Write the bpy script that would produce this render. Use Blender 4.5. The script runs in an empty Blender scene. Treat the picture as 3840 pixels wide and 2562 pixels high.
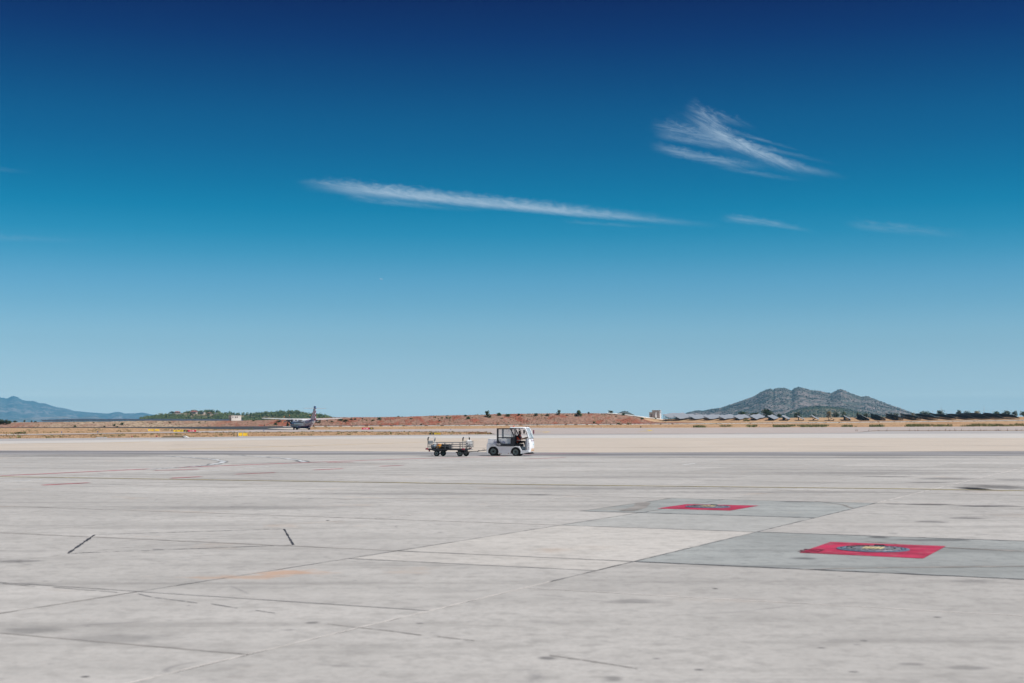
import bpy, bmesh, math, random
from mathutils import Vector, Matrix, noise as mnoise

R = math.radians
scene = bpy.context.scene
COL = scene.collection

# ---------------------------------------------------------------- camera
F_PX, HORIZON, CAM_H = 5333.0, 1588.0, 2.12      # 50 mm lens on a 3840 px wide frame
PITCH = math.atan((HORIZON - 1281.0) / F_PX)
cam_data = bpy.data.cameras.new('camera')
cam_data.sensor_width = 36.0
cam_data.lens = F_PX / 3840.0 * 36.0
cam_data.clip_start = 0.1
cam_data.clip_end = 90000.0
cam_data.dof.use_dof = True
cam_data.dof.focus_distance = 140.0
cam_data.dof.aperture_fstop = 2.4
camera = bpy.data.objects.new('camera', cam_data)
COL.objects.link(camera)
camera.location = (0.0, 0.0, CAM_H)
camera.rotation_euler = (R(90) + PITCH, 0.0, 0.0)
scene.camera = camera

# ---------------------------------------------------------------- sun direction
SUN_AZ, SUN_EL = R(111.0), R(55.0)                 # clockwise from the view direction, above the horizon
sun_dir = Vector((math.sin(SUN_AZ) * math.cos(SUN_EL), math.cos(SUN_AZ) * math.cos(SUN_EL), math.sin(SUN_EL)))

# ---------------------------------------------------------------- world
world = bpy.data.worlds.new('World')
scene.world = world
world.use_nodes = True
wt = world.node_tree
for n in list(wt.nodes):
    wt.nodes.remove(n)


class NT:
    """small helper for writing node graphs"""
    def __init__(self, tree):
        self.t = tree

    def node(self, typ, **kw):
        n = self.t.nodes.new(typ)
        for k, v in kw.items():
            if k == 'inp':
                for kk, vv in v.items():
                    if isinstance(vv, bpy.types.NodeSocket):
                        self.t.links.new(vv, n.inputs[kk])
                    else:
                        n.inputs[kk].default_value = vv
            else:
                setattr(n, k, v)
        return n

    def math(self, op, a, b=None, c=None, clamp=False):
        n = self.node('ShaderNodeMath', operation=op, use_clamp=clamp)
        for i, v in enumerate((a, b, c)):
            if v is None:
                continue
            if isinstance(v, bpy.types.NodeSocket):
                self.t.links.new(v, n.inputs[i])
            else:
                n.inputs[i].default_value = v
        return n.outputs[0]

    def rng(self, v, a, b, c=0.0, d=1.0, smooth=True):
        n = self.node('ShaderNodeMapRange', interpolation_type='SMOOTHSTEP' if smooth else 'LINEAR')
        n.clamp = True
        self.t.links.new(v, n.inputs['Value'])
        for k, x in zip(('From Min', 'From Max', 'To Min', 'To Max'), (a, b, c, d)):
            if isinstance(x, bpy.types.NodeSocket):
                self.t.links.new(x, n.inputs[k])
            else:
                n.inputs[k].default_value = x
        return n.outputs['Result']

    def mix(self, fac, a, b, blend='MIX'):
        n = self.node('ShaderNodeMix', data_type='RGBA', blend_type=blend)
        for s, v in ((n.inputs[0], fac), (n.inputs[6], a), (n.inputs[7], b)):
            if isinstance(v, bpy.types.NodeSocket):
                self.t.links.new(v, s)
            elif isinstance(v, (int, float)):
                s.default_value = v
            else:
                s.default_value = tuple(v) + (1.0,) if len(v) == 3 else v
        return n.outputs[2]

    def ramp(self, fac, stops, interp='LINEAR'):
        n = self.node('ShaderNodeValToRGB')
        n.color_ramp.interpolation = interp
        e = n.color_ramp.elements
        while len(e) < len(stops):
            e.new(0.5)
        for el, (p, c) in zip(e, stops):
            el.position = p
            el.color = tuple(c) + (1.0,) if len(c) == 3 else c
        self.t.links.new(fac, n.inputs[0])
        return n.outputs[0]

    def noise(self, vec, scale, detail=4.0, rough=0.55, dist=0.0, dims='3D'):
        n = self.node('ShaderNodeTexNoise', noise_dimensions=dims)
        if vec is not None:
            self.t.links.new(vec, n.inputs['Vector'])
        n.inputs['Scale'].default_value = scale
        n.inputs['Detail'].default_value = detail
        n.inputs['Roughness'].default_value = rough
        n.inputs['Distortion'].default_value = dist
        return n.outputs['Fac']

    def combine(self, x, y, z):
        n = self.node('ShaderNodeCombineXYZ')
        for i, v in enumerate((x, y, z)):
            if isinstance(v, bpy.types.NodeSocket):
                self.t.links.new(v, n.inputs[i])
            else:
                n.inputs[i].default_value = v
        return n.outputs[0]


W = NT(wt)
w_out = W.node('ShaderNodeOutputWorld')
w_bg = W.node('ShaderNodeBackground', inp={'Strength': 0.1})
wt.links.new(w_bg.outputs[0], w_out.inputs['Surface'])
sky = W.node('ShaderNodeTexSky', sky_type='NISHITA')
sky.sun_disc = False
sky.sun_elevation = SUN_EL
sky.sun_rotation = SUN_AZ                          # checked: 0 = +Y, clockwise seen from above
sky.altitude = 90.0
sky.air_density = 1.0
sky.dust_density = 0.6
sky.ozone_density = 2.0
w_tc = W.node('ShaderNodeTexCoord')
w_sep = W.node('ShaderNodeSeparateXYZ')
wt.links.new(w_tc.outputs['Generated'], w_sep.inputs[0])
dx, dy, dz = w_sep.outputs
# deep polarised blue of the upper air: the sky colour falls off with height, the same all the way round
grade = W.ramp(W.math('MULTIPLY', dz, 2.5, clamp=True), [
    (0.0047, (2.2977, 2.5619, 3.0132)), (0.0131, (2.1093, 2.3499, 2.7715)), (0.0224, (2.0283, 2.2571, 2.6596)),
    (0.0318, (1.9373, 2.1379, 2.5079)), (0.0383, (1.8674, 2.0425, 2.3692)), (0.043, (1.882, 2.0408, 2.3501)),
    (0.0477, (1.6986, 1.8734, 2.1943)), (0.0533, (1.417, 1.5887, 1.9018)), (0.0599, (1.2315, 1.4149, 1.7343)),
    (0.0674, (1.0778, 1.2692, 1.5892)), (0.0763, (0.9455, 1.1322, 1.425)), (0.088, (0.8344, 1.0182, 1.291)),
    (0.102, (0.737, 0.929, 1.1823)), (0.1207, (0.6406, 0.8391, 1.0632)), (0.1395, (0.5759, 0.7804, 0.9764)),
    (0.1582, (0.5324, 0.7534, 0.9365)), (0.2049, (0.3767, 0.6567, 0.8326)), (0.2516, (0.2576, 0.5903, 0.77)),
    (0.2934, (0.1292, 0.5193, 0.6906)), (0.3304, (0.0459, 0.4574, 0.626)), (0.3719, (0.0055, 0.3922, 0.5583)),
    (0.4131, (0.0, 0.3279, 0.4959)), (0.445, (0.0, 0.2846, 0.4574)), (0.4768, (0.0, 0.244, 0.4194)),
    (0.5262, (0.0, 0.1991, 0.373)), (0.5928, (0.0, 0.1222, 0.2971)), (0.6583, (0.0, 0.0539, 0.2304)),
    (0.7218, (0.0, 0.0126, 0.1645)), (1.0, (0.0, 0.0095, 0.1234))])
sky_col = W.mix(1.0, sky.outputs[0], grade, 'MULTIPLY')

# cirrus: azimuth / elevation in degrees, streaky ice cloud laid along a few strokes
az = W.math('MULTIPLY', W.math('ARCTAN2', dx, dy), 57.29578)
el = W.math('MULTIPLY', W.math('ARCSINE', dz), 57.29578)


def sky_deg(px, py):
    a = (px - 1920.0) / F_PX
    b = -(py - 1281.0) / F_PX
    d = Vector((a, math.cos(PITCH) - b * math.sin(PITCH), math.sin(PITCH) + b * math.cos(PITCH))).normalized()
    return math.degrees(math.atan2(d.x, d.y)), math.degrees(math.asin(d.z))


cloud_sum = None
# two shared streak fields: ice falls out along the wind, down to the right
WIND = R(-11.0)
wa = W.math('ADD', W.math('MULTIPLY', az, math.cos(WIND)), W.math('MULTIPLY', el, math.sin(WIND)))
wb = W.math('SUBTRACT', W.math('MULTIPLY', el, math.cos(WIND)), W.math('MULTIPLY', az, math.sin(WIND)))
N_PUFF = W.math('SUBTRACT', W.noise(W.combine(W.math('MULTIPLY', wa, 1.0), W.math('MULTIPLY', wb, 2.0), 3.1), 2.6, 6, 0.62, 0.6), 0.5)
N_STRK = W.noise(W.combine(W.math('MULTIPLY', wa, 0.5), W.math('MULTIPLY', wb, 4.5), 8.4), 1.6, 7, 0.68, 1.1)
N_STRK = W.rng(N_STRK, 0.33, 0.64, 0.12, 1.0)
WIND2 = R(-27.0)
wc = W.math('ADD', W.math('MULTIPLY', az, math.cos(WIND2)), W.math('MULTIPLY', el, math.sin(WIND2)))
wd = W.math('SUBTRACT', W.math('MULTIPLY', el, math.cos(WIND2)), W.math('MULTIPLY', az, math.sin(WIND2)))
N_FEAT = W.noise(W.combine(W.math('MULTIPLY', wc, 0.42), W.math('MULTIPLY', wd, 3.4), 1.7), 1.5, 7, 0.66, 1.2)
N_FEAT = W.rng(N_FEAT, 0.34, 0.66, 0.10, 1.0)


def stroke(p0, p1, w0, w1, dens, bend=0.0, streak=6.0, soft=0.45, seed=0.0, below=1.0, puff=0.35, fibre=0.8, fld=None):
    """one feather of cirrus from p0 to p1 (frame pixels -> sky angles); w0/w1 half widths in degrees"""
    global cloud_sum
    a0, e0 = sky_deg(*p0)
    a1, e1 = sky_deg(*p1)
    L = math.hypot(a1 - a0, e1 - e0)
    ux, uy = (a1 - a0) / L, (e1 - e0) / L
    s = W.math('MULTIPLY_ADD', az, ux / L, W.math('MULTIPLY_ADD', el, uy / L, -(a0 * ux + e0 * uy) / L))
    t = W.math('MULTIPLY_ADD', az, -uy, W.math('MULTIPLY_ADD', el, ux, a0 * uy - e0 * ux))
    if bend:
        t = W.math('MULTIPLY_ADD', W.math('MULTIPLY', s, W.math('SUBTRACT', 1.0, s)), -bend * 4, t)
    width = W.math('MAXIMUM', W.math('MULTIPLY_ADD', s, w1 - w0, w0), min(w0, w1) * 0.5)
    q0 = W.math('DIVIDE', t, width)
    q = W.math('MULTIPLY_ADD', N_PUFF, puff * 6, q0)
    qb = W.math('MULTIPLY_ADD', N_PUFF, puff * 2, q0)
    prof = W.math('MULTIPLY', W.rng(q, -0.1, 1.0, 1.0, 0.0), W.rng(qb, -below, 0.15, 0.0, 1.0))
    ends = W.math('MULTIPLY', W.rng(s, 0.0, soft * 0.5, 0.0, 1.0), W.rng(s, 1.0 - soft, 1.0, 1.0, 0.0))
    fib = W.math('MULTIPLY_ADD', fld or N_STRK, dens * fibre, dens * (1.0 - fibre))
    m = W.math('MULTIPLY', W.math('MULTIPLY', prof, ends), fib)
    cloud_sum = m if cloud_sum is None else W.math('MULTIPLY_ADD', W.math('SUBTRACT', 1.0, cloud_sum), m, cloud_sum)


# long contrail-like bank
stroke((1100, 688), (2740, 850), 0.30, 0.16, 0.74, bend=0.05, soft=0.45, below=1.1, puff=0.22, fibre=0.35)
stroke((1150, 680), (2560, 824), 0.36, 0.24, 0.46, bend=0.05, soft=0.45, below=0.8, puff=0.26, fibre=0.35)
stroke((1090, 680), (1620, 724), 0.16, 0.26, 0.28, bend=0.05, soft=0.6, below=0.8, puff=0.30, fibre=0.9)
stroke((1270, 728), (1680, 772), 0.24, 0.12, 0.22, bend=-0.10, soft=0.5)
stroke((1500, 765), (1900, 790), 0.16, 0.10, 0.10, bend=-0.05, soft=0.6)
stroke((2080, 826), (2520, 858), 0.14, 0.08, 0.12, soft=0.6)
# the feathered cloud
stroke((2480, 430), (3120, 672), 0.70, 0.34, 0.10, bend=-0.15, soft=0.5, puff=0.25, fibre=0.7, fld=N_FEAT)
stroke((2550, 405), (3060, 668), 0.50, 0.22, 0.44, bend=-0.16, soft=0.5, puff=0.30, fibre=0.85, fld=N_FEAT)
stroke((2590, 440), (3200, 670), 0.44, 0.16, 0.58, bend=-0.34, soft=0.55, puff=0.22, fibre=0.6, fld=N_FEAT)
stroke((2430, 465), (2800, 560), 0.38, 0.26, 0.40, bend=0.10, soft=0.55, puff=0.32, fibre=0.85)
stroke((2440, 500), (2820, 560), 0.22, 0.22, 0.30, bend=-0.04, soft=0.5, puff=0.25, fibre=0.6)
stroke((2425, 540), (2920, 630), 0.30, 0.24, 0.40, bend=-0.12, soft=0.5, puff=0.26, fibre=0.7)
stroke((2572, 380), (2760, 530), 0.32, 0.34, 0.30, bend=0.1, soft=0.55, puff=0.35, fibre=0.85, fld=N_FEAT)
stroke((2600, 415), (2850, 485), 0.34, 0.20, 0.22, bend=0.05, soft=0.6, puff=0.4, fibre=0.9, fld=N_FEAT)
stroke((2690, 478), (3040, 575), 0.14, 0.06, 0.28, soft=0.75)
stroke((2700, 515), (3160, 622), 0.17, 0.08, 0.28, soft=0.75)
stroke((2640, 606), (3060, 680), 0.20, 0.10, 0.16, bend=-0.1, soft=0.6)
# thin ends further right and at the left edge
stroke((2690, 816), (3070, 874), 0.28, 0.12, 0.30, bend=0.10, soft=0.5, puff=0.25)
stroke((3150, 838), (3660, 885), 0.32, 0.24, 0.15, bend=0.02, soft=0.5)
stroke((-300, 605), (150, 650), 0.22, 0.10, 0.13, soft=0.5)
stroke((-300, 880), (440, 905), 0.26, 0.12, 0.09, soft=0.6)
cloud_col = (3.7, 4.7, 5.7, 1.0)
sky_final = W.mix(W.math('MINIMUM', cloud_sum, 1.0), sky_col, cloud_col)
wt.links.new(sky_final, w_bg.inputs['Color'])

# ---------------------------------------------------------------- sun lamp
sun_data = bpy.data.lights.new('sun', 'SUN')
sun_data.energy = 4.2
sun_data.angle = R(0.53)
sun_data.color = (1.0, 0.97, 0.935)
sun = bpy.data.objects.new('sun', sun_data)
COL.objects.link(sun)
sun.location = (300, 40, 400)
sun.rotation_euler = (-sun_dir).to_track_quat('-Z', 'Y').to_euler()

# ---------------------------------------------------------------- exposure
vs = scene.view_settings
vs.view_transform = 'Standard'
vs.look = 'None'
vs.gamma = 1.0
vs.use_curve_mapping = False
vs.exposure = 0.35
scene.cycles.max_bounces = 6
scene.cycles.volume_bounces = 0
scene.cycles.transparent_max_bounces = 12
scene.cycles.use_denoising = True

# ================================================================ helpers
import numpy as np


def ray(px, py):
    a = (px - 1920.0) / F_PX
    b = -(py - 1281.0) / F_PX
    y = math.cos(PITCH) - b * math.sin(PITCH)
    return a / y, (math.sin(PITCH) + b * math.cos(PITCH)) / y     # x per metre of depth, z per metre of depth


def on_depth(px, py, Y):
    a, b = ray(px, py)
    return Vector((a * Y, Y, CAM_H + b * Y))


def lerp_tab(tab, v):
    if v <= tab[0][0]:
        return tab[0][1]
    for (a, fa), (b, fb) in zip(tab, tab[1:]):
        if v <= b:
            return fa + (fb - fa) * (v - a) / (b - a)
    return tab[-1][1]


def sstep(t):
    t = min(1.0, max(0.0, t))
    return t * t * (3 - 2 * t)


def z_at(px, py, Y):
    return CAM_H + ray(px, py)[1] * Y


def tab_u(pts, Y):
    out = []
    for px, py in pts:
        out.append((ray(px, 1588)[0], z_at(px, py, Y)))
    return out


# lie of the land: flat airfield, rising towards a cut bank 700 m out, a plateau behind it
ROAD_Z = tab_u([(-1500, 1606), (0, 1604), (640, 1602), (1240, 1597.5), (1800, 1594.5), (2400, 1590), (3000, 1585), (3840, 1576), (5200, 1572)], 700)
TOP_Z = tab_u([(-1500, 1590), (0, 1588), (150, 1583.5), (400, 1581.5), (570, 1578.5), (900, 1578), (1060, 1574), (1240, 1566.5), (1530, 1563.5),
               (1640, 1558.5), (1800, 1556), (1900, 1553), (2000, 1551), (2150, 1550), (2280, 1550.5), (2350, 1556), (2420, 1566), (2500, 1574),
               (2600, 1573), (3000, 1569), (3840, 1563), (5200, 1560)], 724)
TOP_FAR = tab_u([(2420, 1566), (2500, 1572), (2600, 1569), (3000, 1566), (3840, 1562), (5200, 1560)], 900)
Y_ROAD = 700.0


def zg(x, Y):
    if Y < 470:
        return 0.0
    u = x / Y
    zr = lerp_tab(ROAD_Z, u)
    if Y <= Y_ROAD + 6:
        return zr * sstep((Y - 470) / (Y_ROAD - 470))
    k = sstep((u - 0.088) / 0.03)
    yt = 724 + 176 * k
    zt = lerp_tab(TOP_Z, u) * (1 - k) + lerp_tab(TOP_FAR, u) * k
    if Y <= yt:
        s = (Y - Y_ROAD - 6) / (yt - Y_ROAD - 6)
        return zr + (zt - zr) * (s ** (0.85 - k * (0.42 - 0.50 * sstep((u - 0.12) / 0.14))))
    z = zt + 0.9 * (min(Y, 1650) - yt) / 900.0
    if Y > 1750:
        z = z + (0.0 - z) * sstep((Y - 1750) / 900.0)
    return z


def at(px, py, lift=0.0):
    """where the line of sight through a frame pixel meets the ground"""
    a, b = ray(px, py)
    if b < 0:
        Y = -CAM_H / b
        if Y < 460:
            return Vector((a * Y, Y, lift))
    Y = 440.0
    while Y < 1700:
        if CAM_H + b * Y <= zg(a * Y, Y):
            lo, hi = Y - 2.0, Y
            for _ in range(14):
                m = (lo + hi) / 2
                if CAM_H + b * m <= zg(a * m, m):
                    hi = m
                else:
                    lo = m
            return Vector((a * hi, hi, zg(a * hi, hi) + lift))
        Y += 2.0
    Y = 760.0
    return Vector((a * Y, Y, zg(a * Y, Y) + lift))


# ---------------------------------------------------------------- mesh builder
class MB:
    def __init__(self):
        self.v, self.f = [], []

    def add(self, vs, fs):
        o = len(self.v)
        self.v += [tuple(p) for p in vs]
        self.f += [tuple(i + o for i in f) for f in fs]
        return self

    def box(self, x0, x1, y0, y1, z0, z1, M=None):
        vs = [Vector((x, y, z)) for x in (x0, x1) for y in (y0, y1) for z in (z0, z1)]
        if M is not None:
            vs = [M @ p for p in vs]
        return self.add(vs, [(0, 1, 3, 2), (4, 6, 7, 5), (0, 4, 5, 1), (2, 3, 7, 6), (0, 2, 6, 4), (1, 5, 7, 3)])

    def rbox(self, x0, x1, y0, y1, z0, z1, b=0.02, M=None):
        """box with chamfered edges"""
        b = min(b, (x1 - x0) * .45, (y1 - y0) * .45, (z1 - z0) * .45)
        bm = bmesh.new()
        bmesh.ops.create_cube(bm, size=1.0)
        for p in bm.verts:
            p.co = Vector(((x0 + x1) / 2 + p.co.x * (x1 - x0), (y0 + y1) / 2 + p.co.y * (y1 - y0), (z0 + z1) / 2 + p.co.z * (z1 - z0)))
        bmesh.ops.bevel(bm, geom=bm.edges[:], offset=b, segments=2, affect='EDGES', profile=0.5)
        bm.verts.index_update()
        vs = [(M @ p.co if M is not None else p.co.copy()) for p in bm.verts]
        fs = [[p.index for p in f.verts] for f in bm.faces]
        bm.free()
        return self.add(vs, fs)

    def cyl(self, p0, p1, r0, r1=None, n=12, caps=True):
        r1 = r0 if r1 is None else r1
        p0, p1 = Vector(p0), Vector(p1)
        d = (p1 - p0).normalized()
        a = d.orthogonal().normalized()
        b = d.cross(a)
        vs = []
        for p, r in ((p0, r0), (p1, r1)):
            for i in range(n):
                t = 2 * math.pi * i / n
                vs.append(p + a * (r * math.cos(t)) + b * (r * math.sin(t)))
        fs = [(i, (i + 1) % n, n + (i + 1) % n, n + i) for i in range(n)]
        if caps:
            fs += [tuple(range(n))[::-1], tuple(range(n, 2 * n))]
        return self.add(vs, fs)

    def tube(self, pts, r, n=8):
        pts = [Vector(p) for p in pts]
        rs = r if isinstance(r, (list, tuple)) else [r] * len(pts)
        vs, fs = [], []
        a = None
        for k, p in enumerate(pts):
            d = (pts[min(k + 1, len(pts) - 1)] - pts[max(k - 1, 0)]).normalized()
            a = d.orthogonal().normalized() if a is None else (a - d * a.dot(d)).normalized()
            b = d.cross(a)
            for i in range(n):
                t = 2 * math.pi * i / n
                vs.append(p + a * (rs[k] * math.cos(t)) + b * (rs[k] * math.sin(t)))
        for k in range(len(pts) - 1):
            for i in range(n):
                fs.append((k * n + i, k * n + (i + 1) % n, (k + 1) * n + (i + 1) % n, (k + 1) * n + i))
        fs += [tuple(range(n))[::-1], tuple(range((len(pts) - 1) * n, len(pts) * n))]
        return self.add(vs, fs)

    def lathe(self, prof, origin, axis, n=24, caps=True):
        """prof = [(distance along axis, radius)...]"""
        o, d = Vector(origin), Vector(axis).normalized()
        a = d.orthogonal().normalized()
        b = d.cross(a)
        vs, fs = [], []
        for h, r in prof:
            for i in range(n):
                t = 2 * math.pi * i / n
                vs.append(o + d * h + a * (r * math.cos(t)) + b * (r * math.sin(t)))
        for k in range(len(prof) - 1):
            for i in range(n):
                fs.append((k * n + i, k * n + (i + 1) % n, (k + 1) * n + (i + 1) % n, (k + 1) * n + i))
        if caps:
            fs += [tuple(range(n))[::-1], tuple(range((len(prof) - 1) * n, len(prof) * n))]
        return self.add(vs, fs)

    def prism(self, poly, y0, y1):
        """polygon in x,z swept along y"""
        n = len(poly)
        vs = [(x, y0, z) for x, z in poly] + [(x, y1, z) for x, z in poly]
        fs = [tuple(range(n)), tuple(range(n, 2 * n))[::-1]] + [(i + n, (i + 1) % n + n, (i + 1) % n, i) for i in range(n)]
        return self.add(vs, fs)

    def build(self, name, mat, parent=None, smooth=False, bevel=0.0, fix=True):
        me = bpy.data.meshes.new(name)
        me.from_pydata(self.v, [], self.f)
        if fix or bevel:
            bm = bmesh.new()
            bm.from_mesh(me)
            bmesh.ops.recalc_face_normals(bm, faces=bm.faces)
            bm.to_mesh(me)
            bm.free()
        me.materials.append(mat)
        o = bpy.data.objects.new(name, me)
        COL.objects.link(o)
        if smooth:
            for p in me.polygons:
                p.use_smooth = True
            try:
                me.set_sharp_from_angle(angle=R(35))
            except Exception:
                pass
        if bevel:
            m = o.modifiers.new('bevel', 'BEVEL')
            m.width = bevel
            m.segments = 2
            m.limit_method = 'ANGLE'
            m.angle_limit = R(40)
        if parent is not None:
            o.parent = parent
        return o


def tag(o, label=None, cat=None, group=None, kind=None):
    if label:
        o['label'] = label
    if cat:
        o['category'] = cat
    if group:
        o['group'] = group
    if kind:
        o['kind'] = kind
    return o


def empty(name, loc, rz=0.0, label=None, cat=None, group=None):
    o = bpy.data.objects.new(name, None)
    COL.objects.link(o)
    o.empty_display_size = 0.3
    o.location = loc
    o.rotation_euler = (0, 0, rz)
    return tag(o, label, cat, group)


def inst(name, mesh, parent=None, loc=(0, 0, 0), rot=(0, 0, 0), scale=(1, 1, 1)):
    o = bpy.data.objects.new(name, mesh)
    COL.objects.link(o)
    o.parent = parent
    o.location, o.rotation_euler, o.scale = loc, rot, scale
    return o


def raw_mesh(name, verts, quads, mat):
    """fast mesh from numpy arrays: verts (n,3), quads (m,4)"""
    me = bpy.data.meshes.new(name)
    n, m = len(verts), len(quads)
    k = quads.shape[1]
    me.vertices.add(n)
    me.vertices.foreach_set('co', np.asarray(verts, dtype=np.float32).ravel())
    me.loops.add(m * k)
    me.loops.foreach_set('vertex_index', np.asarray(quads, dtype=np.int32).ravel())
    me.polygons.add(m)
    me.polygons.foreach_set('loop_start', np.arange(0, m * k, k, dtype=np.int32))
    me.update(calc_edges=True)
    me.validate()
    me.materials.append(mat)
    return me


def link(name, me, parent=None):
    o = bpy.data.objects.new(name, me)
    COL.objects.link(o)
    o.parent = parent
    return o


def text_mesh(s, size, mat, name, parent, M, shear=0.0, extrude=0.002, align='LEFT', squeeze=1.0, bold=0.0):
    cu = bpy.data.curves.new(name, 'FONT')
    cu.body = s
    cu.size = size
    cu.shear = shear
    cu.align_x = align
    cu.extrude = extrude
    cu.offset = bold
    cu.resolution_u = 3
    tmp = bpy.data.objects.new(name, cu)
    COL.objects.link(tmp)
    bpy.context.view_layer.update()
    me = bpy.data.meshes.new_from_object(tmp.evaluated_get(bpy.context.evaluated_depsgraph_get()))
    bpy.data.objects.remove(tmp)
    bpy.data.curves.remove(cu)
    me.name = name
    me.transform(Matrix.Diagonal((squeeze, 1, 1, 1)))
    me.transform(M)
    me.materials.clear()
    me.materials.append(mat)
    return link(name, me, parent)


# ---------------------------------------------------------------- materials
MATS = {}


def new_mat(name):
    m = bpy.data.materials.new(name)
    m.use_nodes = True
    t = m.node_tree
    b = t.nodes['Principled BSDF']
    MATS[name] = m
    return m, NT(t), b


def pmat(name, col, rough=0.6, metal=0.0, var=0.12, scale=3.0, bump=0.0, coat=0.0, dirt=None, dirt_amt=0.0, spec=0.5):
    """plain paint / plastic / metal with slight uneven tone, optional dirt"""
    m, N, b = new_mat(name)
    tc = N.node('ShaderNodeTexCoord')
    n = N.noise(tc.outputs['Object'], scale, 5, 0.6)
    lo = tuple(c * (1 - var) for c in col)
    hi = tuple(min(1.0, c * (1 + var)) for c in col)
    c = N.mix(N.rng(n, 0.3, 0.7), lo, hi)
    if dirt:
        n2 = N.noise(tc.outputs['Object'], scale * 2.3, 6, 0.65)
        c = N.mix(N.math('MULTIPLY', N.rng(n2, 0.5, 0.75), dirt_amt), c, dirt)
    N.t.links.new(c, b.inputs['Base Color'])
    b.inputs['Roughness'].default_value = rough
    b.inputs['Metallic'].default_value = metal
    b.inputs['Specular IOR Level'].default_value = spec
    if coat:
        b.inputs['Coat Weight'].default_value = coat
        b.inputs['Coat Roughness'].default_value = 0.15
    if bump:
        bp = N.node('ShaderNodeBump', inp={'Strength': bump, 'Distance': 0.02})
        N.t.links.new(N.noise(tc.outputs['Object'], scale * 12, 4, 0.6), bp.inputs['Height'])
        N.t.links.new(bp.outputs[0], b.inputs['Normal'])
    return m


def glass_mat(name, tint, alpha, rough=0.05):
    m, N, b = new_mat(name)
    b.inputs['Base Color'].default_value = tint + (1,)
    b.inputs['Roughness'].default_value = rough
    b.inputs['Alpha'].default_value = alpha
    b.inputs['Specular IOR Level'].default_value = 0.6
    return m


def leaf_mat(name, dark, light, scale=0.5):
    m, N, b = new_mat(name)
    g = N.node('ShaderNodeNewGeometry')
    oi = N.node('ShaderNodeObjectInfo')
    n = N.noise(g.outputs['Position'], scale, 3, 0.6)
    c = N.mix(N.rng(n, 0.3, 0.7), dark, light)
    hs = N.node('ShaderNodeHueSaturation')
    N.t.links.new(c, hs.inputs['Color'])
    N.t.links.new(N.rng(oi.outputs['Random'], 0, 1, 0.75, 1.2, smooth=False), hs.inputs['Value'])
    N.t.links.new(N.rng(oi.outputs['Random'], 0, 1, 0.485, 0.51, smooth=False), hs.inputs['Hue'])
    N.t.links.new(hs.outputs[0], b.inputs['Base Color'])
    b.inputs['Roughness'].default_value = 0.7
    b.inputs['Specular IOR Level'].default_value = 0.2
    return m


ORD = ['first', 'second', 'third', 'fourth', 'fifth', 'sixth', 'seventh', 'eighth', 'ninth', 'tenth', 'eleventh', 'twelfth', 'thirteenth',
       'fourteenth', 'fifteenth', 'sixteenth', 'seventeenth', 'eighteenth', 'nineteenth', 'twentieth', 'twenty-first', 'twenty-second',
       'twenty-third', 'twenty-fourth', 'twenty-fifth', 'twenty-sixth', 'twenty-seventh', 'twenty-eighth', 'twenty-ninth', 'thirtieth']
rnd = random.Random(7)

# ================================================================ ground, pavements
def pos_node(N):
    g = N.node('ShaderNodeNewGeometry')
    return g.outputs['Position']


def dry_grass_mat():
    m, N, b = new_mat('dry_grass')
    p = pos_node(N)
    n1 = N.noise(p, 0.05, 6, 0.62)
    n2 = N.noise(p, 0.6, 5, 0.65)
    n3 = N.noise(p, 0.018, 3, 0.5)
    c = N.mix(N.rng(n1, 0.3, 0.7), (0.36, 0.215, 0.115), (0.50, 0.345, 0.21))
    c = N.mix(N.math('MULTIPLY', N.rng(n2, 0.52, 0.72), 0.55), c, (0.21, 0.125, 0.06))
    c = N.mix(N.math('MULTIPLY', N.rng(n3, 0.52, 0.66), 0.35), c, (0.30, 0.14, 0.08))
    c = N.mix(N.math('MULTIPLY', N.rng(N.noise(p, 0.11, 4, 0.6), 0.6, 0.7), 0.5), c, (0.16, 0.16, 0.06))
    N.t.links.new(c, b.inputs['Base Color'])
    b.inputs['Roughness'].default_value = 0.95
    b.inputs['Specular IOR Level'].default_value = 0.1
    bp = N.node('ShaderNodeBump', inp={'Strength': 0.6, 'Distance': 0.2})
    N.t.links.new(n2, bp.inputs['Height'])
    N.t.links.new(bp.outputs[0], b.inputs['Normal'])
    return m


def gauss_mask(N, p, c, rx, ry, ang, wob, nz):
    """soft elliptical stain on the ground, its outline broken by noise"""
    sp = N.node('ShaderNodeSeparateXYZ')
    N.t.links.new(p, sp.inputs[0])
    ca, sa = math.cos(ang), math.sin(ang)
    X = N.math('MULTIPLY_ADD', sp.outputs[0], ca / rx, N.math('MULTIPLY_ADD', sp.outputs[1], sa / rx, -(c[0] * ca + c[1] * sa) / rx))
    Yy = N.math('MULTIPLY_ADD', sp.outputs[0], -sa / ry, N.math('MULTIPLY_ADD', sp.outputs[1], ca / ry, (c[0] * sa - c[1] * ca) / ry))
    d = N.math('SQRT', N.math('ADD', N.math('MULTIPLY', X, X), N.math('MULTIPLY', Yy, Yy)))
    d = N.math('MULTIPLY_ADD', N.math('SUBTRACT', nz, 0.5), wob, d)
    return N.rng(d, 0.35, 1.1, 1.0, 0.0)


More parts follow.
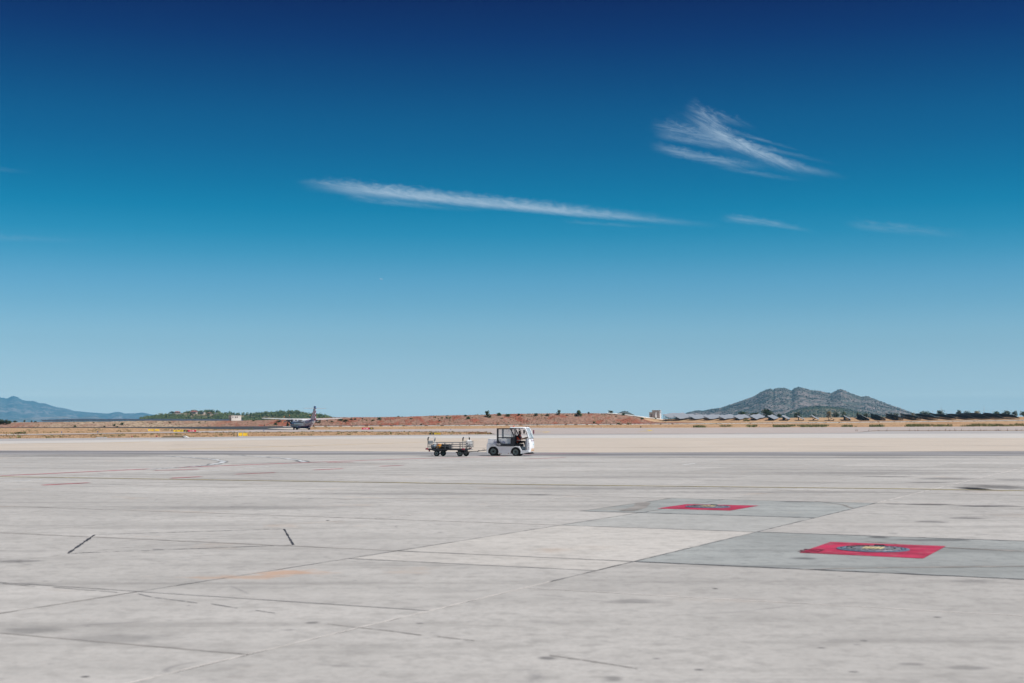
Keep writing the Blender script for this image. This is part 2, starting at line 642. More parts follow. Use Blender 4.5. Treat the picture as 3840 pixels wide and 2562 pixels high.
STAINS = []   # (frame pixel centre, half width px, half height px, strength, colour, wobble)
RUB = (0.055, 0.055, 0.06)
for s in [((1090, 2148), 150, 13, 0.66, (0.46, 0.28, 0.18), 2.2), ((900, 2165), 200, 9, 0.55, (0.44, 0.29, 0.20), 2.4),
          ((3655, 1833), 66, 8, 1.0, (0.015, 0.015, 0.018), 0.9), ((3740, 1826), 130, 11, 0.6, (0.05, 0.05, 0.055), 1.2),
          ((3480, 1892), 110, 4.0, 0.75, RUB, 1.0), ((3700, 1898), 150, 4.0, 0.8, RUB, 1.0), ((3350, 1890), 40, 3.0, 0.6, RUB, 1.0),
          ((2990, 1882), 90, 3.0, 0.6, RUB, 1.0), ((3020, 2094), 60, 5, 0.65, RUB, 1.0), ((2015, 1856), 60, 3.0, 0.7, RUB, 1.0),
          ((2050, 2468), 40, 9, 0.6, RUB, 1.2), ((2300, 2545), 60, 14, 0.5, RUB, 1.6), ((320, 2538), 16, 3.4, 0.9, (0.03, 0.03, 0.035), 0.3),
          ((1170, 2335), 32, 6, 0.6, RUB, 1.2), ((120, 2365), 150, 16, 0.5, (0.10, 0.10, 0.10), 1.2), ((430, 2395), 260, 22, 0.35, (0.12, 0.12, 0.12), 1.2),
          ((60, 2105), 110, 7, 0.5, RUB, 1.2), ((3290, 2015), 45, 6, 0.7, RUB, 1.0), ((3500, 2025), 180, 6, 0.55, RUB, 1.6),
          ((1229, 1952), 7, 2.0, 0.9, (0.03, 0.03, 0.035), 0.2), ((2682, 2208), 6, 2.4, 0.9, (0.03, 0.03, 0.035), 0.2),
          ((3550, 1796), 150, 3.5, 0.6, RUB, 1.2), ((3480, 1810), 110, 3, 0.5, RUB, 1.2), ((3800, 1800), 100, 3, 0.5, RUB, 1.2), ((3630, 1943), 80, 5, 0.55, RUB, 1.2), ((3490, 1957), 70, 5, 0.5, RUB, 1.2),
          ((3300, 1775), 600, 7, 0.30, RUB, 1.8), ((2900, 1846), 650, 6, 0.32, RUB, 1.8), ((2300, 1832), 650, 7, 0.28, RUB, 1.8), ((1500, 1852), 500, 6, 0.25, RUB, 1.8), ((900, 1905), 520, 9, 0.26, RUB, 1.8),
          ((3640, 2180), 120, 8, 0.35, RUB, 1.6), ((3420, 2492), 70, 8, 0.4, RUB, 1.6), ((3620, 2505), 110, 9, 0.4, RUB, 1.6), ((2380, 2255), 120, 10, 0.35, RUB, 1.6), ((3200, 2520), 26, 4, 0.6, RUB, 0.8),
          ((3080, 2430), 18, 3, 0.6, RUB, 0.8), ((3515, 2315), 18, 3, 0.7, RUB, 0.8), ((3240, 2403), 16, 3, 0.7, RUB, 0.8), ((2620, 2512), 14, 4, 0.7, RUB, 0.8), ((1575, 2338), 14, 3, 0.6, RUB, 0.8),
          ((300, 1710), 500, 5, 0.45, RUB, 1.4), ((3000, 1716), 900, 4, 0.35, RUB, 1.4), ((3340, 1788), 120, 2.5, 0.5, RUB, 1.0), ((3460, 1764), 300, 3, 0.3, RUB, 1.4), ((2400, 1790), 500, 4, 0.22, RUB, 1.6)]:
    STAINS.append(s)
# rubber arcs left by turning gear
CURVES = []


def concrete_mat(name, base, warm=0.0, stains=False, joint_dirt=0.0, var=0.18, streak=0.6, grain=1.15):
    m, N, b = new_mat(name)
    p = pos_node(N)
    oi = N.node('ShaderNodeObjectInfo')
    big = N.noise(p, 0.12, 4, 0.55)
    mid = N.noise(p, 0.9, 6, 0.68)
    fine = N.noise(p, 11.0, 5, 0.7)
    lo = tuple(c * (1 - var) for c in base)
    hi = tuple(c * (1 + var * 0.8) for c in base)
    c = N.mix(N.rng(big, 0.32, 0.68), lo, hi)
    m2 = N.noise(p, 3.1, 6, 0.7)
    c = N.mix(N.math('MULTIPLY', N.rng(mid, 0.46, 0.66), 0.26 * grain), c, tuple(x * 0.66 for x in base))
    c = N.mix(N.math('MULTIPLY', N.rng(mid, 0.46, 0.30), 0.16 * grain), c, tuple(min(1, x * 1.2) for x in base))
    c = N.mix(N.math('MULTIPLY', N.rng(m2, 0.46, 0.66), 0.50 * grain), c, tuple(x * 0.62 for x in base))
    c = N.mix(N.math('MULTIPLY', N.rng(fine, 0.42, 0.66), 0.42), c, tuple(x * 0.70 for x in base))
    # rubber and wind-blown dust streaks, along the way the aircraft roll
    mp = N.node('ShaderNodeMapping')
    mp.inputs['Rotation'].default_value = (0, 0, R(18.0))
    mp.inputs['Scale'].default_value = (0.065, 0.85, 1.0)
    N.t.links.new(p, mp.inputs['Vector'])
    st = N.noise(mp.outputs[0], 1.0, 6, 0.7, 0.3)
    c = N.mix(N.math('MULTIPLY', N.rng(st, 0.50, 0.66), streak), c, tuple(x * 0.50 for x in base))
    c = N.mix(N.math('MULTIPLY', N.rng(st, 0.48, 0.25), 0.30), c, tuple(min(1, x * 1.22) for x in base))
    # rusty tint and oil drips
    r1 = N.noise(p, 0.33, 5, 0.6, 0.4)
    c = N.mix(N.math('MULTIPLY', N.rng(r1, 0.60, 0.74), 0.30), c, (0.44, 0.30, 0.20))
    vo = N.node('ShaderNodeTexVoronoi', inp={'Scale': 0.85})
    N.t.links.new(p, vo.inputs['Vector'])
    spot = N.rng(N.math('MULTIPLY_ADD', N.math('SUBTRACT', mid, 0.5), 0.25, vo.outputs['Distance']), 0.02, 0.075, 1.0, 0.0)
    c = N.mix(N.math('MULTIPLY', N.math('MULTIPLY', spot, N.rng(big, 0.45, 0.6)), 0.75), c, (0.07, 0.07, 0.08))
    vo2 = N.node('ShaderNodeTexVoronoi', inp={'Scale': 2.3})
    N.t.links.new(p, vo2.inputs['Vector'])
    spot2 = N.rng(N.math('MULTIPLY_ADD', N.math('SUBTRACT', m2, 0.5), 0.5, vo2.outputs['Distance']), 0.0, 0.10, 1.0, 0.0)
    c = N.mix(N.math('MULTIPLY', N.math('MULTIPLY', spot2, N.rng(mid, 0.46, 0.60)), 0.6 * grain), c, (0.11, 0.11, 0.12))
    # thin scuff curves
    sc = N.noise(p, 0.16, 2, 0.45, 0.2)
    line = N.rng(N.math('ABSOLUTE', N.math('SUBTRACT', sc, 0.53)), 0.0, 0.0045, 1.0, 0.0)
    c = N.mix(N.math('MULTIPLY', N.math('MULTIPLY', line, N.rng(mid, 0.45, 0.62)), 0.35), c, (0.10, 0.10, 0.11))
    # slab to slab tone
    v = N.rng(oi.outputs['Random'], 0, 1, 0.92, 1.07, smooth=False)
    hs = N.node('ShaderNodeHueSaturation')
    N.t.links.new(c, hs.inputs['Color'])
    N.t.links.new(v, hs.inputs['Value'])
    c = hs.outputs[0]
    if stains:
        nz = N.noise(p, 2.2, 5, 0.65)
        for (cx, cy), hw, hh, k, col, wob in STAINS:
            g0, g1, g2 = at(cx, cy), at(cx + hw, cy), at(cx, cy - hh)
            msk = gauss_mask(N, p, (g0.x, g0.y), max(0.05, (g1 - g0).length), max(0.05, abs(g2.y - g0.y)), 0.0, wob, nz)
            c = N.mix(N.math('MULTIPLY', msk, k), c, col)
    N.t.links.new(c, b.inputs['Base Color'])
    b.inputs['Roughness'].default_value = 0.88
    b.inputs['Specular IOR Level'].default_value = 0.25
    bp = N.node('ShaderNodeBump', inp={'Strength': 0.35, 'Distance': 0.01})
    N.t.links.new(fine, bp.inputs['Height'])
    N.t.links.new(bp.outputs[0], b.inputs['Normal'])
    return m


M_GRASS = dry_grass_mat()
M_SLAB = concrete_mat('apron_concrete', (0.445, 0.432, 0.412), stains=True, var=0.09, streak=0.42)
M_CREAM = concrete_mat('new_concrete', (0.52, 0.50, 0.47), var=0.08, streak=0.18)
M_GREY = concrete_mat('blue_grey_concrete', (0.335, 0.352, 0.346), stains=True, var=0.16, streak=0.5)
M_DULL = concrete_mat('dull_grey_concrete', (0.385, 0.388, 0.375), var=0.12, streak=0.4)
M_TAN = concrete_mat('tan_concrete', (0.56, 0.495, 0.425), var=0.05, streak=0.25, grain=0.3)
M_PINK = concrete_mat('pinkish_concrete', (0.44, 0.385, 0.36), var=0.06, streak=0.4, grain=0.3)
M_PALE = concrete_mat('pale_concrete', (0.53, 0.51, 0.485), var=0.05, streak=0.2, grain=0.3)
M_MIDGREY = concrete_mat('grey_concrete', (0.39, 0.375, 0.37), var=0.07, streak=0.3, grain=0.3)
M_SEAL = pmat('joint_sealant', (0.035, 0.037, 0.045), 0.75, var=0.4, scale=1.2)
M_SEALD = pmat('grey_joint_sealant', (0.13, 0.13, 0.135), 0.8, var=0.5, scale=1.0)
M_SEALP = pmat('dusty_joint_sealant', (0.25, 0.235, 0.22), 0.85, var=0.35, scale=0.8)
M_SEALL = pmat('pale_joint_mortar', (0.62, 0.585, 0.55), 0.85, var=0.15, scale=0.8)


def asphalt_mat(name, base, var, streak_dark):
    m, N, b = new_mat(name)
    p = pos_node(N)
    mp = N.node('ShaderNodeMapping')
    mp.inputs['Scale'].default_value = (0.035, 0.35, 1)
    N.t.links.new(p, mp.inputs['Vector'])
    st = N.noise(mp.outputs[0], 1.0, 6, 0.65)
    f = N.noise(p, 1.4, 5, 0.65)
    c = N.mix(N.rng(st, 0.35, 0.68), tuple(x * (1 + var) for x in base), tuple(x * streak_dark for x in base))
    c = N.mix(N.math('MULTIPLY', N.rng(f, 0.4, 0.8), 0.3), c, tuple(x * 0.6 for x in base))
    N.t.links.new(c, b.inputs['Base Color'])
    b.inputs['Roughness'].default_value = 0.85
    return m


M_SERVICE = asphalt_mat('worn_service_road', (0.235, 0.23, 0.235), 0.45, 0.45)
M_ASPHALT = asphalt_mat('dark_asphalt', (0.032, 0.036, 0.042), 0.4, 0.7)

# ---- the ground sheet
us = [math.tan(R(a)) for a in np.linspace(-58, 58, 233)]
ys = [-60, -30, 0, 60, 120, 200, 300, 400, 470, 500, 530, 560, 590, 620, 650, 680, 700, 703, 706, 710, 714, 718, 722, 726, 735, 750, 790, 830, 880, 940, 1000,
      1100, 1250, 1400, 1550, 1650, 1750, 1900, 2050, 2200, 2400, 2650, 3000, 4000, 6000, 9000, 13000, 19000, 25600]
gv, gf = [], []
for Y in ys:
    for u in us:
        x = u * max(Y, 70)
        lim = 11500.0
        x = max(-lim, min(lim, x))
        z = zg(x, Y) if Y > 0 else 0.0
        if Y > 2600:
            z = 0.0
        gv.append((x, Y, z - (0.06 if Y < 707 else (0.45 if x / Y < 0.10 else 0.02) if Y < 730 else 0.02)))
nu = len(us)
for j in range(len(ys) - 1):
    for i in range(nu - 1):
        gf.append((j * nu + i, j * nu + i + 1, (j + 1) * nu + i + 1, (j + 1) * nu + i))
ground_mesh = raw_mesh('ground', np.array(gv), np.array(gf), M_GRASS)
ground = tag(link('ground', ground_mesh), kind='structure')


def strip(name, top, bot, mat, lift, kind='structure', parent=None, x0=-500, x1=4340, step=40, margin=True):
    """sheet laid on the ground between two lines given as frame pixels"""
    v, f = [], []
    px = x0
    cols = 0
    while px <= x1 + 0.1:
        yt, yb = lerp_tab(top, px), lerp_tab(bot, px)
        for k in range(7):
            yy = yb + (yt - yb) * k / 6.0
            p = at(px, yy)
            v.append((p.x, p.y, p.z + lift))
        cols += 1
        px += step
    for c in range(cols - 1):
        for k in range(6):
            f.append((c * 7 + k, (c + 1) * 7 + k, (c + 1) * 7 + k + 1, c * 7 + k + 1))
    me = raw_mesh(name, np.array(v), np.array(f), mat)
    o = link(name, me, parent)
    if parent is None:
        tag(o, kind=kind)
    return o


E0 = [(-500, 1650), (0, 1645.5), (640, 1641), (1000, 1636.5), (1240, 1634), (1500, 1632), (1830, 1629.5), (2200, 1628), (3200, 1624), (3270, 1616.8), (3840, 1615.6), (4340, 1615)]   # far edge of the apron's outer lane
E1 = [(-500, 1659), (0, 1655), (640, 1648), (1240, 1639), (1800, 1634.5), (2400, 1631.5), (3000, 1628), (3840, 1626.5), (4340, 1626)]
E2 = [(-500, 1672), (0, 1665), (640, 1656), (1240, 1646), (1800, 1643.5), (2400, 1643), (3840, 1643), (4340, 1643)]
E3 = [(-500, 1689), (0, 1690), (700, 1691), (1300, 1694), (1920, 1697), (2235, 1698), (3840, 1692.5), (4340, 1691)]
E4 = [(-500, 1704), (0, 1705), (700, 1705), (1300, 1705), (1920, 1711), (2235, 1711), (3840, 1709), (4340, 1708)]
strip('taxilane_edge', E0, E1, M_MIDGREY, 0.012)
strip('pale_taxilane', E1, E2, M_PALE, 0.014)
strip('taxilane', E2, E3, M_TAN, 0.012)
strip('service_road', E3, E4, M_SERVICE, 0.010)
# far taxiway: a narrow band on the left that widens into a broad fan on the right
strip('taxiway', [(-500, 1632), (0, 1629.5), (300, 1625.5), (500, 1622.3), (900, 1614.5), (960, 1611.8), (1240, 1611.8), (1500, 1610.5), (1800, 1608), (1862, 1607), (2005, 1604.8),
                  (2400, 1605), (3000, 1602.8), (3840, 1599.5), (4340, 1598.5)],
      [(-500, 1636), (0, 1633.2), (300, 1629), (500, 1625.4), (960, 1621), (1240, 1619.5), (1500, 1619.5), (1800, 1620), (1835, 1624), (1850, 1629.3), (2200, 1627.8),
       (3200, 1624.3), (3270, 1615.4), (3840, 1613.8), (4340, 1613)], M_PINK, 0.03, step=20)
# dark runway and the road along the foot of the bank
strip('runway', [(-500, 1605.2), (0, 1603.6), (640, 1601.6), (1100, 1598.6)], [(-500, 1606.4), (0, 1605), (300, 1604.4), (500, 1604.6), (760, 1608.5), (1005, 1612.3), (1100, 1612.6)],
      M_ASPHALT, 0.05, x0=-500, x1=1100, step=20)
strip('runway_shoulder', [(1003, 1607.6), (1040, 1606.6), (1100, 1605.5), (1160, 1606.5)], [(1003, 1607.9), (1040, 1609.8), (1100, 1611.6), (1160, 1611.8)],
      M_TAN, 0.09, x0=1003, x1=1160, step=10)
strip('perimeter_road', [(1080, 1597.6), (1240, 1596.9), (1800, 1593.9), (2400, 1589.4), (3000, 1584.4), (3840, 1575.4), (4340, 1573)],
      [(1080, 1600.2), (1240, 1598.9), (1800, 1595.7), (2400, 1591.0), (3000, 1586.0), (3840, 1577.2), (4340, 1575)], M_ASPHALT, 0.05, x0=1080, x1=4340, step=40)

# ---- the apron: slabs on a rectangular grid turned 64 degrees
TH = R(64.0)
dA = Vector((math.cos(TH), math.sin(TH)))
nA = Vector((math.sin(TH), -math.cos(TH)))


def nv(n, v):
    return nA * n + dA * v


apron = tag(MB().add([(-60, 2, -0.02), (60, 2, -0.02), (75, 112, -0.02), (-75, 112, -0.02)], [(0, 1, 2, 3)]).build('apron', M_SEALD, fix=False), kind='structure')
N_LINES = [-16.66 - 4.25 * i for i in range(26, 0, -1)] + [-16.66, -12.17, -7.97, 0.6, 9.2, 17.8, 26.4, 35.0, 43.6, 52.2]
V_STD = [0.9 + 6.62 * i for i in range(-1, 18)]


def in_view(pts, pad=6.0):
    return any(4 < p.y < 101 and abs(p.x) < 0.36 * p.y * 1.12 + pad for p in pts)


GAP = 0.016
slab_count = 0
V0 = [-5.7, 0.9, 7.5, 10.8, 14.2, 20.6, 27.25, 33.9]


def slab(n0, n1, v0, v1, mat, g=GAP):
    global slab_count
    P = [nv(n0 + g, v0 + g), nv(n1 - g, v0 + g), nv(n1 - g, v1 - g), nv(n0 + g, v1 - g)]
    if not in_view(P + [nv((n0 + n1) / 2, (v0 + v1) / 2)]):
        return
    vs = [(p.x, p.y, -0.018) for p in P] + [(p.x, p.y, 0.0) for p in P]
    MB().add(vs, [(0, 3, 2, 1), (4, 5, 6, 7), (0, 1, 5, 4), (1, 2, 6, 5), (2, 3, 7, 6), (3, 0, 4, 7)]).build('slab', mat, apron, fix=False)
    slab_count += 1


for i in range(len(N_LINES) - 1):
    n0, n1 = N_LINES[i], N_LINES[i + 1]
    far = [40.5 + 6.62 * k for k in range(0, 22)]
    if n0 == -7.97:
        cuts = [(-5.7, 0.9), (0.9, 7.5), (7.5, 16.7), (16.7, 20.6), (20.6, 27.25), (27.25, 33.9), (33.9, 38.4)] + [(38.4, far[0] + 4)] + [(a + 4, b + 4) for a, b in zip(far, far[1:])]
    elif n0 == -12.17:
        cuts = [(-5.7, 0.9), (0.9, 7.5), (7.5, 10.8), (10.8, 14.2), (14.2, 19.1), (19.1, 20.6), (20.6, 27.25), (27.25, 31.85), (31.85, 38.4), (38.4, far[0] + 4)] + [(a + 4, b + 4) for a, b in zip(far, far[1:])]
    elif n0 == -16.66:
        cuts = [(0.9, 7.5), (7.5, 10.8), (10.8, 14.2), (14.2, 20.6), (20.6, 27.25), (27.25, 31.85), (31.85, 38.4), (38.4, far[0] + 4)] + [(a + 4, b + 4) for a, b in zip(far, far[1:])]
    else:
        base = V0 + far
        cuts = list(zip(base, base[1:]))
    for v0, v1 in cuts:
        mat = M_SLAB
        if n0 == -7.97 and v0 == 20.6:
            mat = M_GREY
        if n0 == -12.17 and v0 in (19.1, 20.6):
            mat = M_CREAM
        if n0 == -12.17 and v0 == 27.25:
            mat = M_DULL
        if n0 == -12.17 and v0 == 31.85:
            mat = M_GREY
        if n0 == -16.66 and v0 == 31.85:
            slab(n0, -13.7, v0, v1, M_SLAB)
            slab(-13.7, n1, v0, v1, M_GREY)
            continue
        slab(n0, n1, v0, v1, mat)


def gline(name, p0, p1, w, mat, z=0.003, parent=apron, seg=1):
    """flat band on the ground from p0 to p1 (ground metres)"""
    p0, p1 = Vector(p0), Vector(p1)
    d = (p1 - p0).normalized()
    s = Vector((-d.y, d.x)) * (w / 2)
    return MB().add([(p0.x + s.x, p0.y + s.y, z), (p0.x - s.x, p0.y - s.y, z), (p1.x - s.x, p1.y - s.y, z), (p1.x + s.x, p1.y + s.y, z)], [(0, 1, 2, 3)]).build(name, mat, parent, fix=False)


def gpath(name, pix, w, mat, z=0.004, parent=apron, sub=6, jag=0.0, closed=False):
    """painted or rubber band that follows frame pixels on the ground"""
    pts = []
    for (a, b), (c, d) in zip(pix, pix[1:]):
        for k in range(sub):
            pts.append((a + (c - a) * k / sub, b + (d - b) * k / sub))
    pts.append(pix[-1])
    G = [at(*q).to_2d() for q in pts]
    v, f = [], []
    for i, p in enumerate(G):
        d = (G[min(i + 1, len(G) - 1)] - G[max(i - 1, 0)]).normalized()
        s = Vector((-d.y, d.x)) * (w / 2 * (1 + rnd.uniform(-jag, jag)))
        v += [(p.x + s.x, p.y + s.y, z), (p.x - s.x, p.y - s.y, z)]
    for i in range(len(G) - 1):
        f.append((2 * i, 2 * i + 1, 2 * i + 3, 2 * i + 2))
    return MB().add(v, f).build(name, mat, parent, fix=False)


# sealant lines that show: (grid line, from, to, width, material)
def jl(n0, v0, n1, v1, w, mat):
    k = max(1, int(math.hypot(n1 - n0, v1 - v0) / 0.22))
    v, f = [], []
    a, b = nv(n0, v0), nv(n1, v1)
    d = (b - a).normalized()
    s = Vector((-d.y, d.x))
    for i in range(k + 1):
        p = a + (b - a) * (i / k)
        for sg in (1, -1):
            q = p + s * (sg * w / 2 * (1 + rnd.uniform(-0.7, 0.6)))
            v.append((q.x, q.y, 0.0025))
    for i in range(k):
        f.append((2 * i, 2 * i + 1, 2 * i + 3, 2 * i + 2))
    MB().add(v, f).build('joint_sealant', mat, apron, fix=False)


jl(-7.97, 17.5, -7.97, 38.6, 0.034, M_SEALD)
jl(-7.97, 20.6, 0.6, 20.6, 0.085, M_SEAL)
jl(-7.97, 27.25, 0.6, 27.25, 0.06, M_SEAL)
jl(-12.17, 20.6, -7.97, 20.6, 0.06, M_SEALD)
jl(-12.17, 19.1, -7.97, 19.1, 0.05, M_SEALD)
jl(-12.17, 27.25, -7.97, 27.25, 0.06, M_SEALD)
jl(-13.7, 31.85, -7.97, 31.85, 0.10, M_SEAL)
jl(-12.17, 14.2, -12.17, 38.4, 0.028, M_SEALD)
jl(-12.17, 4.0, -12.17, 14.2, 0.035, M_SEALP)
jl(-7.97, 7.5, -7.97, 17.5, 0.022, M_SEALL)
jl(-16.66, 27.0, -16.66, 50.0, 0.03, M_SEALL)
jl(-7.97, 38.6, -7.97, 110, 0.035, M_SEALL)
jl(-7.97, 16.7, 0.6, 16.7, 0.035, M_SEALL)
jl(-24.0, 14.2, -7.97, 14.2, 0.026, M_SEALD)
jl(-24.0, 10.8, -7.97, 10.8, 0.03, M_SEALP)
jl(-40.0, 20.6, -16.66, 20.6, 0.12, M_SEALP)
jl(-16.66, 20.6, -12.17, 20.6, 0.10, M_SEALP)
jl(-40.0, 27.25, -12.17, 27.25, 0.08, M_SEALP)
for vv in (38.4, 44.5, 51.1, 57.8, 64.4, 71.0):
    jl(-70.0, vv, 35.0, vv, 0.09 if vv < 50 else 0.14, M_SEALP)
jl(-13.7, 31.85, -13.7, 38.4, 0.05, M_SEALP)
# odd repair slab at the left, its ends sealed thick and black
gpath('joint_sealant', [(355, 2006), (255, 2076)], 0.05, M_SEAL, 0.003, jag=0.6, sub=24)
gpath('joint_sealant', [(1065, 1984), (1100, 2044)], 0.036, M_SEAL, 0.003, jag=0.6, sub=24)
gpath('joint_sealant', [(355, 2006), (1065, 1984)], 0.035, M_SEAL, 0.003, jag=0.8, sub=60)
gpath('joint_sealant', [(255, 2076), (1100, 2044)], 0.035, M_SEAL, 0.003, jag=0.8, sub=60)
for pa in ([(0, 2188), (60, 2194), (130, 2200)], [(200, 2203), (440, 2222)], [(520, 2228), (570, 2240), (740, 2262)], [(790, 2265), (890, 2281)], [(960, 2290), (1030, 2300)],
           [(1230, 2340), (1330, 2353), (1450, 2365), (1580, 2383)], [(1640, 2388), (1780, 2403)], [(2060, 2458), (2200, 2478), (2390, 2508)]):
    gpath('rubber_mark', pa, 0.022, M_SEALD if pa[0][0] < 1000 else M_SEALP, 0.003, jag=0.9, sub=16)

# ---- paint
M_RED = pmat('red_marking_paint', (0.37, 0.017, 0.06), 0.75, var=0.30, scale=1.6, dirt=(0.36, 0.30, 0.29), dirt_amt=0.35)
M_REDL = pmat('red_line_paint', (0.36, 0.02, 0.05), 0.8, var=0.3, scale=0.7, dirt=(0.33, 0.28, 0.27), dirt_amt=0.6)
M_YEL = pmat('yellow_line_paint', (0.42, 0.33, 0.07), 0.75, var=0.25, scale=0.6, dirt=(0.26, 0.24, 0.20), dirt_amt=0.7)
M_YELPALE = pmat('faded_yellow_paint', (0.56, 0.42, 0.20), 0.8, var=0.15, scale=0.5)
M_BLKP = pmat('black_edge_paint', (0.10, 0.10, 0.105), 0.8, var=0.4, scale=0.8)
M_WHTP = pmat('white_marking_paint', (0.66, 0.68, 0.68), 0.7, var=0.15, scale=0.8, dirt=(0.35, 0.35, 0.36), dirt_amt=0.6)
M_WHTPW = pmat('worn_white_paint', (0.50, 0.52, 0.53), 0.7, var=0.25, scale=0.5, dirt=(0.30, 0.30, 0.31), dirt_amt=0.9)
M_STENCIL = pmat('worn_black_stencil', (0.12, 0.012, 0.03), 0.8, var=0.5, scale=5)
YEL = [(-400, 1782), (0, 1788), (650, 1798), (1300, 1808), (2000, 1818), (2700, 1826), (3400, 1834), (3840, 1841), (4240, 1847)]
gpath('line_edge', YEL, 0.42, M_BLKP, 0.004, jag=0.15)
gpath('yellow_line', YEL, 0.17, M_YEL, 0.007)
gpath('red_line', [(0, 1785), (277, 1772), (581, 1758), (830, 1747), (1150, 1735), (1300, 1729), (1600, 1719), (1900, 1711.5)], 0.30, M_REDL, 0.004)
gpath('red_line', [(1960, 1705), (2120, 1702), (2240, 1701)], 0.35, M_REDL, 0.016)
for a, b in (((160, 1820), (333, 1811)), ((642, 1794), (755, 1788)), ((885, 1779), (1030, 1773)), ((1178, 1763), (1285, 1758)), ((1425, 1749), (1510, 1745.5)),
             ((1225, 1735.5), (1330, 1733)), ((1964, 1722), (2120, 1716.5)), ((580, 1765), (745, 1760))):
    gpath('red_dash', [a, b], 0.26, M_REDL, 0.007)
for a, b in (((548, 1778), (640, 1774)), ((700, 1768), (830, 1764)), ((920, 1754), (1040, 1748)), ((1090, 1743), (1170, 1740)), ((10, 1806), (160, 1799)), ((290, 1790), (420, 1785)),
             ((1640, 1735), (1760, 1730)), ((1720, 1733), (1880, 1727)), ((2560, 1743), (2610, 1738)), ((1560, 1728), (1590, 1727))):
    gpath('white_dash', [a, b], 0.18, M_WHTP, 0.004)
ARC1 = [(620, 1710.5), (717, 1716), (793, 1722.5), (830, 1728), (839, 1732), (829, 1736), (793, 1743), (717, 1750.6), (640, 1755), (560, 1760)]
ARC2 = [(870, 1706.8), (972, 1712), (1074, 1720), (1125, 1727), (1143, 1733.5)]
for arc in (ARC1, ARC2):
    gpath('line_edge', arc, 0.46, M_BLKP, 0.004, sub=10, jag=0.8)
    gpath('white_curve', arc, 0.30, M_WHTPW, 0.007, sub=10, jag=0.6)
gpath('yellow_line', [(0, 1665.5), (420, 1662), (560, 1656.5)], 0.5, M_YELPALE, 0.02)
gpath('yellow_line', [(640, 1686), (900, 1679.5), (1300, 1668), (1700, 1655.5), (1790, 1652)], 0.45, M_YELPALE, 0.02)
gpath('yellow_line', [(2000, 1616), (2060, 1620.2), (2040, 1623.3), (1980, 1624.6)], 0.9, M_YELPALE, 0.05)
gpath('yellow_line', [(2425, 1612), (2443, 1614.5), (2432, 1617), (2400, 1618.6)], 0.9, pmat('bright_yellow_paint', (0.62, 0.47, 0.08), 0.7), 0.05)
gpath('lane_joint', [(640, 1667.5), (800, 1669), (1000, 1673), (1180, 1677), (2000, 1681), (3000, 1676), (3840, 1672)], 0.30, M_SEALP, 0.018, jag=0.5)
gpath('white_edge', [(640, 1690.2), (1100, 1692), (1560, 1695.3), (1850, 1697)], 0.6, M_WHTP, 0.02, jag=0.3)


def gpoly(name, pix, mat, z, parent=apron, sub=10):
    v = []
    for (a, b), (c, d) in zip(pix, pix[1:] + pix[:1]):
        for k in range(sub):
            p = at(a + (c - a) * k / sub, b + (d - b) * k / sub)
            v.append((p.x, p.y, z))
    return MB().add(v, [tuple(range(len(v)))]).build(name, mat, parent, fix=False)


sq1 = gpoly('red_square', [(2997, 2073.5), (3114, 2033.5), (3548, 2049), (3462, 2095.5)], M_RED, 0.005)
sq2 = gpoly('red_square', [(2465, 1907.5), (2573, 1891.5), (2846, 1897), (2738, 1915.5)], M_RED, 0.005)
gpath('rubber_mark', [(2350, 1917), (2400, 1902), (2415, 1884)], 0.35, M_SEALP, 0.004, sub=8, jag=0.3)
gpath('rubber_mark', [(3000, 2136), (3300, 2130), (3840, 2124)], 0.10, M_SEALP, 0.004, sub=14, jag=0.7)
gpath('rubber_mark', [(3840, 2068), (3500, 2052), (3250, 2030)], 0.14, M_SEALP, 0.004, sub=14, jag=0.7)
gpath('rubber_mark', [(3060, 1880), (3160, 1893), (3200, 1908)], 0.08, M_SEALP, 0.004, sub=14, jag=0.7)
c0 = at(3058, 2066)
text_mesh('420', 0.52, M_STENCIL, 'stencil', apron, Matrix.Translation((4.98, 23.42, 0.008)) @ Matrix.Rotation(TH, 4, 'Z'), extrude=0.0005, squeeze=0.9)

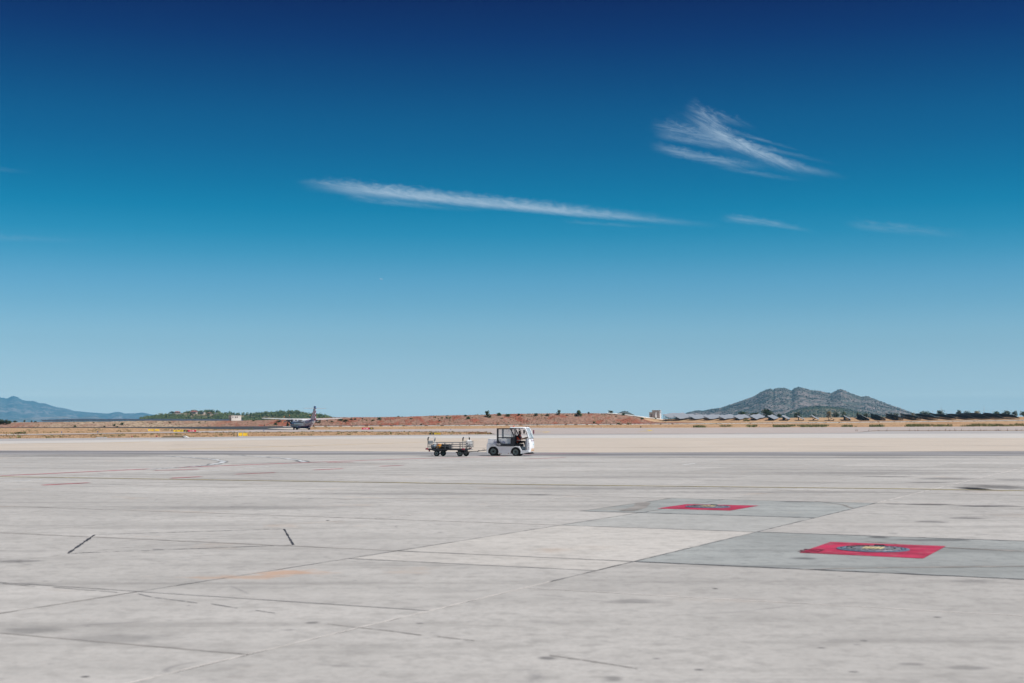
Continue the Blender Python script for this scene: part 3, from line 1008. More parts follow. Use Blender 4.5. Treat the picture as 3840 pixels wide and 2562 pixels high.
# ================================================================ bank, hills, mountains
def earth_mat():
    m, N, b = new_mat('bank_earth')
    p = pos_node(N)
    sp = N.node('ShaderNodeSeparateXYZ')
    N.t.links.new(p, sp.inputs[0])
    mp = N.node('ShaderNodeMapping')
    mp.inputs['Scale'].default_value = (1.0, 0.45, 1.3)
    N.t.links.new(p, mp.inputs['Vector'])
    q = mp.outputs[0]
    n1 = N.noise(p, 0.05, 5, 0.6)
    n2 = N.noise(q, 0.9, 6, 0.72)
    n3 = N.noise(q, 0.18, 5, 0.62)
    red = N.mix(N.rng(n2, 0.35, 0.7), (0.33, 0.125, 0.08), (0.19, 0.062, 0.043))
    dry = N.mix(N.rng(n2, 0.35, 0.7), (0.35, 0.215, 0.16), (0.19, 0.11, 0.085))
    stony = N.mix(N.rng(n2, 0.35, 0.7), (0.46, 0.36, 0.26), (0.24, 0.16, 0.11))
    c = N.mix(N.rng(N.math('MULTIPLY_ADD', n3, 0.6, N.math('MULTIPLY', n1, 0.4)), 0.48, 0.57), dry, red)
    left = N.math('MULTIPLY', N.rng(sp.outputs[0], -245, -215, 0.0, 1.0), 1.0)
    k = N.math('MULTIPLY', N.rng(sp.outputs[0], -135.0, -165.0, 0.0, 1.0), N.rng(sp.outputs[0], -250.0, -225.0, 0.0, 1.0))
    c = N.mix(N.math('MULTIPLY', k, N.rng(n1, 0.30, 0.55)), c, stony)
    c = N.mix(N.math('MULTIPLY', N.rng(N.noise(q, 0.42, 5, 0.7), 0.55, 0.68), 0.7), c, (0.24, 0.175, 0.10))
    c = N.mix(N.math('MULTIPLY', N.rng(N.noise(q, 1.5, 4, 0.6), 0.58, 0.70), 0.75), c, (0.07, 0.055, 0.03))
    N.t.links.new(c, b.inputs['Base Color'])
    b.inputs['Roughness'].default_value = 0.95
    b.inputs['Specular IOR Level'].default_value = 0.1
    bp = N.node('ShaderNodeBump', inp={'Strength': 0.8, 'Distance': 0.35})
    N.t.links.new(n2, bp.inputs['Height'])
    N.t.links.new(bp.outputs[0], b.inputs['Normal'])
    return m


M_EARTH = earth_mat()
bv, bf = [], []
BU = np.linspace(ray(-300, 1588)[0], ray(2640, 1588)[0], 800)
BROWS = 26
for u in BU:
    for k in range(BROWS):
        yend = 729 - 22 * sstep((1920 + u * F_PX - 2360) / 280.0)
        Y = 704 + (yend - 704) * k / (BROWS - 1)
        x = u * Y
        z = zg(x, Y)
        s = k / (BROWS - 1)
        g = mnoise.fractal(Vector((x * 0.16 + s * 2.5, s * 1.2, 0.0)), 1.0, 2.0, 4)
        g2 = mnoise.fractal(Vector((x * 0.05, Y * 0.05, 3.0)), 1.0, 2.0, 3)
        amp = math.sin(math.pi * min(1, s * 1.06)) if s < 0.94 else 0.0
        hgt = max(0.6, z - zg(x, 705))
        bv.append((x, Y, z + amp * (0.16 * g + 0.12 * g2) * min(3.0, hgt) + 0.02))
for i in range(len(BU) - 1):
    for k in range(BROWS - 1):
        bf.append((i * BROWS + k, (i + 1) * BROWS + k, (i + 1) * BROWS + k + 1, i * BROWS + k + 1))
bank = tag(link('embankment', raw_mesh('embankment', np.array(bv), np.array(bf), M_EARTH)), kind='structure')

# pale kerb stones along the foot of the bank, laid end to end with gaps where weeds have grown over
M_KERB = pmat('whitewashed_concrete', (0.62, 0.61, 0.58), 0.85, var=0.2, scale=0.4, dirt=(0.35, 0.28, 0.2), dirt_amt=0.6)
kerb = empty('kerb', at(1920, 1596), 0.0, 'whitewashed concrete kerb running along the dark road at the foot of the red bank', 'kerb')
kl = kerb.location.copy()
K = 0
px = 1060.0
while px < 3850:
    w = rnd.uniform(26, 58) if px < 2500 else rnd.uniform(45, 90)
    y0 = lerp_tab([(1080, 1601.0), (1240, 1599.8), (1800, 1596.4), (2400, 1591.6), (3000, 1586.6), (3840, 1577.8)], px)
    y1 = lerp_tab([(1080, 1601.0), (1240, 1599.8), (1800, 1596.4), (2400, 1591.6), (3000, 1586.6), (3840, 1577.8)], px + w)
    a, b2 = at(px, y0), at(px + w, y1)
    h = 0.20
    d = (b2 - a).normalized()
    s = Vector((-d.y, d.x, 0)) * 0.35
    P = [a - s, b2 - s, b2 + s, a + s]
    vs = [tuple(p - kl + Vector((0, 0, -0.15))) for p in P] + [tuple(p - kl + Vector((0, 0, hh))) for p, hh in zip(P, (0.02, 0.02, 0.16, 0.16))]
    MB().add(vs, [(0, 3, 2, 1), (4, 5, 6, 7), (0, 1, 5, 4), (1, 2, 6, 5), (2, 3, 7, 6), (3, 0, 4, 7)]).build('kerb_stone', M_KERB, kerb, fix=False)
    K += 1
    px += w + (rnd.uniform(1.5, 14) if px < 2500 else rnd.uniform(1, 5))


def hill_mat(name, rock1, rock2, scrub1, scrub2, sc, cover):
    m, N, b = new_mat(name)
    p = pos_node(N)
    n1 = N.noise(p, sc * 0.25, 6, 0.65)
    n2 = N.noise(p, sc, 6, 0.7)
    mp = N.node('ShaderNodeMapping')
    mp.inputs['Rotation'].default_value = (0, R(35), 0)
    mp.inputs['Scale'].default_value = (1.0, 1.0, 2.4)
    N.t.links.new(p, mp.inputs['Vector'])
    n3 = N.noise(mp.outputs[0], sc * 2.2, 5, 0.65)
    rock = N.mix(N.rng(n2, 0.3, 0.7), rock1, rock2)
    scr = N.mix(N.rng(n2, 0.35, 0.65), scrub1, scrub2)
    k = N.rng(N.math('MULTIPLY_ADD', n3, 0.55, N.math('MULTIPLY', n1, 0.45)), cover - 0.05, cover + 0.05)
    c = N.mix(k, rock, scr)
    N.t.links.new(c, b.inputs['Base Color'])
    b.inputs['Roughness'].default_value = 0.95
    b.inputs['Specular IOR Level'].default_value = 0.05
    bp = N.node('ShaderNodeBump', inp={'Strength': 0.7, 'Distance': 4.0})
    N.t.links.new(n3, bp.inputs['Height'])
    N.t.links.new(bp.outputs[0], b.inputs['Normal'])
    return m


def ridge(name, prof, Yr, front, back, mat, nx, ny, amp, seed, fine=1.0, z_base=-4.0, wl=1.0):
    """hill whose crest follows prof (frame pixels) at distance Yr; returns object and a height function"""
    x0, x1 = prof[0][0], prof[-1][0]
    tab = [(ray(px, 1588)[0], z_at(px, py, Yr)) for px, py in prof]
    U = np.linspace(tab[0][0], tab[-1][0], nx)
    T = np.concatenate([np.linspace(-1, 0, ny), np.linspace(0, 1, max(4, ny // 4))[1:]])

    def hz(u, t):
        wob = 0.06 * mnoise.noise(Vector((u * 40, seed, 0)))
        zr = lerp_tab(tab, u)
        if t <= 0:
            k = 1 + t
            prof_k = k ** 1.15
            Y = Yr + t * front
        else:
            prof_k = (1 - t) ** 1.3
            Y = Yr + t * back
        x = u * Y
        # crest height is reached at the ridge; the flank is cut by gullies
        z = z_base + (zr - z_base) * prof_k
        env = (1 - abs(t)) * min(1.0, (abs(t) * 2.0) ** 1.3)
        n = mnoise.fractal(Vector((x / (160.0 * wl) + seed, Y / (160.0 * wl), z / (90.0 * wl))), 1.0, 2.0, 6)
        r = 1 - abs(mnoise.noise(Vector((x / (90.0 * wl) + t * 0.9, Y / (420.0 * wl), seed * 3.1)))) * 2
        z += env * amp * (n * 0.7 + r * 0.5)
        z += fine * 0.012 * (zr - z_base) * mnoise.fractal(Vector((u * 900, seed, t * 8)), 1.0, 2.0, 4) * (1 - abs(t))
        return Vector((x, Y, z))
    v = [hz(u, t) for u in U for t in T]
    m = len(T)
    f = [(i * m + k, (i + 1) * m + k, (i + 1) * m + k + 1, i * m + k + 1) for i in range(nx - 1) for k in range(m - 1)]
    me = raw_mesh(name, np.array([tuple(p) for p in v]), np.array(f), mat)
    for pl in me.polygons:
        pl.use_smooth = True
    o = tag(link(name, me), kind='structure')
    return o, hz, U


M_HILL = hill_mat('rocky_hill', (0.31, 0.25, 0.235), (0.20, 0.165, 0.155), (0.065, 0.075, 0.065), (0.115, 0.12, 0.10), 0.05, 0.485)
M_HILL2 = hill_mat('scrubby_foothill', (0.38, 0.30, 0.22), (0.23, 0.18, 0.13), (0.035, 0.05, 0.03), (0.075, 0.085, 0.05), 0.035, 0.44)
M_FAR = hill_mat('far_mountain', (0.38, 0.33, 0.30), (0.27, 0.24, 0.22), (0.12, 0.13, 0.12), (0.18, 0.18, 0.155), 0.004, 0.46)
M_WOODGROUND = hill_mat('wooded_hill_ground', (0.45, 0.34, 0.25), (0.32, 0.22, 0.15), (0.05, 0.06, 0.03), (0.10, 0.11, 0.05), 0.06, 0.46)

HILL = [(2480, 1590), (2540, 1566), (2568, 1552.6), (2590, 1545), (2614, 1540), (2639, 1541), (2663, 1535), (2706, 1529), (2731, 1520), (2768, 1508), (2795, 1498), (2817, 1491), (2841, 1479),
        (2860, 1468), (2878, 1460), (2893, 1458), (2901, 1463), (2907, 1456), (2921, 1456.5), (2944, 1454), (2961, 1461), (2970, 1465), (2981, 1456), (2997, 1452), (3016, 1455),
        (3040, 1463), (3065, 1465), (3095, 1471), (3118, 1475), (3136, 1466), (3155, 1458.6), (3171, 1466), (3200, 1478), (3229, 1487), (3254, 1486.5), (3279, 1496), (3307, 1507),
        (3340, 1519), (3375, 1530), (3411, 1544), (3450, 1557), (3520, 1570), (3600, 1590)]
hill, hill_h, hill_U = ridge('rocky_hill', HILL, 5600, 1500, 900, M_HILL, 420, 80, 40, 1.7, wl=1.5)
foot, foot_h, foot_U = ridge('scrubby_hill', [(2880, 1590), (2930, 1556), (2963, 1542), (2999, 1532), (3035, 1525), (3071, 1522), (3106, 1525), (3154, 1529), (3214, 1542), (3300, 1556), (3420, 1566), (3600, 1580), (3700, 1592)],
                            3600, 640, 400, M_HILL2, 160, 34, 12, 5.1, wl=1.3)
small, small_h, small_U = ridge('rocky_knoll', [(2270, 1592), (2305, 1558), (2318, 1549), (2330, 1544), (2343, 1541), (2352, 1544), (2362, 1548), (2378, 1555), (2410, 1592)], 3300, 300, 200, M_HILL, 60, 20, 5, 8.3)
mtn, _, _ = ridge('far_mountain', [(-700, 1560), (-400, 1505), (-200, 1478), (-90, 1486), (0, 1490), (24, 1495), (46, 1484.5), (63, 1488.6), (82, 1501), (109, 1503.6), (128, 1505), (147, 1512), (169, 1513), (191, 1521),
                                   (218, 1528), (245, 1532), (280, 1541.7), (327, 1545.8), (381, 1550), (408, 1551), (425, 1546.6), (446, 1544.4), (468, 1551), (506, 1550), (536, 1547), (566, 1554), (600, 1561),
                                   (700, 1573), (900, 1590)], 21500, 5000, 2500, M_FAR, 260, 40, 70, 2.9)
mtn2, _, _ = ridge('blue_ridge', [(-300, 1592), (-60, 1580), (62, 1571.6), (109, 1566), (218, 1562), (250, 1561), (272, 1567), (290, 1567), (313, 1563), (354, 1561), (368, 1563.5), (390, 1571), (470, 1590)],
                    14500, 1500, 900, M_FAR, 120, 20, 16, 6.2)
WOOD = [(470, 1590), (524, 1574), (557, 1568), (595, 1561), (633, 1553), (660, 1550), (690, 1549), (726, 1546), (762, 1547), (791, 1546), (817, 1549), (845, 1553), (881, 1556), (905, 1557),
        (953, 1555), (1000, 1552), (1036, 1550), (1061, 1549), (1083, 1547.5), (1110, 1547.5), (1132, 1552), (1145, 1556), (1177, 1560), (1199, 1560), (1220, 1565), (1242, 1570), (1300, 1592)]
wood, wood_h, wood_U = ridge('wooded_hill', WOOD, 2050, 230, 160, M_WOODGROUND, 200, 30, 3.0, 4.4, fine=0.5)

# ================================================================ vegetation
M_LEAF = leaf_mat('shrub_leaf', (0.035, 0.06, 0.018), (0.085, 0.12, 0.035), 0.9)
M_LEAFL = leaf_mat('yellow_green_leaf', (0.13, 0.15, 0.03), (0.24, 0.25, 0.055), 0.9)
M_LEAFD = leaf_mat('dry_shrub_leaf', (0.12, 0.10, 0.05), (0.20, 0.165, 0.085), 0.9)
M_LEAFT = leaf_mat('dark_tree_leaf', (0.026, 0.042, 0.018), (0.065, 0.09, 0.034), 0.6)
M_LEAFO = leaf_mat('turning_leaf', (0.19, 0.15, 0.03), (0.30, 0.22, 0.05), 0.6)
M_PINE = leaf_mat('pine_wood_leaf', (0.07, 0.10, 0.042), (0.19, 0.215, 0.085), 0.10)
M_SCRUB = leaf_mat('scrub_leaf', (0.065, 0.075, 0.062), (0.115, 0.12, 0.092), 0.05)
M_BARK = pmat('bark', (0.11, 0.085, 0.065), 0.9, var=0.3, scale=6)
M_WEED = leaf_mat('green_weed', (0.09, 0.11, 0.035), (0.20, 0.21, 0.08), 0.3)
M_STRAW = leaf_mat('straw', (0.40, 0.265, 0.15), (0.56, 0.42, 0.27), 0.3)
M_REDWEED = leaf_mat('rusty_weed', (0.21, 0.105, 0.06), (0.32, 0.18, 0.10), 0.5)
rs = np.random.RandomState(11)


def leaf_cloud(centers, radii, n_per, size, squash=1.0, fill=0.55):
    """quads scattered over lumpy balls; centers (k,3), radii (k,)"""
    k = len(centers)
    idx = rs.randint(0, k, n_per)
    d = rs.normal(size=(n_per, 3))
    d /= np.linalg.norm(d, axis=1)[:, None]
    rr = radii[idx] * (fill + (1 - fill) * rs.rand(n_per) ** 0.4)
    c = centers[idx] + d * rr[:, None] * np.array([1, 1, squash])
    c[:, 2] = np.maximum(c[:, 2], size * 0.2)
    a = rs.normal(size=(n_per, 3)) + d * 0.3
    a -= d * (a * d).sum(1)[:, None] * 0.6
    a /= np.linalg.norm(a, axis=1)[:, None]
    b = np.cross(a, d + rs.normal(size=(n_per, 3)) * 0.45)
    b /= np.linalg.norm(b, axis=1)[:, None]
    s = size * (0.6 + 0.8 * rs.rand(n_per))[:, None]
    V = np.stack([c - a * s * 0.5, c + b * s * 0.38, c + a * s * 0.5, c - b * s * 0.38], 1).reshape(-1, 3)
    return V


def quads_for(V):
    return np.arange(len(V)).reshape(-1, 4)


def crown_mesh(name, mat, lobes, n, size, w=1.0, h=1.0, low=0.0, spread=0.34, zl=0.10, zh=0.76):
    """crown inside a unit-wide, unit-high envelope"""
    C, Rr = [], []
    for i in range(lobes):
        a = rs.rand() * 6.283
        q = rs.rand() ** 0.5 * spread
        z = low + (1 - low) * (zl + (zh - zl) * rs.rand())
        k = 1 - 0.75 * max(0.0, (z - low) / (1 - low) - 0.35)
        C.append((math.cos(a) * q * k, math.sin(a) * q * k, z))
        Rr.append(rs.uniform(0.13, 0.24))
    C.append((0, 0, low + (1 - low) * 0.5))
    Rr.append(0.26)
    V = leaf_cloud(np.array(C), np.array(Rr), n, size)
    V[:, 2] = np.minimum(V[:, 2], 1.02)
    return raw_mesh(name, V, quads_for(V), mat)


SHRUBS = {'green': [crown_mesh('crown', M_LEAF, 9, 420, 0.12) for _ in range(4)],
          'lime': [crown_mesh('crown', M_LEAFL, 7, 300, 0.12) for _ in range(2)],
          'dry': [crown_mesh('crown', M_LEAFD, 7, 220, 0.12) for _ in range(2)]}
STEM = MB().tube([(0, 0, -0.12), (0.02, 0, 0.2), (0.06, 0.03, 0.5)], [0.035, 0.028, 0.012], 6).tube([(0, 0, 0.1), (-0.1, 0.05, 0.4)], [0.02, 0.008], 5)
stem_o = STEM.build('trunk', M_BARK)
STEM_MESH = stem_o.data
bpy.data.objects.remove(stem_o)
# (x, foot y, width, height in frame pixels, kind, what sets it apart)
SH = [(1278, 1577, 24, 9, 'green', 'wide dark shrub on the red bank beside the right wingtip of the airliner'),
      (1295, 1580.5, 23, 8.5, 'green', 'round dark shrub just below the wingtip shrub on the red bank'),
      (1244, 1583, 14, 6, 'green', 'low shrub on the bank under the right wing of the airliner'),
      (1317, 1575, 14, 6.5, 'green', 'left one of two touching shrubs near the crest, right of the airliner'),
      (1331, 1574, 13, 7, 'green', 'right one of two touching shrubs near the crest, right of the airliner'),
      (1359, 1571.6, 9, 5, 'dry', 'small dry grey shrub at the crest above the red runway sign'),
      (1374.6, 1578.4, 10, 4, 'lime', 'small yellow-green tuft on the bank above the red runway sign'),
      (1398.5, 1578.4, 20, 5.5, 'lime', 'low spreading yellow-green shrub right of the red runway sign'),
      (1420, 1574, 20, 11, 'green', 'tall dark shrub with a yellow-green neighbour right of the runway sign'),
      (1426, 1579, 5, 5, 'dry', 'tiny dry shrub below the tall dark shrub on the bank'),
      (1464, 1577.6, 6, 6, 'dry', 'lone dry bush in the middle of the bank left of the baggage trailer'),
      (1494, 1564, 9, 6, 'green', 'small shrub on the skyline left of the baggage trailer'),
      (1508, 1565.6, 10, 4, 'dry', 'flat dry shrub on the skyline, right neighbour of a small green one'),
      (1541.5, 1572, 15, 6, 'green', 'flat green shrub on the upper bank left of the baggage trailer'),
      (1578.5, 1595, 11, 7, 'green', 'rounded green shrub at the foot of the bank left of the trailer'),
      (1632, 1566.8, 8, 6, 'green', 'small shrub high on the bank above the rear of the trailer'),
      (1658, 1572.8, 8, 10, 'lime', 'upright yellow-green bush on the bank above the trailer'),
      (1647.5, 1579.5, 11, 5, 'green', 'low dark shrub mid bank above the trailer'),
      (1675, 1569.6, 12, 7, 'green', 'dark shrub left of a yellow-green one above the trailer'),
      (1688, 1567, 14, 5, 'lime', 'spreading yellow-green shrub near the crest above the trailer'),
      (1745, 1561, 17, 6, 'green', 'grey-green shrub on the crest between trailer and tractor'),
      (1756, 1572, 19, 11, 'green', 'large dark shrub on the bank above the tow bar'),
      (1770, 1568, 10, 5, 'dry', 'small dull shrub right of the large one above the tow bar'),
      (1790.6, 1556, 10, 5, 'green', 'small shrub on the skyline above the rear of the tractor'),
      (1828, 1564, 27, 25, 'green', 'tall round bush on the skyline above the rear deck of the tractor'),
      (1836, 1566.5, 20, 10, 'green', 'low shrub at the foot of the tall round bush above the tractor'),
      (1871, 1560, 22, 13, 'green', 'pointed dark bush on the crest above the tractor cab door'),
      (1901.6, 1560, 27, 10, 'green', 'wide spiky shrub on the crest above the tractor cab'),
      (1944.6, 1559, 16, 9, 'green', 'left half of a pair of shrubs above the orange beacon'),
      (1957, 1560.6, 13, 6, 'lime', 'lighter right half of a pair of shrubs above the orange beacon'),
      (1866.5, 1592.5, 10, 5, 'lime', 'bright yellow-green tuft at the foot of the bank behind the tractor'),
      (1882.4, 1571.8, 12, 6, 'green', 'small shrub mid bank behind the tractor cab'),
      (2010, 1558.4, 21, 9.5, 'green', 'wide shrub on the crest just right of the tractor'),
      (2032, 1559, 10, 4, 'lime', 'small pale shrub between two dark ones right of the tractor'),
      (2053, 1559.7, 19, 8, 'green', 'flat shrub on the crest, second dark one right of the tractor'),
      (2094.6, 1555, 21, 19, 'green', 'pointed tall bush against the sky right of the tractor'),
      (2126.5, 1560, 14, 6, 'dry', 'dull low shrub between the two tall bushes right of the tractor'),
      (2168.6, 1561, 31, 24, 'green', 'largest round bush on the crest right of the tractor'),
      (2208.6, 1551.7, 13, 7, 'green', 'small dark shrub on the skyline right of the largest round bush'),
      (2256, 1557.4, 7, 5, 'lime', 'tiny yellow-green shrub near the crest left of the lone tree'),
      (2310, 1563, 11, 4, 'dry', 'flat shrub on the bank below the lone crest tree'),
      (2337, 1558.7, 21, 10.5, 'green', 'dark shrub in front of the small rocky knoll'),
      (2406, 1572.8, 19, 9, 'green', 'shrub low on the bank left of the grey sheds'),
      (2455, 1571, 21, 6, 'green', 'flat shrub in front of the grey sheds'),
      (2228.7, 1586.8, 13, 7, 'green', 'small shrub low on the bank right of the tractor'),
      (2321, 1592.5, 19, 9, 'green', 'round shrub by the road at the foot of the bank, right of the tractor'),
      (2358, 1592.5, 26, 8, 'dry', 'dull spreading shrub by the road right of a round green one'),
      (2402.6, 1603.2, 10, 5, 'green', 'weedy shrub at the edge of the far taxiway'),
      (2798, 1580, 27, 14, 'lime', 'bright yellow-green bush in front of the solar rows'),
      (1034, 1594, 21, 10, 'green', 'dark shrub on the red bank left of the propeller'),
      (1045, 1583.5, 30, 7, 'green', 'spreading shrub on the bank crest under the left wing'),
      (1079, 1597.5, 13, 14, 'green', 'tall shrub at the foot of the bank behind the left propeller'),
      (992, 1597, 7, 5, 'green', 'small shrub low on the red bank left of the airliner'),
      (1193, 1585, 23, 8, 'green', 'dark shrub on the bank right of the tail of the airliner'),
      (637, 1584.6, 11, 5, 'green', 'small shrub on the stony bank below the wooded hill'),
      (746.6, 1585, 10, 4, 'green', 'left one of two small shrubs on the red bank above the runway signs'),
      (770.5, 1584.6, 11, 5, 'green', 'right one of two small shrubs on the red bank above the runway signs'),
      (949, 1580.5, 19, 5, 'green', 'flat shrub on the bank crest just right of the white building'),
      (350, 1588, 12, 6, 'green', 'shrub on the stony bank, topmost at the left'),
      (457.5, 1593.5, 19, 9.5, 'green', 'largest dark shrub on the stony bank at the left'),
      (427.5, 1597.5, 16, 8, 'green', 'shrub on the stony bank left of the largest one'),
      (438, 1602, 12, 5.5, 'green', 'low shrub at the foot of the stony bank under the largest one'),
      (392, 1603, 12, 7, 'green', 'shrub at the foot of the stony bank, left of centre'),
      (280.5, 1601.6, 14, 8, 'green', 'leftmost shrub at the foot of the stony bank'),
      (293, 1590, 8, 4, 'green', 'small leftmost shrub high on the stony bank'),
      (68, 1626.5, 62, 8, 'green', 'wide dark patch of bush in the dry grass at the left edge'),
      (1464, 1626, 7, 9, 'lime', 'pale upright bush in the dry grass left of the trailer'),
      (1842, 1629, 14, 6.5, 'green', 'green bush on the tip of the dry grass strip behind the tractor')]
for x, y, w, h, kind, lab in SH:
    p = at(x, y)
    p.z -= 0.06
    s = p.y / F_PX
    e = empty('shrub', p, rnd.uniform(0, 6.28), lab, 'shrub', 'shrubs on and below the bank')
    inst('crown', SHRUBS[kind][rnd.randrange(len(SHRUBS[kind]))], e, scale=(w * s * 1.12, w * s * 1.0, h * s * 1.1))
    inst('stem', STEM_MESH, e, scale=(w * s, w * s, h * s))


def tree(px, base, w, h, mat_kind, lab, Y=None, group='trees along the airfield boundary', trunk=0.25):
    p = at(px, base) if Y is None else on_depth(px, base, Y)
    if Y is not None and Y < 1700:
        p.z = min(p.z, zg(p.x, p.y) + 0.3) - (0.2 if Y > 930 else 0.0)
    s = p.y / F_PX
    W_, H_ = w * s, (base - 0) * 0 + h * s
    e = empty('tree', p, rnd.uniform(0, 6.28), lab, 'tree', group)
    inst('crown', TREES[mat_kind][rnd.randrange(len(TREES[mat_kind]))], e, scale=(W_ * 1.1, W_ * 1.1, H_))
    inst('trunk', TRUNK_MESH, e, scale=(max(W_, H_ * 0.6), max(W_, H_ * 0.6), H_))
    return e


TREES = {'dark': [crown_mesh('crown', M_LEAFT, 16, 900, 0.085, low=0.0, spread=0.34) for _ in range(4)],
         'green': [crown_mesh('crown', M_LEAF, 14, 760, 0.09, low=0.0, spread=0.32) for _ in range(3)],
         'turning': [crown_mesh('crown', M_LEAFO, 12, 460, 0.09, low=0.05, spread=0.32) for _ in range(2)]}
tr = MB().tube([(0, 0, -0.35), (0.005, 0.01, 0.15), (0.02, 0.0, 0.45), (0.03, 0.01, 0.75)], [0.045, 0.036, 0.026, 0.010], 7)
for a in range(5):
    t = a * 1.27
    tr.tube([(0.01, 0, 0.2 + 0.06 * a), (0.12 * math.cos(t), 0.12 * math.sin(t), 0.40 + 0.06 * a), (0.26 * math.cos(t), 0.26 * math.sin(t), 0.58 + 0.05 * a)], [0.018, 0.012, 0.005], 5)
tro = tr.build('trunk', M_BARK)
TRUNK_MESH = tro.data
bpy.data.objects.remove(tro)
TR = [(2290, 1549, 21, 16, 'dark', 'lone dark tree on the crest left of the rocky knoll', None),
      (2681, 1556, 24, 10, 'dark', 'leftmost dark tree behind the solar rows', 960), (2725, 1556, 18, 12, 'dark', 'small tree behind the solar rows, second from the left', 960),
      (2785, 1560, 46, 22, 'green', 'broad light tree behind the solar rows below the hill', 960), (2830, 1560, 42, 20, 'dark', 'broad dark tree right of a lighter one behind the solar rows', 960),
      (2877, 1560, 50, 30, 'dark', 'tallest spreading tree behind the solar rows', 950), (2922, 1563, 22, 14, 'green', 'small tree right of the tallest one behind the solar rows', 960),
      (2990, 1570, 30, 24, 'dark', 'dark tree behind the last pale solar row', 960), (3052, 1572, 26, 20, 'dark', 'dark tree hidden by a narrow solar table', 940),
      (3105, 1566, 28, 22, 'turning', 'yellowing tree at the foot of the rocky hill', 960), (3134, 1566, 24, 24, 'dark', 'dark upright tree beside the yellowing one', 960),
      (3166, 1566, 24, 22, 'green', 'green tree second right of the yellowing one', 960), (3218, 1566, 24, 17, 'green', 'olive tree above the dark solar tables', 960),
      (3246, 1568, 30, 16, 'dark', 'low dark tree above the dark solar tables', 960), (3340, 1564, 14, 14, 'dark', 'narrow tree left of a round one at the hill end', 960),
      (3360, 1564, 26, 16, 'dark', 'round dark tree at the end of the hill', 960), (3424, 1562, 18, 15, 'turning', 'small ochre tree right of the hill', 980),
      (3468, 1562, 62, 19, 'dark', 'widest flat dark tree right of the hill', 970), (3525, 1562, 42, 23, 'dark', 'tall round tree right of the widest one', 970),
      (3597, 1561, 24, 23, 'dark', 'upright dark tree left of a broad pair, far right', 970), (3626, 1561, 38, 19, 'dark', 'broad dark tree touching an upright one, far right', 970),
      (3668, 1561, 34, 20, 'turning', 'yellow-tinged tree in the far right row', 970), (3738, 1561, 34, 19, 'green', 'feathery tree fourth from the right edge', 970),
      (3776, 1561, 38, 20, 'dark', 'round tree third from the right edge', 970), (3806, 1561, 26, 19, 'dark', 'narrow tree second from the right edge', 970),
      (3838, 1561, 30, 18, 'dark', 'tree cut by the right edge of the picture', 970),
      (6, 1592, 34, 24, 'dark', 'dark tree at the left edge of the picture', None), (24, 1592, 22, 20, 'dark', 'second dark tree from the left edge', None),
      (36, 1590, 18, 14, 'green', 'small tree right of the dark pair at the left edge', None), (56, 1584, 20, 8, 'dark', 'low tree on the far rise at the left', 900),
      (92, 1583, 10, 9, 'dark', 'tiny upright tree on the far rise at the left', 900), (118, 1584, 9, 8, 'dark', 'tiny tree on the far rise, second from its right end', 900),
      (133, 1584, 12, 6, 'dark', 'tiny tree at the right end of the far rise', 900)]
for x, y, w, h, k, lab, Y in TR:
    tree(x, y, w, h * (1.25 if Y and Y > 930 else 1.0), k, lab, Y)
for x, y, w, h, k, lab in [(646, 1551, 22, 9, 'dark', 'wide dark pine on the wooded hill left of the red roofed villa'), (669, 1553, 16, 11, 'green', 'pine between two small houses on the wooded hill'),
                           (742, 1547.5, 9, 7, 'dark', 'small dark pine right of the red roofed villa'), (781, 1548, 10, 9, 'dark', 'left pine of the tallest clump on the wooded hill'),
                           (792, 1547.5, 14, 11, 'green', 'middle pine of the tallest clump on the wooded hill'), (813, 1548.5, 15, 10, 'dark', 'right pine of the tallest clump on the wooded hill'),
                           (722, 1552, 12, 8, 'green', 'pine just below the red roofed villa')]:
    tree(x, y, w, h, k, lab, 2035, 'pines standing clear on the wooded hill')

# pine wood covering the hill: nobody could count it
P = []
for i in range(5200):
    u = rs.uniform(wood_U[0] + 0.01, wood_U[-1] - 0.008)
    t = -rs.rand() ** 0.8 * 0.97 if rs.rand() < 0.9 else rs.rand() * 0.15
    px_ = 1920 + u * F_PX
    p = wood_h(u, t)
    dens = mnoise.noise(Vector((p.x / 45.0, p.y / 45.0, 1.0)))
    bare = 690 < px_ < 800 and -0.55 < t < -0.08
    if dens < -0.28 or (bare and rs.rand() < 0.8):
        continue
    hgt = rs.uniform(2.2, 4.6)
    P.append((p.x, p.y, p.z, hgt))
P = np.array(P)
C, Rr = [], []
for x, y, z, h in P:
    for k in range(2):
        C.append((x + rs.uniform(-.7, .7), y + rs.uniform(-.7, .7), z + h * (0.45 + 0.28 * k)))
        Rr.append(h * rs.uniform(0.30, 0.44))
V = leaf_cloud(np.array(C) + np.array([0, 0, 40.0]), np.array(Rr), 170000, 1.05, fill=0.7)
V[:, 2] -= 40.0
tag(link('pine_wood', raw_mesh('pine_wood', V, quads_for(V), M_PINE)), 'green pine wood covering the low hill on the left', 'wood', kind='stuff')

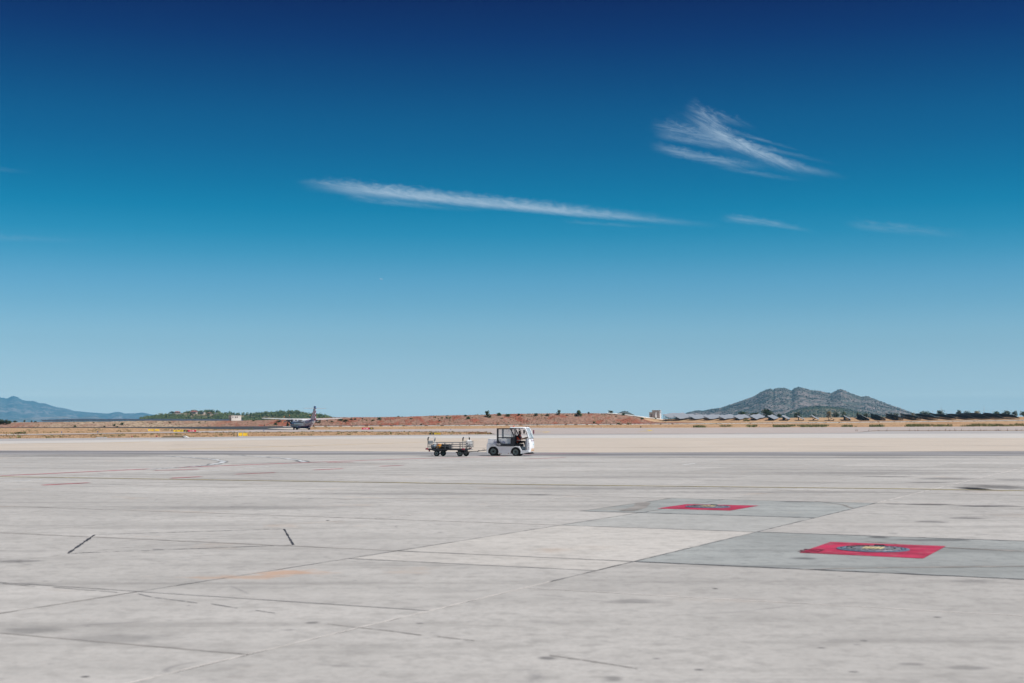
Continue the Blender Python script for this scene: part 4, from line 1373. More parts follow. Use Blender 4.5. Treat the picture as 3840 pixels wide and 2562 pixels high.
# scrub on the rocky hill
C, Rr = [], []
for hfun, U_, n, sz in ((hill_h, hill_U, 14000, (1.6, 4.2)), (foot_h, foot_U, 3500, (1.2, 3.2)), (small_h, small_U, 250, (1.0, 2.2))):
    for i in range(n):
        u = rs.uniform(U_[0], U_[-1])
        t = -rs.rand() ** 0.9
        p = hfun(u, t)
        d = mnoise.fractal(Vector((p.x / 120.0, p.y / 120.0, p.z / 60.0)), 1.0, 2.0, 3)
        if d < -0.05 and rs.rand() < 0.75:
            continue
        r = rs.uniform(*sz)
        C.append((p.x, p.y, p.z + r * 0.3 + 40))
        Rr.append(r)
V = leaf_cloud(np.array(C), np.array(Rr), 90000, 2.3, squash=0.5, fill=0.6)
V[:, 2] -= 40.0
tag(link('hill_scrub', raw_mesh('hill_scrub', V, quads_for(V), M_SCRUB)), 'dark scrub dotted over the rocky hill and its foothill', 'scrub', kind='stuff')


def blades(name, places, mat, lab, hmin, hmax, wid, lean=0.5, per=4):
    """tufts of narrow blades: places = list of points"""
    P = np.repeat(np.array([tuple(p) for p in places]), per, 0)
    n = len(P)
    P[:, :2] += rs.normal(size=(n, 2)) * 0.18
    h = rs.uniform(hmin, hmax, n)
    a = rs.rand(n) * 6.283
    side = np.stack([np.cos(a), np.sin(a), np.zeros(n)], 1) * wid
    tip = np.stack([rs.normal(size=n) * lean * h * 0.5, rs.normal(size=n) * lean * h * 0.5, h], 1)
    V = np.stack([P - side, P + side, P + tip * 0.6 + side * 0.6, P + tip], 1).reshape(-1, 3)
    return tag(link(name, raw_mesh(name, V, quads_for(V), mat)), lab, 'grass', kind='stuff')


def scatter(xr, top, bot, n, clump=None):
    out = []
    for i in range(n):
        px_ = rs.uniform(*xr)
        yy = lerp_tab(bot, px_) + (lerp_tab(top, px_) - lerp_tab(bot, px_)) * rs.rand()
        if clump and mnoise.noise(Vector((px_ * clump, yy * clump * 6, 2.0))) < -0.02:
            continue
        if 970 < px_ < 1260 and 1608.5 < yy < 1614:
            continue
        out.append(at(px_, yy))
    return out


# dry grass of the field islands
T_B = [(0, 1633.5), (300, 1629.5), (500, 1626), (960, 1621.5), (1240, 1620), (1830, 1620.5)]
pl = scatter((0, 1845), T_B, [(0, 1645), (640, 1640.5), (1000, 1636), (1500, 1631.5), (1845, 1629.5)], 3600)
pl += scatter((0, 3840), [(0, 1606), (640, 1606), (1100, 1602), (1800, 1597.2), (2400, 1592.5), (3000, 1587.8), (3840, 1579)],
              [(0, 1628), (500, 1621), (960, 1612.8), (1240, 1613), (1800, 1607), (2400, 1604.3), (3840, 1598.8)], 9000)
pl += scatter((2480, 3840), [(2480, 1578), (3000, 1573), (3840, 1566)], [(2480, 1587), (3000, 1583), (3840, 1574)], 2200)
blades('dry_grass', pl, M_STRAW, 'sun-bleached dry grass on the strips between the taxiways', 0.04, 0.11, 0.05, 0.9, 4)
pl = scatter((0, 1845), T_B, [(0, 1645), (640, 1640.5), (1000, 1636), (1500, 1631.5), (1845, 1629.5)], 500, 0.012)
pl += scatter((700, 1835), [(700, 1622.0), (960, 1620.8), (1240, 1619.4), (1835, 1619.6)], [(700, 1624.4), (960, 1622.4), (1240, 1620.8), (1835, 1621.2)], 420, 0.05)
pl += scatter((0, 1240), [(0, 1606), (640, 1609), (1240, 1601)], [(0, 1628), (500, 1620), (900, 1613.5), (1240, 1612)], 800, 0.014)
pl += scatter((1100, 3840), [(1100, 1599.5), (2400, 1592.4), (3840, 1578.4)], [(1100, 1602), (2400, 1594.5), (3840, 1580)], 380, 0.02)
blades('weeds', pl, M_WEED, 'scattered green weeds along the pavement edges', 0.08, 0.28, 0.07, 0.8, 5)
pl = scatter((2600, 3840), [(2600, 1600.3), (2800, 1598.6), (3840, 1594.0)], [(2600, 1604.0), (2800, 1603.2), (3840, 1599.2)], 2600, 0.010)
pl += scatter((3260, 3840), [(3260, 1597.5), (3840, 1592)], [(3260, 1602.0), (3840, 1599.2)], 900, 0.014)
blades('tall_grass', pl, M_WEED, 'tall green grass along the edge of the far taxiway at the right', 0.4, 1.05, 0.06, 0.5, 5)
pl = scatter((3200, 3840), [(3200, 1617.2), (3840, 1615.4)], [(3200, 1618.2), (3840, 1616.4)], 60, 0.09)
blades('stalks', pl, M_REDWEED, 'sparse brown stalks growing in the pavement joint at the right', 0.3, 1.0, 0.03, 0.5, 4)
pl = scatter((1760, 1840), [(1760, 1621), (1840, 1625)], [(1760, 1625), (1840, 1628)], 70)
pl += scatter((960, 1840), [(960, 1621.4), (1840, 1620.6)], [(960, 1624.0), (1840, 1623.5)], 60, 0.03)
blades('rusty_weeds', pl, M_REDWEED, 'rust coloured dead weeds on the tip of the dry strip behind the tractor', 0.12, 0.35, 0.07, 0.9, 6)

# small tufts and stones all over the bank
C, Rr = [], []
for i in range(5200):
    p = at(rs.uniform(-100, 2520), rs.uniform(1550, 1603))
    if not 705 < p.y < 724:
        continue
    C.append((p.x, p.y, p.z + 40.05))
    Rr.append(rs.uniform(0.10, 0.34))
V = leaf_cloud(np.array(C), np.array(Rr), 22000, 0.26, squash=0.7, fill=0.5)
V[:, 2] -= 40.0
tag(link('bank_tufts', raw_mesh('bank_tufts', V, quads_for(V), M_LEAFD)), 'dry brown tufts dotted over the red bank', 'scrub', kind='stuff')
# pale drainage channel running down the end of the bank
v, f = [], []
n_ = 40
for i in range(n_ + 1):
    t = i / n_
    px_ = 2275 + 240 * t
    py_ = lerp_tab([(2275, 1551.5), (2330, 1555.5), (2420, 1567), (2515, 1578.5)], px_)
    p = at(px_, py_)
    for dy_, dz_ in ((-0.8, 0.15), (0.8, 0.5)):
        v.append((p.x, p.y + dy_, p.z + dz_))
for i in range(n_):
    f.append((2 * i, 2 * i + 2, 2 * i + 3, 2 * i + 1))
tag(link('drain_channel', raw_mesh('drain_channel', np.array(v), np.array(f), M_KERB)), kind='structure')


def on_hill(hfun, px, py):
    """point of a hillside seen through a frame pixel"""
    u = ray(px, 1588)[0]
    best = None
    for k in range(200):
        p = hfun(u, -1 + k / 200.0)
        yy = CAM_H + ray(px, py)[1] * p.y
        if p.z >= yy:
            return p
        best = p
    return best

# ================================================================ solar field
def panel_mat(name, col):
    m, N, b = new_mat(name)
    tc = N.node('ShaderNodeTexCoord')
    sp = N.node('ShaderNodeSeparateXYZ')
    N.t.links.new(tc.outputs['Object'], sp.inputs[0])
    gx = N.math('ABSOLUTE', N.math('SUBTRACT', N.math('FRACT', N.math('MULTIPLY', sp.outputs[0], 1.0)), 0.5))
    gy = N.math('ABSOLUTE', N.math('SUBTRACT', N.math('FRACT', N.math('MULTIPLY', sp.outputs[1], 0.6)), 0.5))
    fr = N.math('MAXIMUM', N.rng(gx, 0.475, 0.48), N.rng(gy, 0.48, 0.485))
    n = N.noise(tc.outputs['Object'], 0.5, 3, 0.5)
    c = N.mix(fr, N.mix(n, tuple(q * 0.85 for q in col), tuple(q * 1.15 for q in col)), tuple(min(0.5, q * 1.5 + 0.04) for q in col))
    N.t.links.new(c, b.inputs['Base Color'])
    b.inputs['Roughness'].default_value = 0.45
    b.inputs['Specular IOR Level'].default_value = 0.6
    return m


M_PANEL = panel_mat('glare_solar_panel', (0.27, 0.285, 0.305))  # pale base colour stands in for glare on the glass
M_PANELB = panel_mat('slate_solar_panel', (0.045, 0.062, 0.085))  # same kind of panel for the left rows, without the painted glare
M_STEEL = pmat('galvanised_steel', (0.36, 0.37, 0.38), 0.5, 0.7, var=0.15, scale=2)
M_DKSTEEL = pmat('dark_steel', (0.06, 0.06, 0.065), 0.6, 0.4)
ROW_AZ = R(12.2)                          # rows run 12 degrees right of the view
TILT = R(27.0)
PW = 4.1
# one table: origin at the middle of the low edge's near end, x towards the sun, y along the row
ct, st_ = math.cos(TILT), math.sin(TILT)


def table_mesh(L):
    mb = MB()
    lo, hi = Vector((0, 0, 0)), Vector((-PW * ct, 0, PW * st_))
    up = Vector((st_, 0, ct)) * 0.045
    a, b2 = lo, hi
    vs = []
    for yy in (0, L):
        for q in (a, b2, b2 + up, a + up):
            vs.append((q.x, q.y + yy, q.z))
    mb.add(vs, [(0, 1, 2, 3), (7, 6, 5, 4), (0, 4, 5, 1), (1, 5, 6, 2), (2, 6, 7, 3), (3, 7, 4, 0)])
    return mb


TL = 13.0
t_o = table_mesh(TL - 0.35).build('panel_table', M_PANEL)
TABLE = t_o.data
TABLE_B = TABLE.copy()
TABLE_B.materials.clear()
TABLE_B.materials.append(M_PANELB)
bpy.data.objects.remove(t_o)
sm = MB()
for yy in (0.8, 4.2, 7.6, 11.2):
    sm.cyl((-0.55, yy, -2.2), (-0.55, yy, 0.24), 0.06, n=6)
    sm.cyl((-PW * ct + 0.5, yy, -2.2), (-PW * ct + 0.5, yy, PW * st_ - 0.28), 0.06, n=6)
    sm.tube([(-0.2, yy, 0.05), (-PW * ct + 0.1, yy, PW * st_ - 0.1)], 0.05, 5)
    sm.tube([(-PW * ct + 0.5, yy, -0.4), (-1.5, yy, 0.65)], 0.035, 5)
sm.tube([(-1.0, 0.1, 0.42), (-1.0, TL - 0.5, 0.42)], 0.05, 5).tube([(-PW * ct + 0.9, 0.1, PW * st_ - 0.55), (-PW * ct + 0.9, TL - 0.5, PW * st_ - 0.55)], 0.05, 5)
sm.add([(-0.03, 0.02, -0.03), (-PW * ct + 0.03, 0.02, PW * st_ - 0.05), (-PW * ct + 0.03, TL - 0.38, PW * st_ - 0.05), (-0.03, TL - 0.38, -0.03)], [(0, 1, 2, 3)])  # dark sheet below the glass, added to paint in the underside's shade
sm_o = sm.build('frame_and_shade_sheet', M_DKSTEEL)
FRAME = sm_o.data
bpy.data.objects.remove(sm_o)


def solar_row(px, y_low, Y, n_tab, lab, group, clear=0.95, wav=0.14, mesh=None):
    p = on_depth(px, y_low, Y)
    p.z = zg(p.x, p.y)
    e = empty('solar_row', p, -ROW_AZ, lab, 'solar panels', group)
    z_low = on_depth(px, y_low, Y).z - p.z
    z_low = max(0.55, z_low)
    dirv = Vector((math.sin(ROW_AZ), math.cos(ROW_AZ)))
    ph = rnd.uniform(0, 6)
    for k in range(n_tab):
        q = Vector((p.x, p.y)) + dirv * (k * TL)
        q2 = Vector((p.x, p.y)) + dirv * ((k + 1) * TL)
        dz0 = zg(q.x, q.y) - p.z + wav * math.sin(ph + k * 1.1) - wav * math.sin(ph)
        dz1 = zg(q2.x, q2.y) - p.z + wav * math.sin(ph + (k + 1) * 1.1) - wav * math.sin(ph)
        pitch = math.atan2(dz1 - dz0, TL)
        t = inst('panel_table', mesh or TABLE, e, (0, k * TL, z_low + dz0), (pitch, 0, 0))
        inst('frame_and_shade_sheet', FRAME, t)
    return e


R_ROWS = [(2510, 1567.5), (2550, 1571.3), (2607, 1571.6), (2662, 1571.6), (2719, 1572.3), (2774, 1572.8), (2838, 1573), (2904, 1573.2), (2957.7, 1573.4), (3016, 1574), (3071, 1574),
          (3130.5, 1575), (3193, 1576), (3264, 1576), (3325, 1575.5), (3391, 1575.2), (3457, 1575), (3522, 1574.6), (3590, 1574), (3658, 1573.4), (3715, 1573), (3768, 1572.6), (3826, 1572)]
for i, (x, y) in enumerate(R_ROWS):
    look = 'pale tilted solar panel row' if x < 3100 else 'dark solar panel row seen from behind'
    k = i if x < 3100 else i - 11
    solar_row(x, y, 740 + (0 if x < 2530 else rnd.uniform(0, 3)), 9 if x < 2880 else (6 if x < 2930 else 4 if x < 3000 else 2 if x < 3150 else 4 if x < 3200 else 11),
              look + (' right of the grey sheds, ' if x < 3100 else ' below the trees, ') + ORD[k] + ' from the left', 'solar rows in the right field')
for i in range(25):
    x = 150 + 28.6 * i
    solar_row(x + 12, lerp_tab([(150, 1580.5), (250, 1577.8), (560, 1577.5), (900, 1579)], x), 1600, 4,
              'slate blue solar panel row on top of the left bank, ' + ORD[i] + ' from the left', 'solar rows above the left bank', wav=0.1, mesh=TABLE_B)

# ================================================================ buildings
M_WHITEW = pmat('white_render', (0.62, 0.61, 0.59), 0.85, var=0.06, scale=0.4)
M_HOUSE = pmat('cream_render', (0.42, 0.37, 0.32), 0.85, var=0.08, scale=0.4)
M_CONCW = pmat('pale_grey_render', (0.66, 0.67, 0.68), 0.85, var=0.08, scale=0.4)
M_GREYW = pmat('grey_render', (0.50, 0.49, 0.47), 0.85, var=0.06, scale=0.4)
M_TILE = pmat('red_roof_tile', (0.27, 0.09, 0.07), 0.8, var=0.2, scale=0.8)
M_DARKG = pmat('dark_window', (0.05, 0.055, 0.065), 0.2, var=0.1)
M_RUST = pmat('brown_vent', (0.24, 0.12, 0.10), 0.7)
M_DOORG = pmat('grey_door', (0.36, 0.37, 0.38), 0.6, var=0.1)


def shed(name, px0, px1, ytop, ybot, Y, rz, depth, lab, door=None, windows=None, vents=None, roof_over=0.12, wallmat=None, base_drop=1.2):
    a, b2 = on_depth(px0, ybot, Y), on_depth(px1, ybot, Y)
    wdt = (b2.x - a.x)
    hgt = on_depth(px0, ytop, Y).z - a.z
    e = empty(name, Vector(((a.x + b2.x) / 2, Y, a.z)), rz, lab, 'building', 'small service buildings')
    # apparent width = W cos rz + D sin rz
    Wd = (wdt - depth * abs(math.sin(rz))) / math.cos(rz)
    e.location.z = min(e.location.z, zg(e.location.x, e.location.y) + 0.5)
    drop = 0.0
    H = on_depth(px0, ytop, Y).z - e.location.z
    MB().box(-Wd / 2, Wd / 2, -depth / 2, depth / 2, -base_drop, H).build('wall', wallmat or M_WHITEW, e)
    rf = MB().box(-Wd / 2 - roof_over, Wd / 2 + roof_over, -depth / 2 - roof_over, depth / 2 + roof_over, H + 0.003, H + 0.22).build('roof', M_GREYW, e)
    for (u0, u1, v0, v1, face) in (windows or []):
        if face == 'front':
            fr = MB().box(-Wd / 2 + u0 * Wd, -Wd / 2 + u1 * Wd, -depth / 2 - 0.05, -depth / 2 + 0.03, v0 * H, v1 * H).build('window', M_RUST, e)
            MB().box(-Wd / 2 + u0 * Wd + .06, -Wd / 2 + u1 * Wd - .06, -depth / 2 - 0.06, -depth / 2 - 0.045, v0 * H + .06, v1 * H - .06).build('pane', M_DARKG, fr)
        else:
            sx = Wd / 2 if face == 'right' else -Wd / 2
            fr = MB().box(sx - 0.04, sx + 0.05, -depth / 2 + u0 * depth, -depth / 2 + u1 * depth, v0 * H, v1 * H).build('window', M_RUST, e)
            MB().box(sx + 0.045, sx + 0.06, -depth / 2 + u0 * depth + .06, -depth / 2 + u1 * depth - .06, v0 * H + .06, v1 * H - .06).build('pane', M_DARKG, fr)
    if door:
        u0, u1, v1, face = door
        if face == 'left':
            d = MB().box(-Wd / 2 - 0.05, -Wd / 2 + 0.05, -depth / 2 + u0 * depth, -depth / 2 + u1 * depth, 0, v1 * H).build('door', M_DOORG, e)
            for k in range(5):
                MB().box(-Wd / 2 - 0.075, -Wd / 2 - 0.05, -depth / 2 + u0 * depth, -depth / 2 + u1 * depth, v1 * H * (k + .15) / 5, v1 * H * (k + .85) / 5).build('slat', M_DOORG, d)
        else:
            d = MB().box(-Wd / 2 + u0 * Wd, -Wd / 2 + u1 * Wd, -depth / 2 - 0.05, -depth / 2 + 0.05, 0, v1 * H).build('door', M_DOORG, e)
            for k in range(5):
                MB().box(-Wd / 2 + u0 * Wd, -Wd / 2 + u1 * Wd, -depth / 2 - 0.075, -depth / 2 - 0.05, v1 * H * (k + .15) / 5, v1 * H * (k + .85) / 5).build('slat', M_DOORG, d)
    return e


# left one stands corner-on: its sunny long side looks right, its shaded gable with the shutter looks left
shed('service_building', 858, 904, 1559.5, 1578.5, 800, R(38), 3.4, 'small white flat-roofed building with roller door on the bank below the wooded hill',
     door=(0.25, 0.8, 0.62, 'left'), windows=[(0.10, 0.19, 0.60, 0.84, 'front'), (0.36, 0.47, 0.60, 0.84, 'front'), (0.53, 0.64, 0.60, 0.84, 'front')])
shed('switch_shed', 2445, 2480, 1540, 1565, 800, R(-20), 3.2, 'taller of the two grey sheds left of the solar rows', windows=[(0.3, 0.6, 0.62, 0.9, 'right')], door=(0.2, 0.5, 0.7, 'front'), wallmat=M_CONCW)
shed('switch_shed', 2434.5, 2462.5, 1548, 1565.5, 782, R(-20), 2.4, 'lower shed standing in front of the taller grey one', windows=[(0.3, 0.6, 0.62, 0.9, 'right')], door=(0.2, 0.45, 0.7, 'front'), wallmat=M_CONCW)


def house(px0, px1, yeave, yridge, ybot, Y, rz, lab, roof=True, depth=7.0, on=None):
    if on:
        Y = on_hill(on, (px0 + px1) / 2, ybot).y
    a, b2 = on_depth(px0, ybot, Y), on_depth(px1, ybot, Y)
    w = b2.x - a.x
    H = on_depth(px0, yeave, Y).z - a.z
    Hr = on_depth(px0, yridge, Y).z - a.z
    e = empty('house', Vector(((a.x + b2.x) / 2, Y, a.z)), rz, lab, 'house', 'houses on the wooded hill')
    MB().box(-w / 2, w / 2, -depth / 2, depth / 2, -3.0, H).build('wall', M_HOUSE, e)
    if roof:
        o = 0.5
        MB().add([(-w / 2 - o, -depth / 2 - o, H), (w / 2 + o, -depth / 2 - o, H), (w / 2 + o, depth / 2 + o, H), (-w / 2 - o, depth / 2 + o, H), (-w / 4, 0, Hr), (w / 4, 0, Hr)],
                 [(0, 1, 5, 4), (1, 2, 5), (2, 3, 4, 5), (3, 0, 4), (0, 3, 2, 1)]).build('roof', M_TILE, e)
    else:
        MB().box(-w / 2 - .2, w / 2 + .2, -depth / 2 - .2, depth / 2 + .2, H + 0.004, H + 0.25).build('roof', M_WHITEW, e)
    for k in range(3):
        xx = -w / 2 + w * (k + 0.5) / 3
        f = MB().box(xx - .5, xx + .5, -depth / 2 - .06, -depth / 2 + .04, H * .25, H * .75).build('window', M_RUST, e)
        MB().box(xx - .4, xx + .4, -depth / 2 - .08, -depth / 2 - .05, H * .3, H * .7).build('pane', M_DARKG, f)
    return e


house(717, 739, 1544.5, 1540, 1549, 2030, R(-12), 'white villa with a red tiled roof on top of the wooded hill')
house(655, 676, 1545.5, 1542.5, 1551, 2030, R(10), 'small house half hidden by pines left of the villa', depth=5)
house(752, 768, 1546.5, 1544, 1551, 2028, R(-20), 'low pale house right of the villa on the wooded hill', roof=False, depth=5)
house(779, 792, 1549.5, 1546.8, 1553, 2010, R(-10), 'red roofed house among the tallest pines', depth=5)
house(803, 818, 1550, 1548, 1555, 2005, R(15), 'white flat house right of the tallest pines', roof=False, depth=5)
house(861, 870, 1556.5, 1555, 1560, 2000, R(0), 'tiny white house above the flat-roofed building', roof=False, depth=4)
house(3058, 3068, 1520, 1518.6, 1522, 0, R(25), 'tiny white house at the foot of the rocky hill', roof=False, depth=6, on=hill_h)
house(2692, 2708, 1532.2, 1530.8, 1535.0, 0, R(25), 'pale low building on the left shoulder of the rocky hill', roof=False, depth=8, on=hill_h)
house(3348, 3362, 1537, 1534.8, 1539.5, 0, R(25), 'pale house on the right slope of the rocky hill', roof=False, depth=6, on=hill_h)

# ================================================================ fence and masts at the right
M_POST = pmat('fence_post_steel', (0.55, 0.58, 0.58), 0.5, 0.4, var=0.1)
f0 = on_depth(2990, 1569, 930)
fence = empty('perimeter_fence', Vector((f0.x, f0.y, zg(f0.x, f0.y))), 0, 'thin steel perimeter fence with cranked post tops behind the solar rows', 'fence')
fb = fence.location.copy()
tops = []
px = 2975
while px < 3850:
    p = on_depth(px, 1560, 930)
    b2 = Vector((p.x, p.y, zg(p.x, p.y))) - fb
    t = b2 + Vector((0, 0, 4.0))
    MB().tube([tuple(b2 - Vector((0, 0, .4))), tuple(t), tuple(t + Vector((0.35, -0.2, 0.45)))], 0.045, 5).build('post', M_POST, fence)
    tops.append((b2, t))
    px += 17.4
for hgt in (0.5, 1.5, 2.6, 3.6, 4.0):
    MB().tube([tuple(a + Vector((0, 0, hgt))) for a, b2 in tops], 0.014, 4).build('wire', M_POST, fence)


def mast(px, ytop, ybase, Y, lab, arm=0.0):
    b2 = on_depth(px, ybase, Y)
    b2.z = zg(b2.x, b2.y)
    H = on_depth(px, ytop, Y).z - b2.z
    e = empty('mast', b2, 0, lab, 'mast', 'thin masts behind the solar field')
    MB().cyl((0, 0, -0.5), (0, 0, H), 0.11, 0.05, 8).build('pole', M_POST, e)
    MB().box(-0.25, 0.25, -0.25, 0.25, -0.3, 0.08).build('base_plate', M_STEEL, e)
    if arm:
        MB().tube([(0, 0, H - 0.05), (arm * 0.5, 0, H + 0.18), (arm, 0, H + 0.15)], 0.045, 6).build('arm', M_POST, e)
        MB().rbox(arm - 0.35, arm + 0.2, -0.12, 0.12, H + 0.06, H + 0.2).build('lamp_head', M_STEEL, e)
    else:
        MB().cyl((0, 0, H), (0, 0, H + 0.5), 0.02, n=6).build('tip', M_STEEL, e)


for x, y, lab, arm in [(2945, 1539, 'lamp mast with a short arm in front of the rocky hill', 1.6), (3085, 1533, 'thin mast left of the yellowing tree', 0), (3117, 1533.5, 'pale lamp mast behind the yellowing tree', 0.8),
                       (3229, 1529, 'thin mast in front of the right slope of the hill', 0), (3377, 1525, 'thin mast at the right end of the hill', 0), (3530, 1523, 'tall mast behind the tall round tree', 0),
                       (3691, 1523, 'tall mast behind the yellow-tinged tree, far right', 0)]:
    mast(x, y, 1566, 1040, lab, arm)

# ================================================================ airfield signs
M_SYEL = pmat('sign_yellow', (0.75, 0.50, 0.02), 0.5, var=0.05)
M_SYELB = pmat('sign_back_yellow', (0.78, 0.50, 0.03), 0.5, var=0.08)
M_SBLK = pmat('sign_black', (0.012, 0.013, 0.02), 0.5, var=0.05)
M_SRED = pmat('sign_red', (0.50, 0.004, 0.03), 0.5, var=0.05)
M_SWHT = pmat('sign_white', (0.80, 0.78, 0.78), 0.5, var=0.03)
M_SFRM = pmat('sign_frame', (0.55, 0.57, 0.56), 0.5, 0.3)
M_SEDGE = pmat('sign_orange_edge', (0.78, 0.42, 0.16), 0.5)


def sign(px0, px1, ytop, ybot, panels, lab, rz=0.0, back=False, edge=None, legs=True):
    """panels: list of (share of width, face material, text, text material)"""
    g = at((px0 + px1) / 2, ybot)
    Y = g.y
    s = Y / F_PX
    w, h = (px1 - px0) * s / max(0.5, math.cos(rz)), (ybot - ytop) * s
    e = empty('airfield_sign', g, rz, lab, 'sign', 'airfield guidance signs')
    x = -w / 2
    tot = sum(p[0] for p in panels)
    for share, fm, txt, tm in panels:
        pw = w * share / tot
        pn = MB().rbox(x + 0.02, x + pw - 0.02, -0.10, 0.10, 0.10, h, 0.015).build('sign_panel', fm, e)
        if txt:
            hh = (h - 0.1) * 0.80
            t = text_mesh(txt, hh, tm, 'lettering', pn, Matrix.Translation((x + pw / 2, -0.104, 0.1 + (h - 0.1) * 0.20)) @ Matrix.Rotation(R(90), 4, 'X'), align='CENTER', extrude=0.002, bold=0.008)
            bw = max(v.co.x for v in t.data.vertices) - min(v.co.x for v in t.data.vertices)
            if bw > pw * 0.88:
                k = pw * 0.86 / bw
                cx = x + pw / 2
                for v in t.data.vertices:
                    v.co.x = cx + (v.co.x - cx) * k
        if back:
            MB().box(x - 0.03, x + 0.03, -0.14, 0.14, 0.0, h + 0.03).build('frame', M_SFRM, e)
        else:
            for lx in (x + pw * 0.2, x + pw * 0.8):
                MB().cyl((lx, 0, -0.15), (lx, 0, 0.11), 0.03, n=8).build('leg', M_SFRM, e)
        x += pw
    if back:
        MB().box(w / 2 - 0.03, w / 2 + 0.03, -0.14, 0.14, 0.0, h + 0.03).build('frame', M_SFRM, e)
        MB().box(-w / 2 - 0.03, w / 2 + 0.03, -0.12, 0.12, h + 0.003, h + 0.04).build('top_rail', M_SFRM, e)
    if edge:
        MB().box(w / 2 + 0.003, w / 2 + 0.08, -0.16, 0.16, 0.02, h + 0.02).build('side_cap', edge, e)
    MB().box(-w / 2, w / 2, -0.3, 0.3, -0.10, 0.015).build('base', M_KERB, e)
    return e


sign(656, 729, 1613.0, 1621.2, [(17, M_SYEL, '<03R', M_SBLK), (15, M_SYEL, '2R50', M_SBLK), (14, M_SBLK, 'D4', M_SYEL), (27, M_SRED, '21L-03R', M_SWHT)],
     'long yellow, black and red runway sign lettered D4 and 21L-03R', rz=R(36))
sign(1358.5, 1399, 1604, 1612.2, [(27, M_SRED, '21L-03R', M_SWHT), (14, M_SBLK, 'D4', M_SYEL)], 'red and black runway sign right of the airliner', rz=R(30))
sign(1611, 1652, 1624, 1632.2, [(17, M_SBLK, 'D4', M_SYEL), (24, M_SYEL, '< D >', M_SBLK)], 'black and yellow taxiway sign above the baggage trailer', edge=M_SEDGE)
sign(894, 924, 1622.6, 1637, [(1, M_SYELB, None, None), (1, M_SYELB, None, None)], 'yellow back of a two-panel sign in the dry grass', back=True, edge=M_SYELB, rz=R(34))
sign(555, 576, 1609.6, 1617.2, [(1, M_SYELB, None, None), (1, M_SYELB, None, None)], 'far two-panel yellow sign back at the left', back=True, rz=R(34))
sign(581, 597, 1609.6, 1617.2, [(1, M_SYELB, None, None)], 'far single-panel yellow sign back at the left', back=True, rz=R(34))

# low drain headwall: an open sloping concrete mouth, brown inside, with a white wing wall
M_BROWN = pmat('brown_steel_ramp', (0.13, 0.088, 0.04), 0.8, var=0.15)
g0, g1 = at(603, 1641.4), at(694, 1641.4)
hw = empty('drain_mouth', (g0 + g1) / 2, 0, 'low brown drain mouth with a white end wall at the far edge of the apron', 'drain')
Wd = g1.x - g0.x
MB().add([(-Wd / 2, -0.3, 0.0), (Wd / 2, -0.3, 0.0), (Wd / 2 - 0.35, 0.5, 0.24), (-Wd / 2 + 0.40, 0.5, 0.24), (-Wd / 2, 0.7, -0.05), (Wd / 2, 0.7, -0.05)],
         [(0, 1, 2, 3), (3, 2, 5, 4), (0, 3, 4), (1, 5, 2), (0, 4, 5, 1)]).build('ramp', M_BROWN, hw)
MB().prism([(Wd / 2 - 0.30, 0.26), (Wd / 2 + 0.05, 0.26), (Wd / 2 + 0.55, 0.0), (Wd / 2 + 0.05, 0.0)], -0.35, 0.6).build('wing_wall', M_WHITEW, hw)
MB().box(-Wd / 2 + 0.35, Wd / 2 - 0.33, 0.48, 0.72, 0.15, 0.27).build('lip', M_KERB, hw)
g0 = at(381, 1643)
lb = empty('low_barrier', g0, 0, 'low white barrier bar on short feet at the left of the apron edge', 'barrier')
MB().rbox(-0.75, 0.75, -0.04, 0.04, 0.05, 0.13, 0.01).build('bar', M_SWHT, lb)
for xx in (-0.7, -0.1, 0.4, 0.7):
    MB().box(xx - 0.03, xx + 0.03, -0.08, 0.08, 0.0, 0.16).build('foot', M_SFRM, lb)

M_REDPL = pmat('red_plastic', (0.45, 0.02, 0.03), 0.45)
M_BLUEPL = pmat('blue_plastic', (0.03, 0.10, 0.36), 0.45)


def marker(px, py, h, mat, lab, grp):
    g = at(px, py)
    e = empty('edge_marker', g, 0, lab, 'marker', grp)
    MB().cyl((0, 0, -0.03), (0, 0, 0.05), 0.11, 0.10, 12).build('base', M_SFRM, e)
    MB().cyl((0, 0, 0.05), (0, 0, h * 0.35), 0.035, n=8).build('stem', M_SFRM, e)
    MB().lathe([(h * 0.35, 0.07), (h * 0.42, 0.085), (h * 0.9, 0.085), (h, 0.05)], (0, 0, 0), (0, 0, 1), 10).build('sleeve', mat, e, smooth=True)


for x, y, lab in [(989, 1619.5, 'blue edge marker left of the airliner wheels'), (366, 1624.5, 'blue edge marker left of the far yellow signs'), (231, 1626, 'leftmost blue edge marker in the grass'),
                  (1690, 1613.5, 'blue edge marker above the front of the trailer'), (1909, 1618, 'blue edge marker seen through the tractor cab'), (2254.5, 1605.2, 'blue edge marker right of the tractor'),
                  (2847, 1603.4, 'blue edge marker near the tall green grass')]:
    marker(x, y, 0.42, M_BLUEPL, lab, 'blue taxiway edge markers')
marker(495, 1642, 0.22, M_REDPL, 'small red marker light left of the brown drain mouth, farther one', 'red obstacle markers')
marker(587, 1641.6, 0.30, M_REDPL, 'small red marker light right beside the brown drain mouth', 'red obstacle markers')

# ================================================================ hydrant pit covers
M_PITRING = pmat('painted_steel_ring', (0.16, 0.22, 0.29), 0.5, 0.3, var=0.15, scale=4, dirt=(0.3, 0.3, 0.3), dirt_amt=0.4)
M_PITLID = pmat('worn_steel_lid', (0.30, 0.30, 0.31), 0.5, 0.5, var=0.2, scale=5, dirt=(0.14, 0.13, 0.13), dirt_amt=0.6)
M_PITYEL = pmat('pale_yellow_paint', (0.60, 0.49, 0.24), 0.6, var=0.1, scale=6)
M_PITDK = pmat('dark_recess', (0.02, 0.022, 0.03), 0.7)


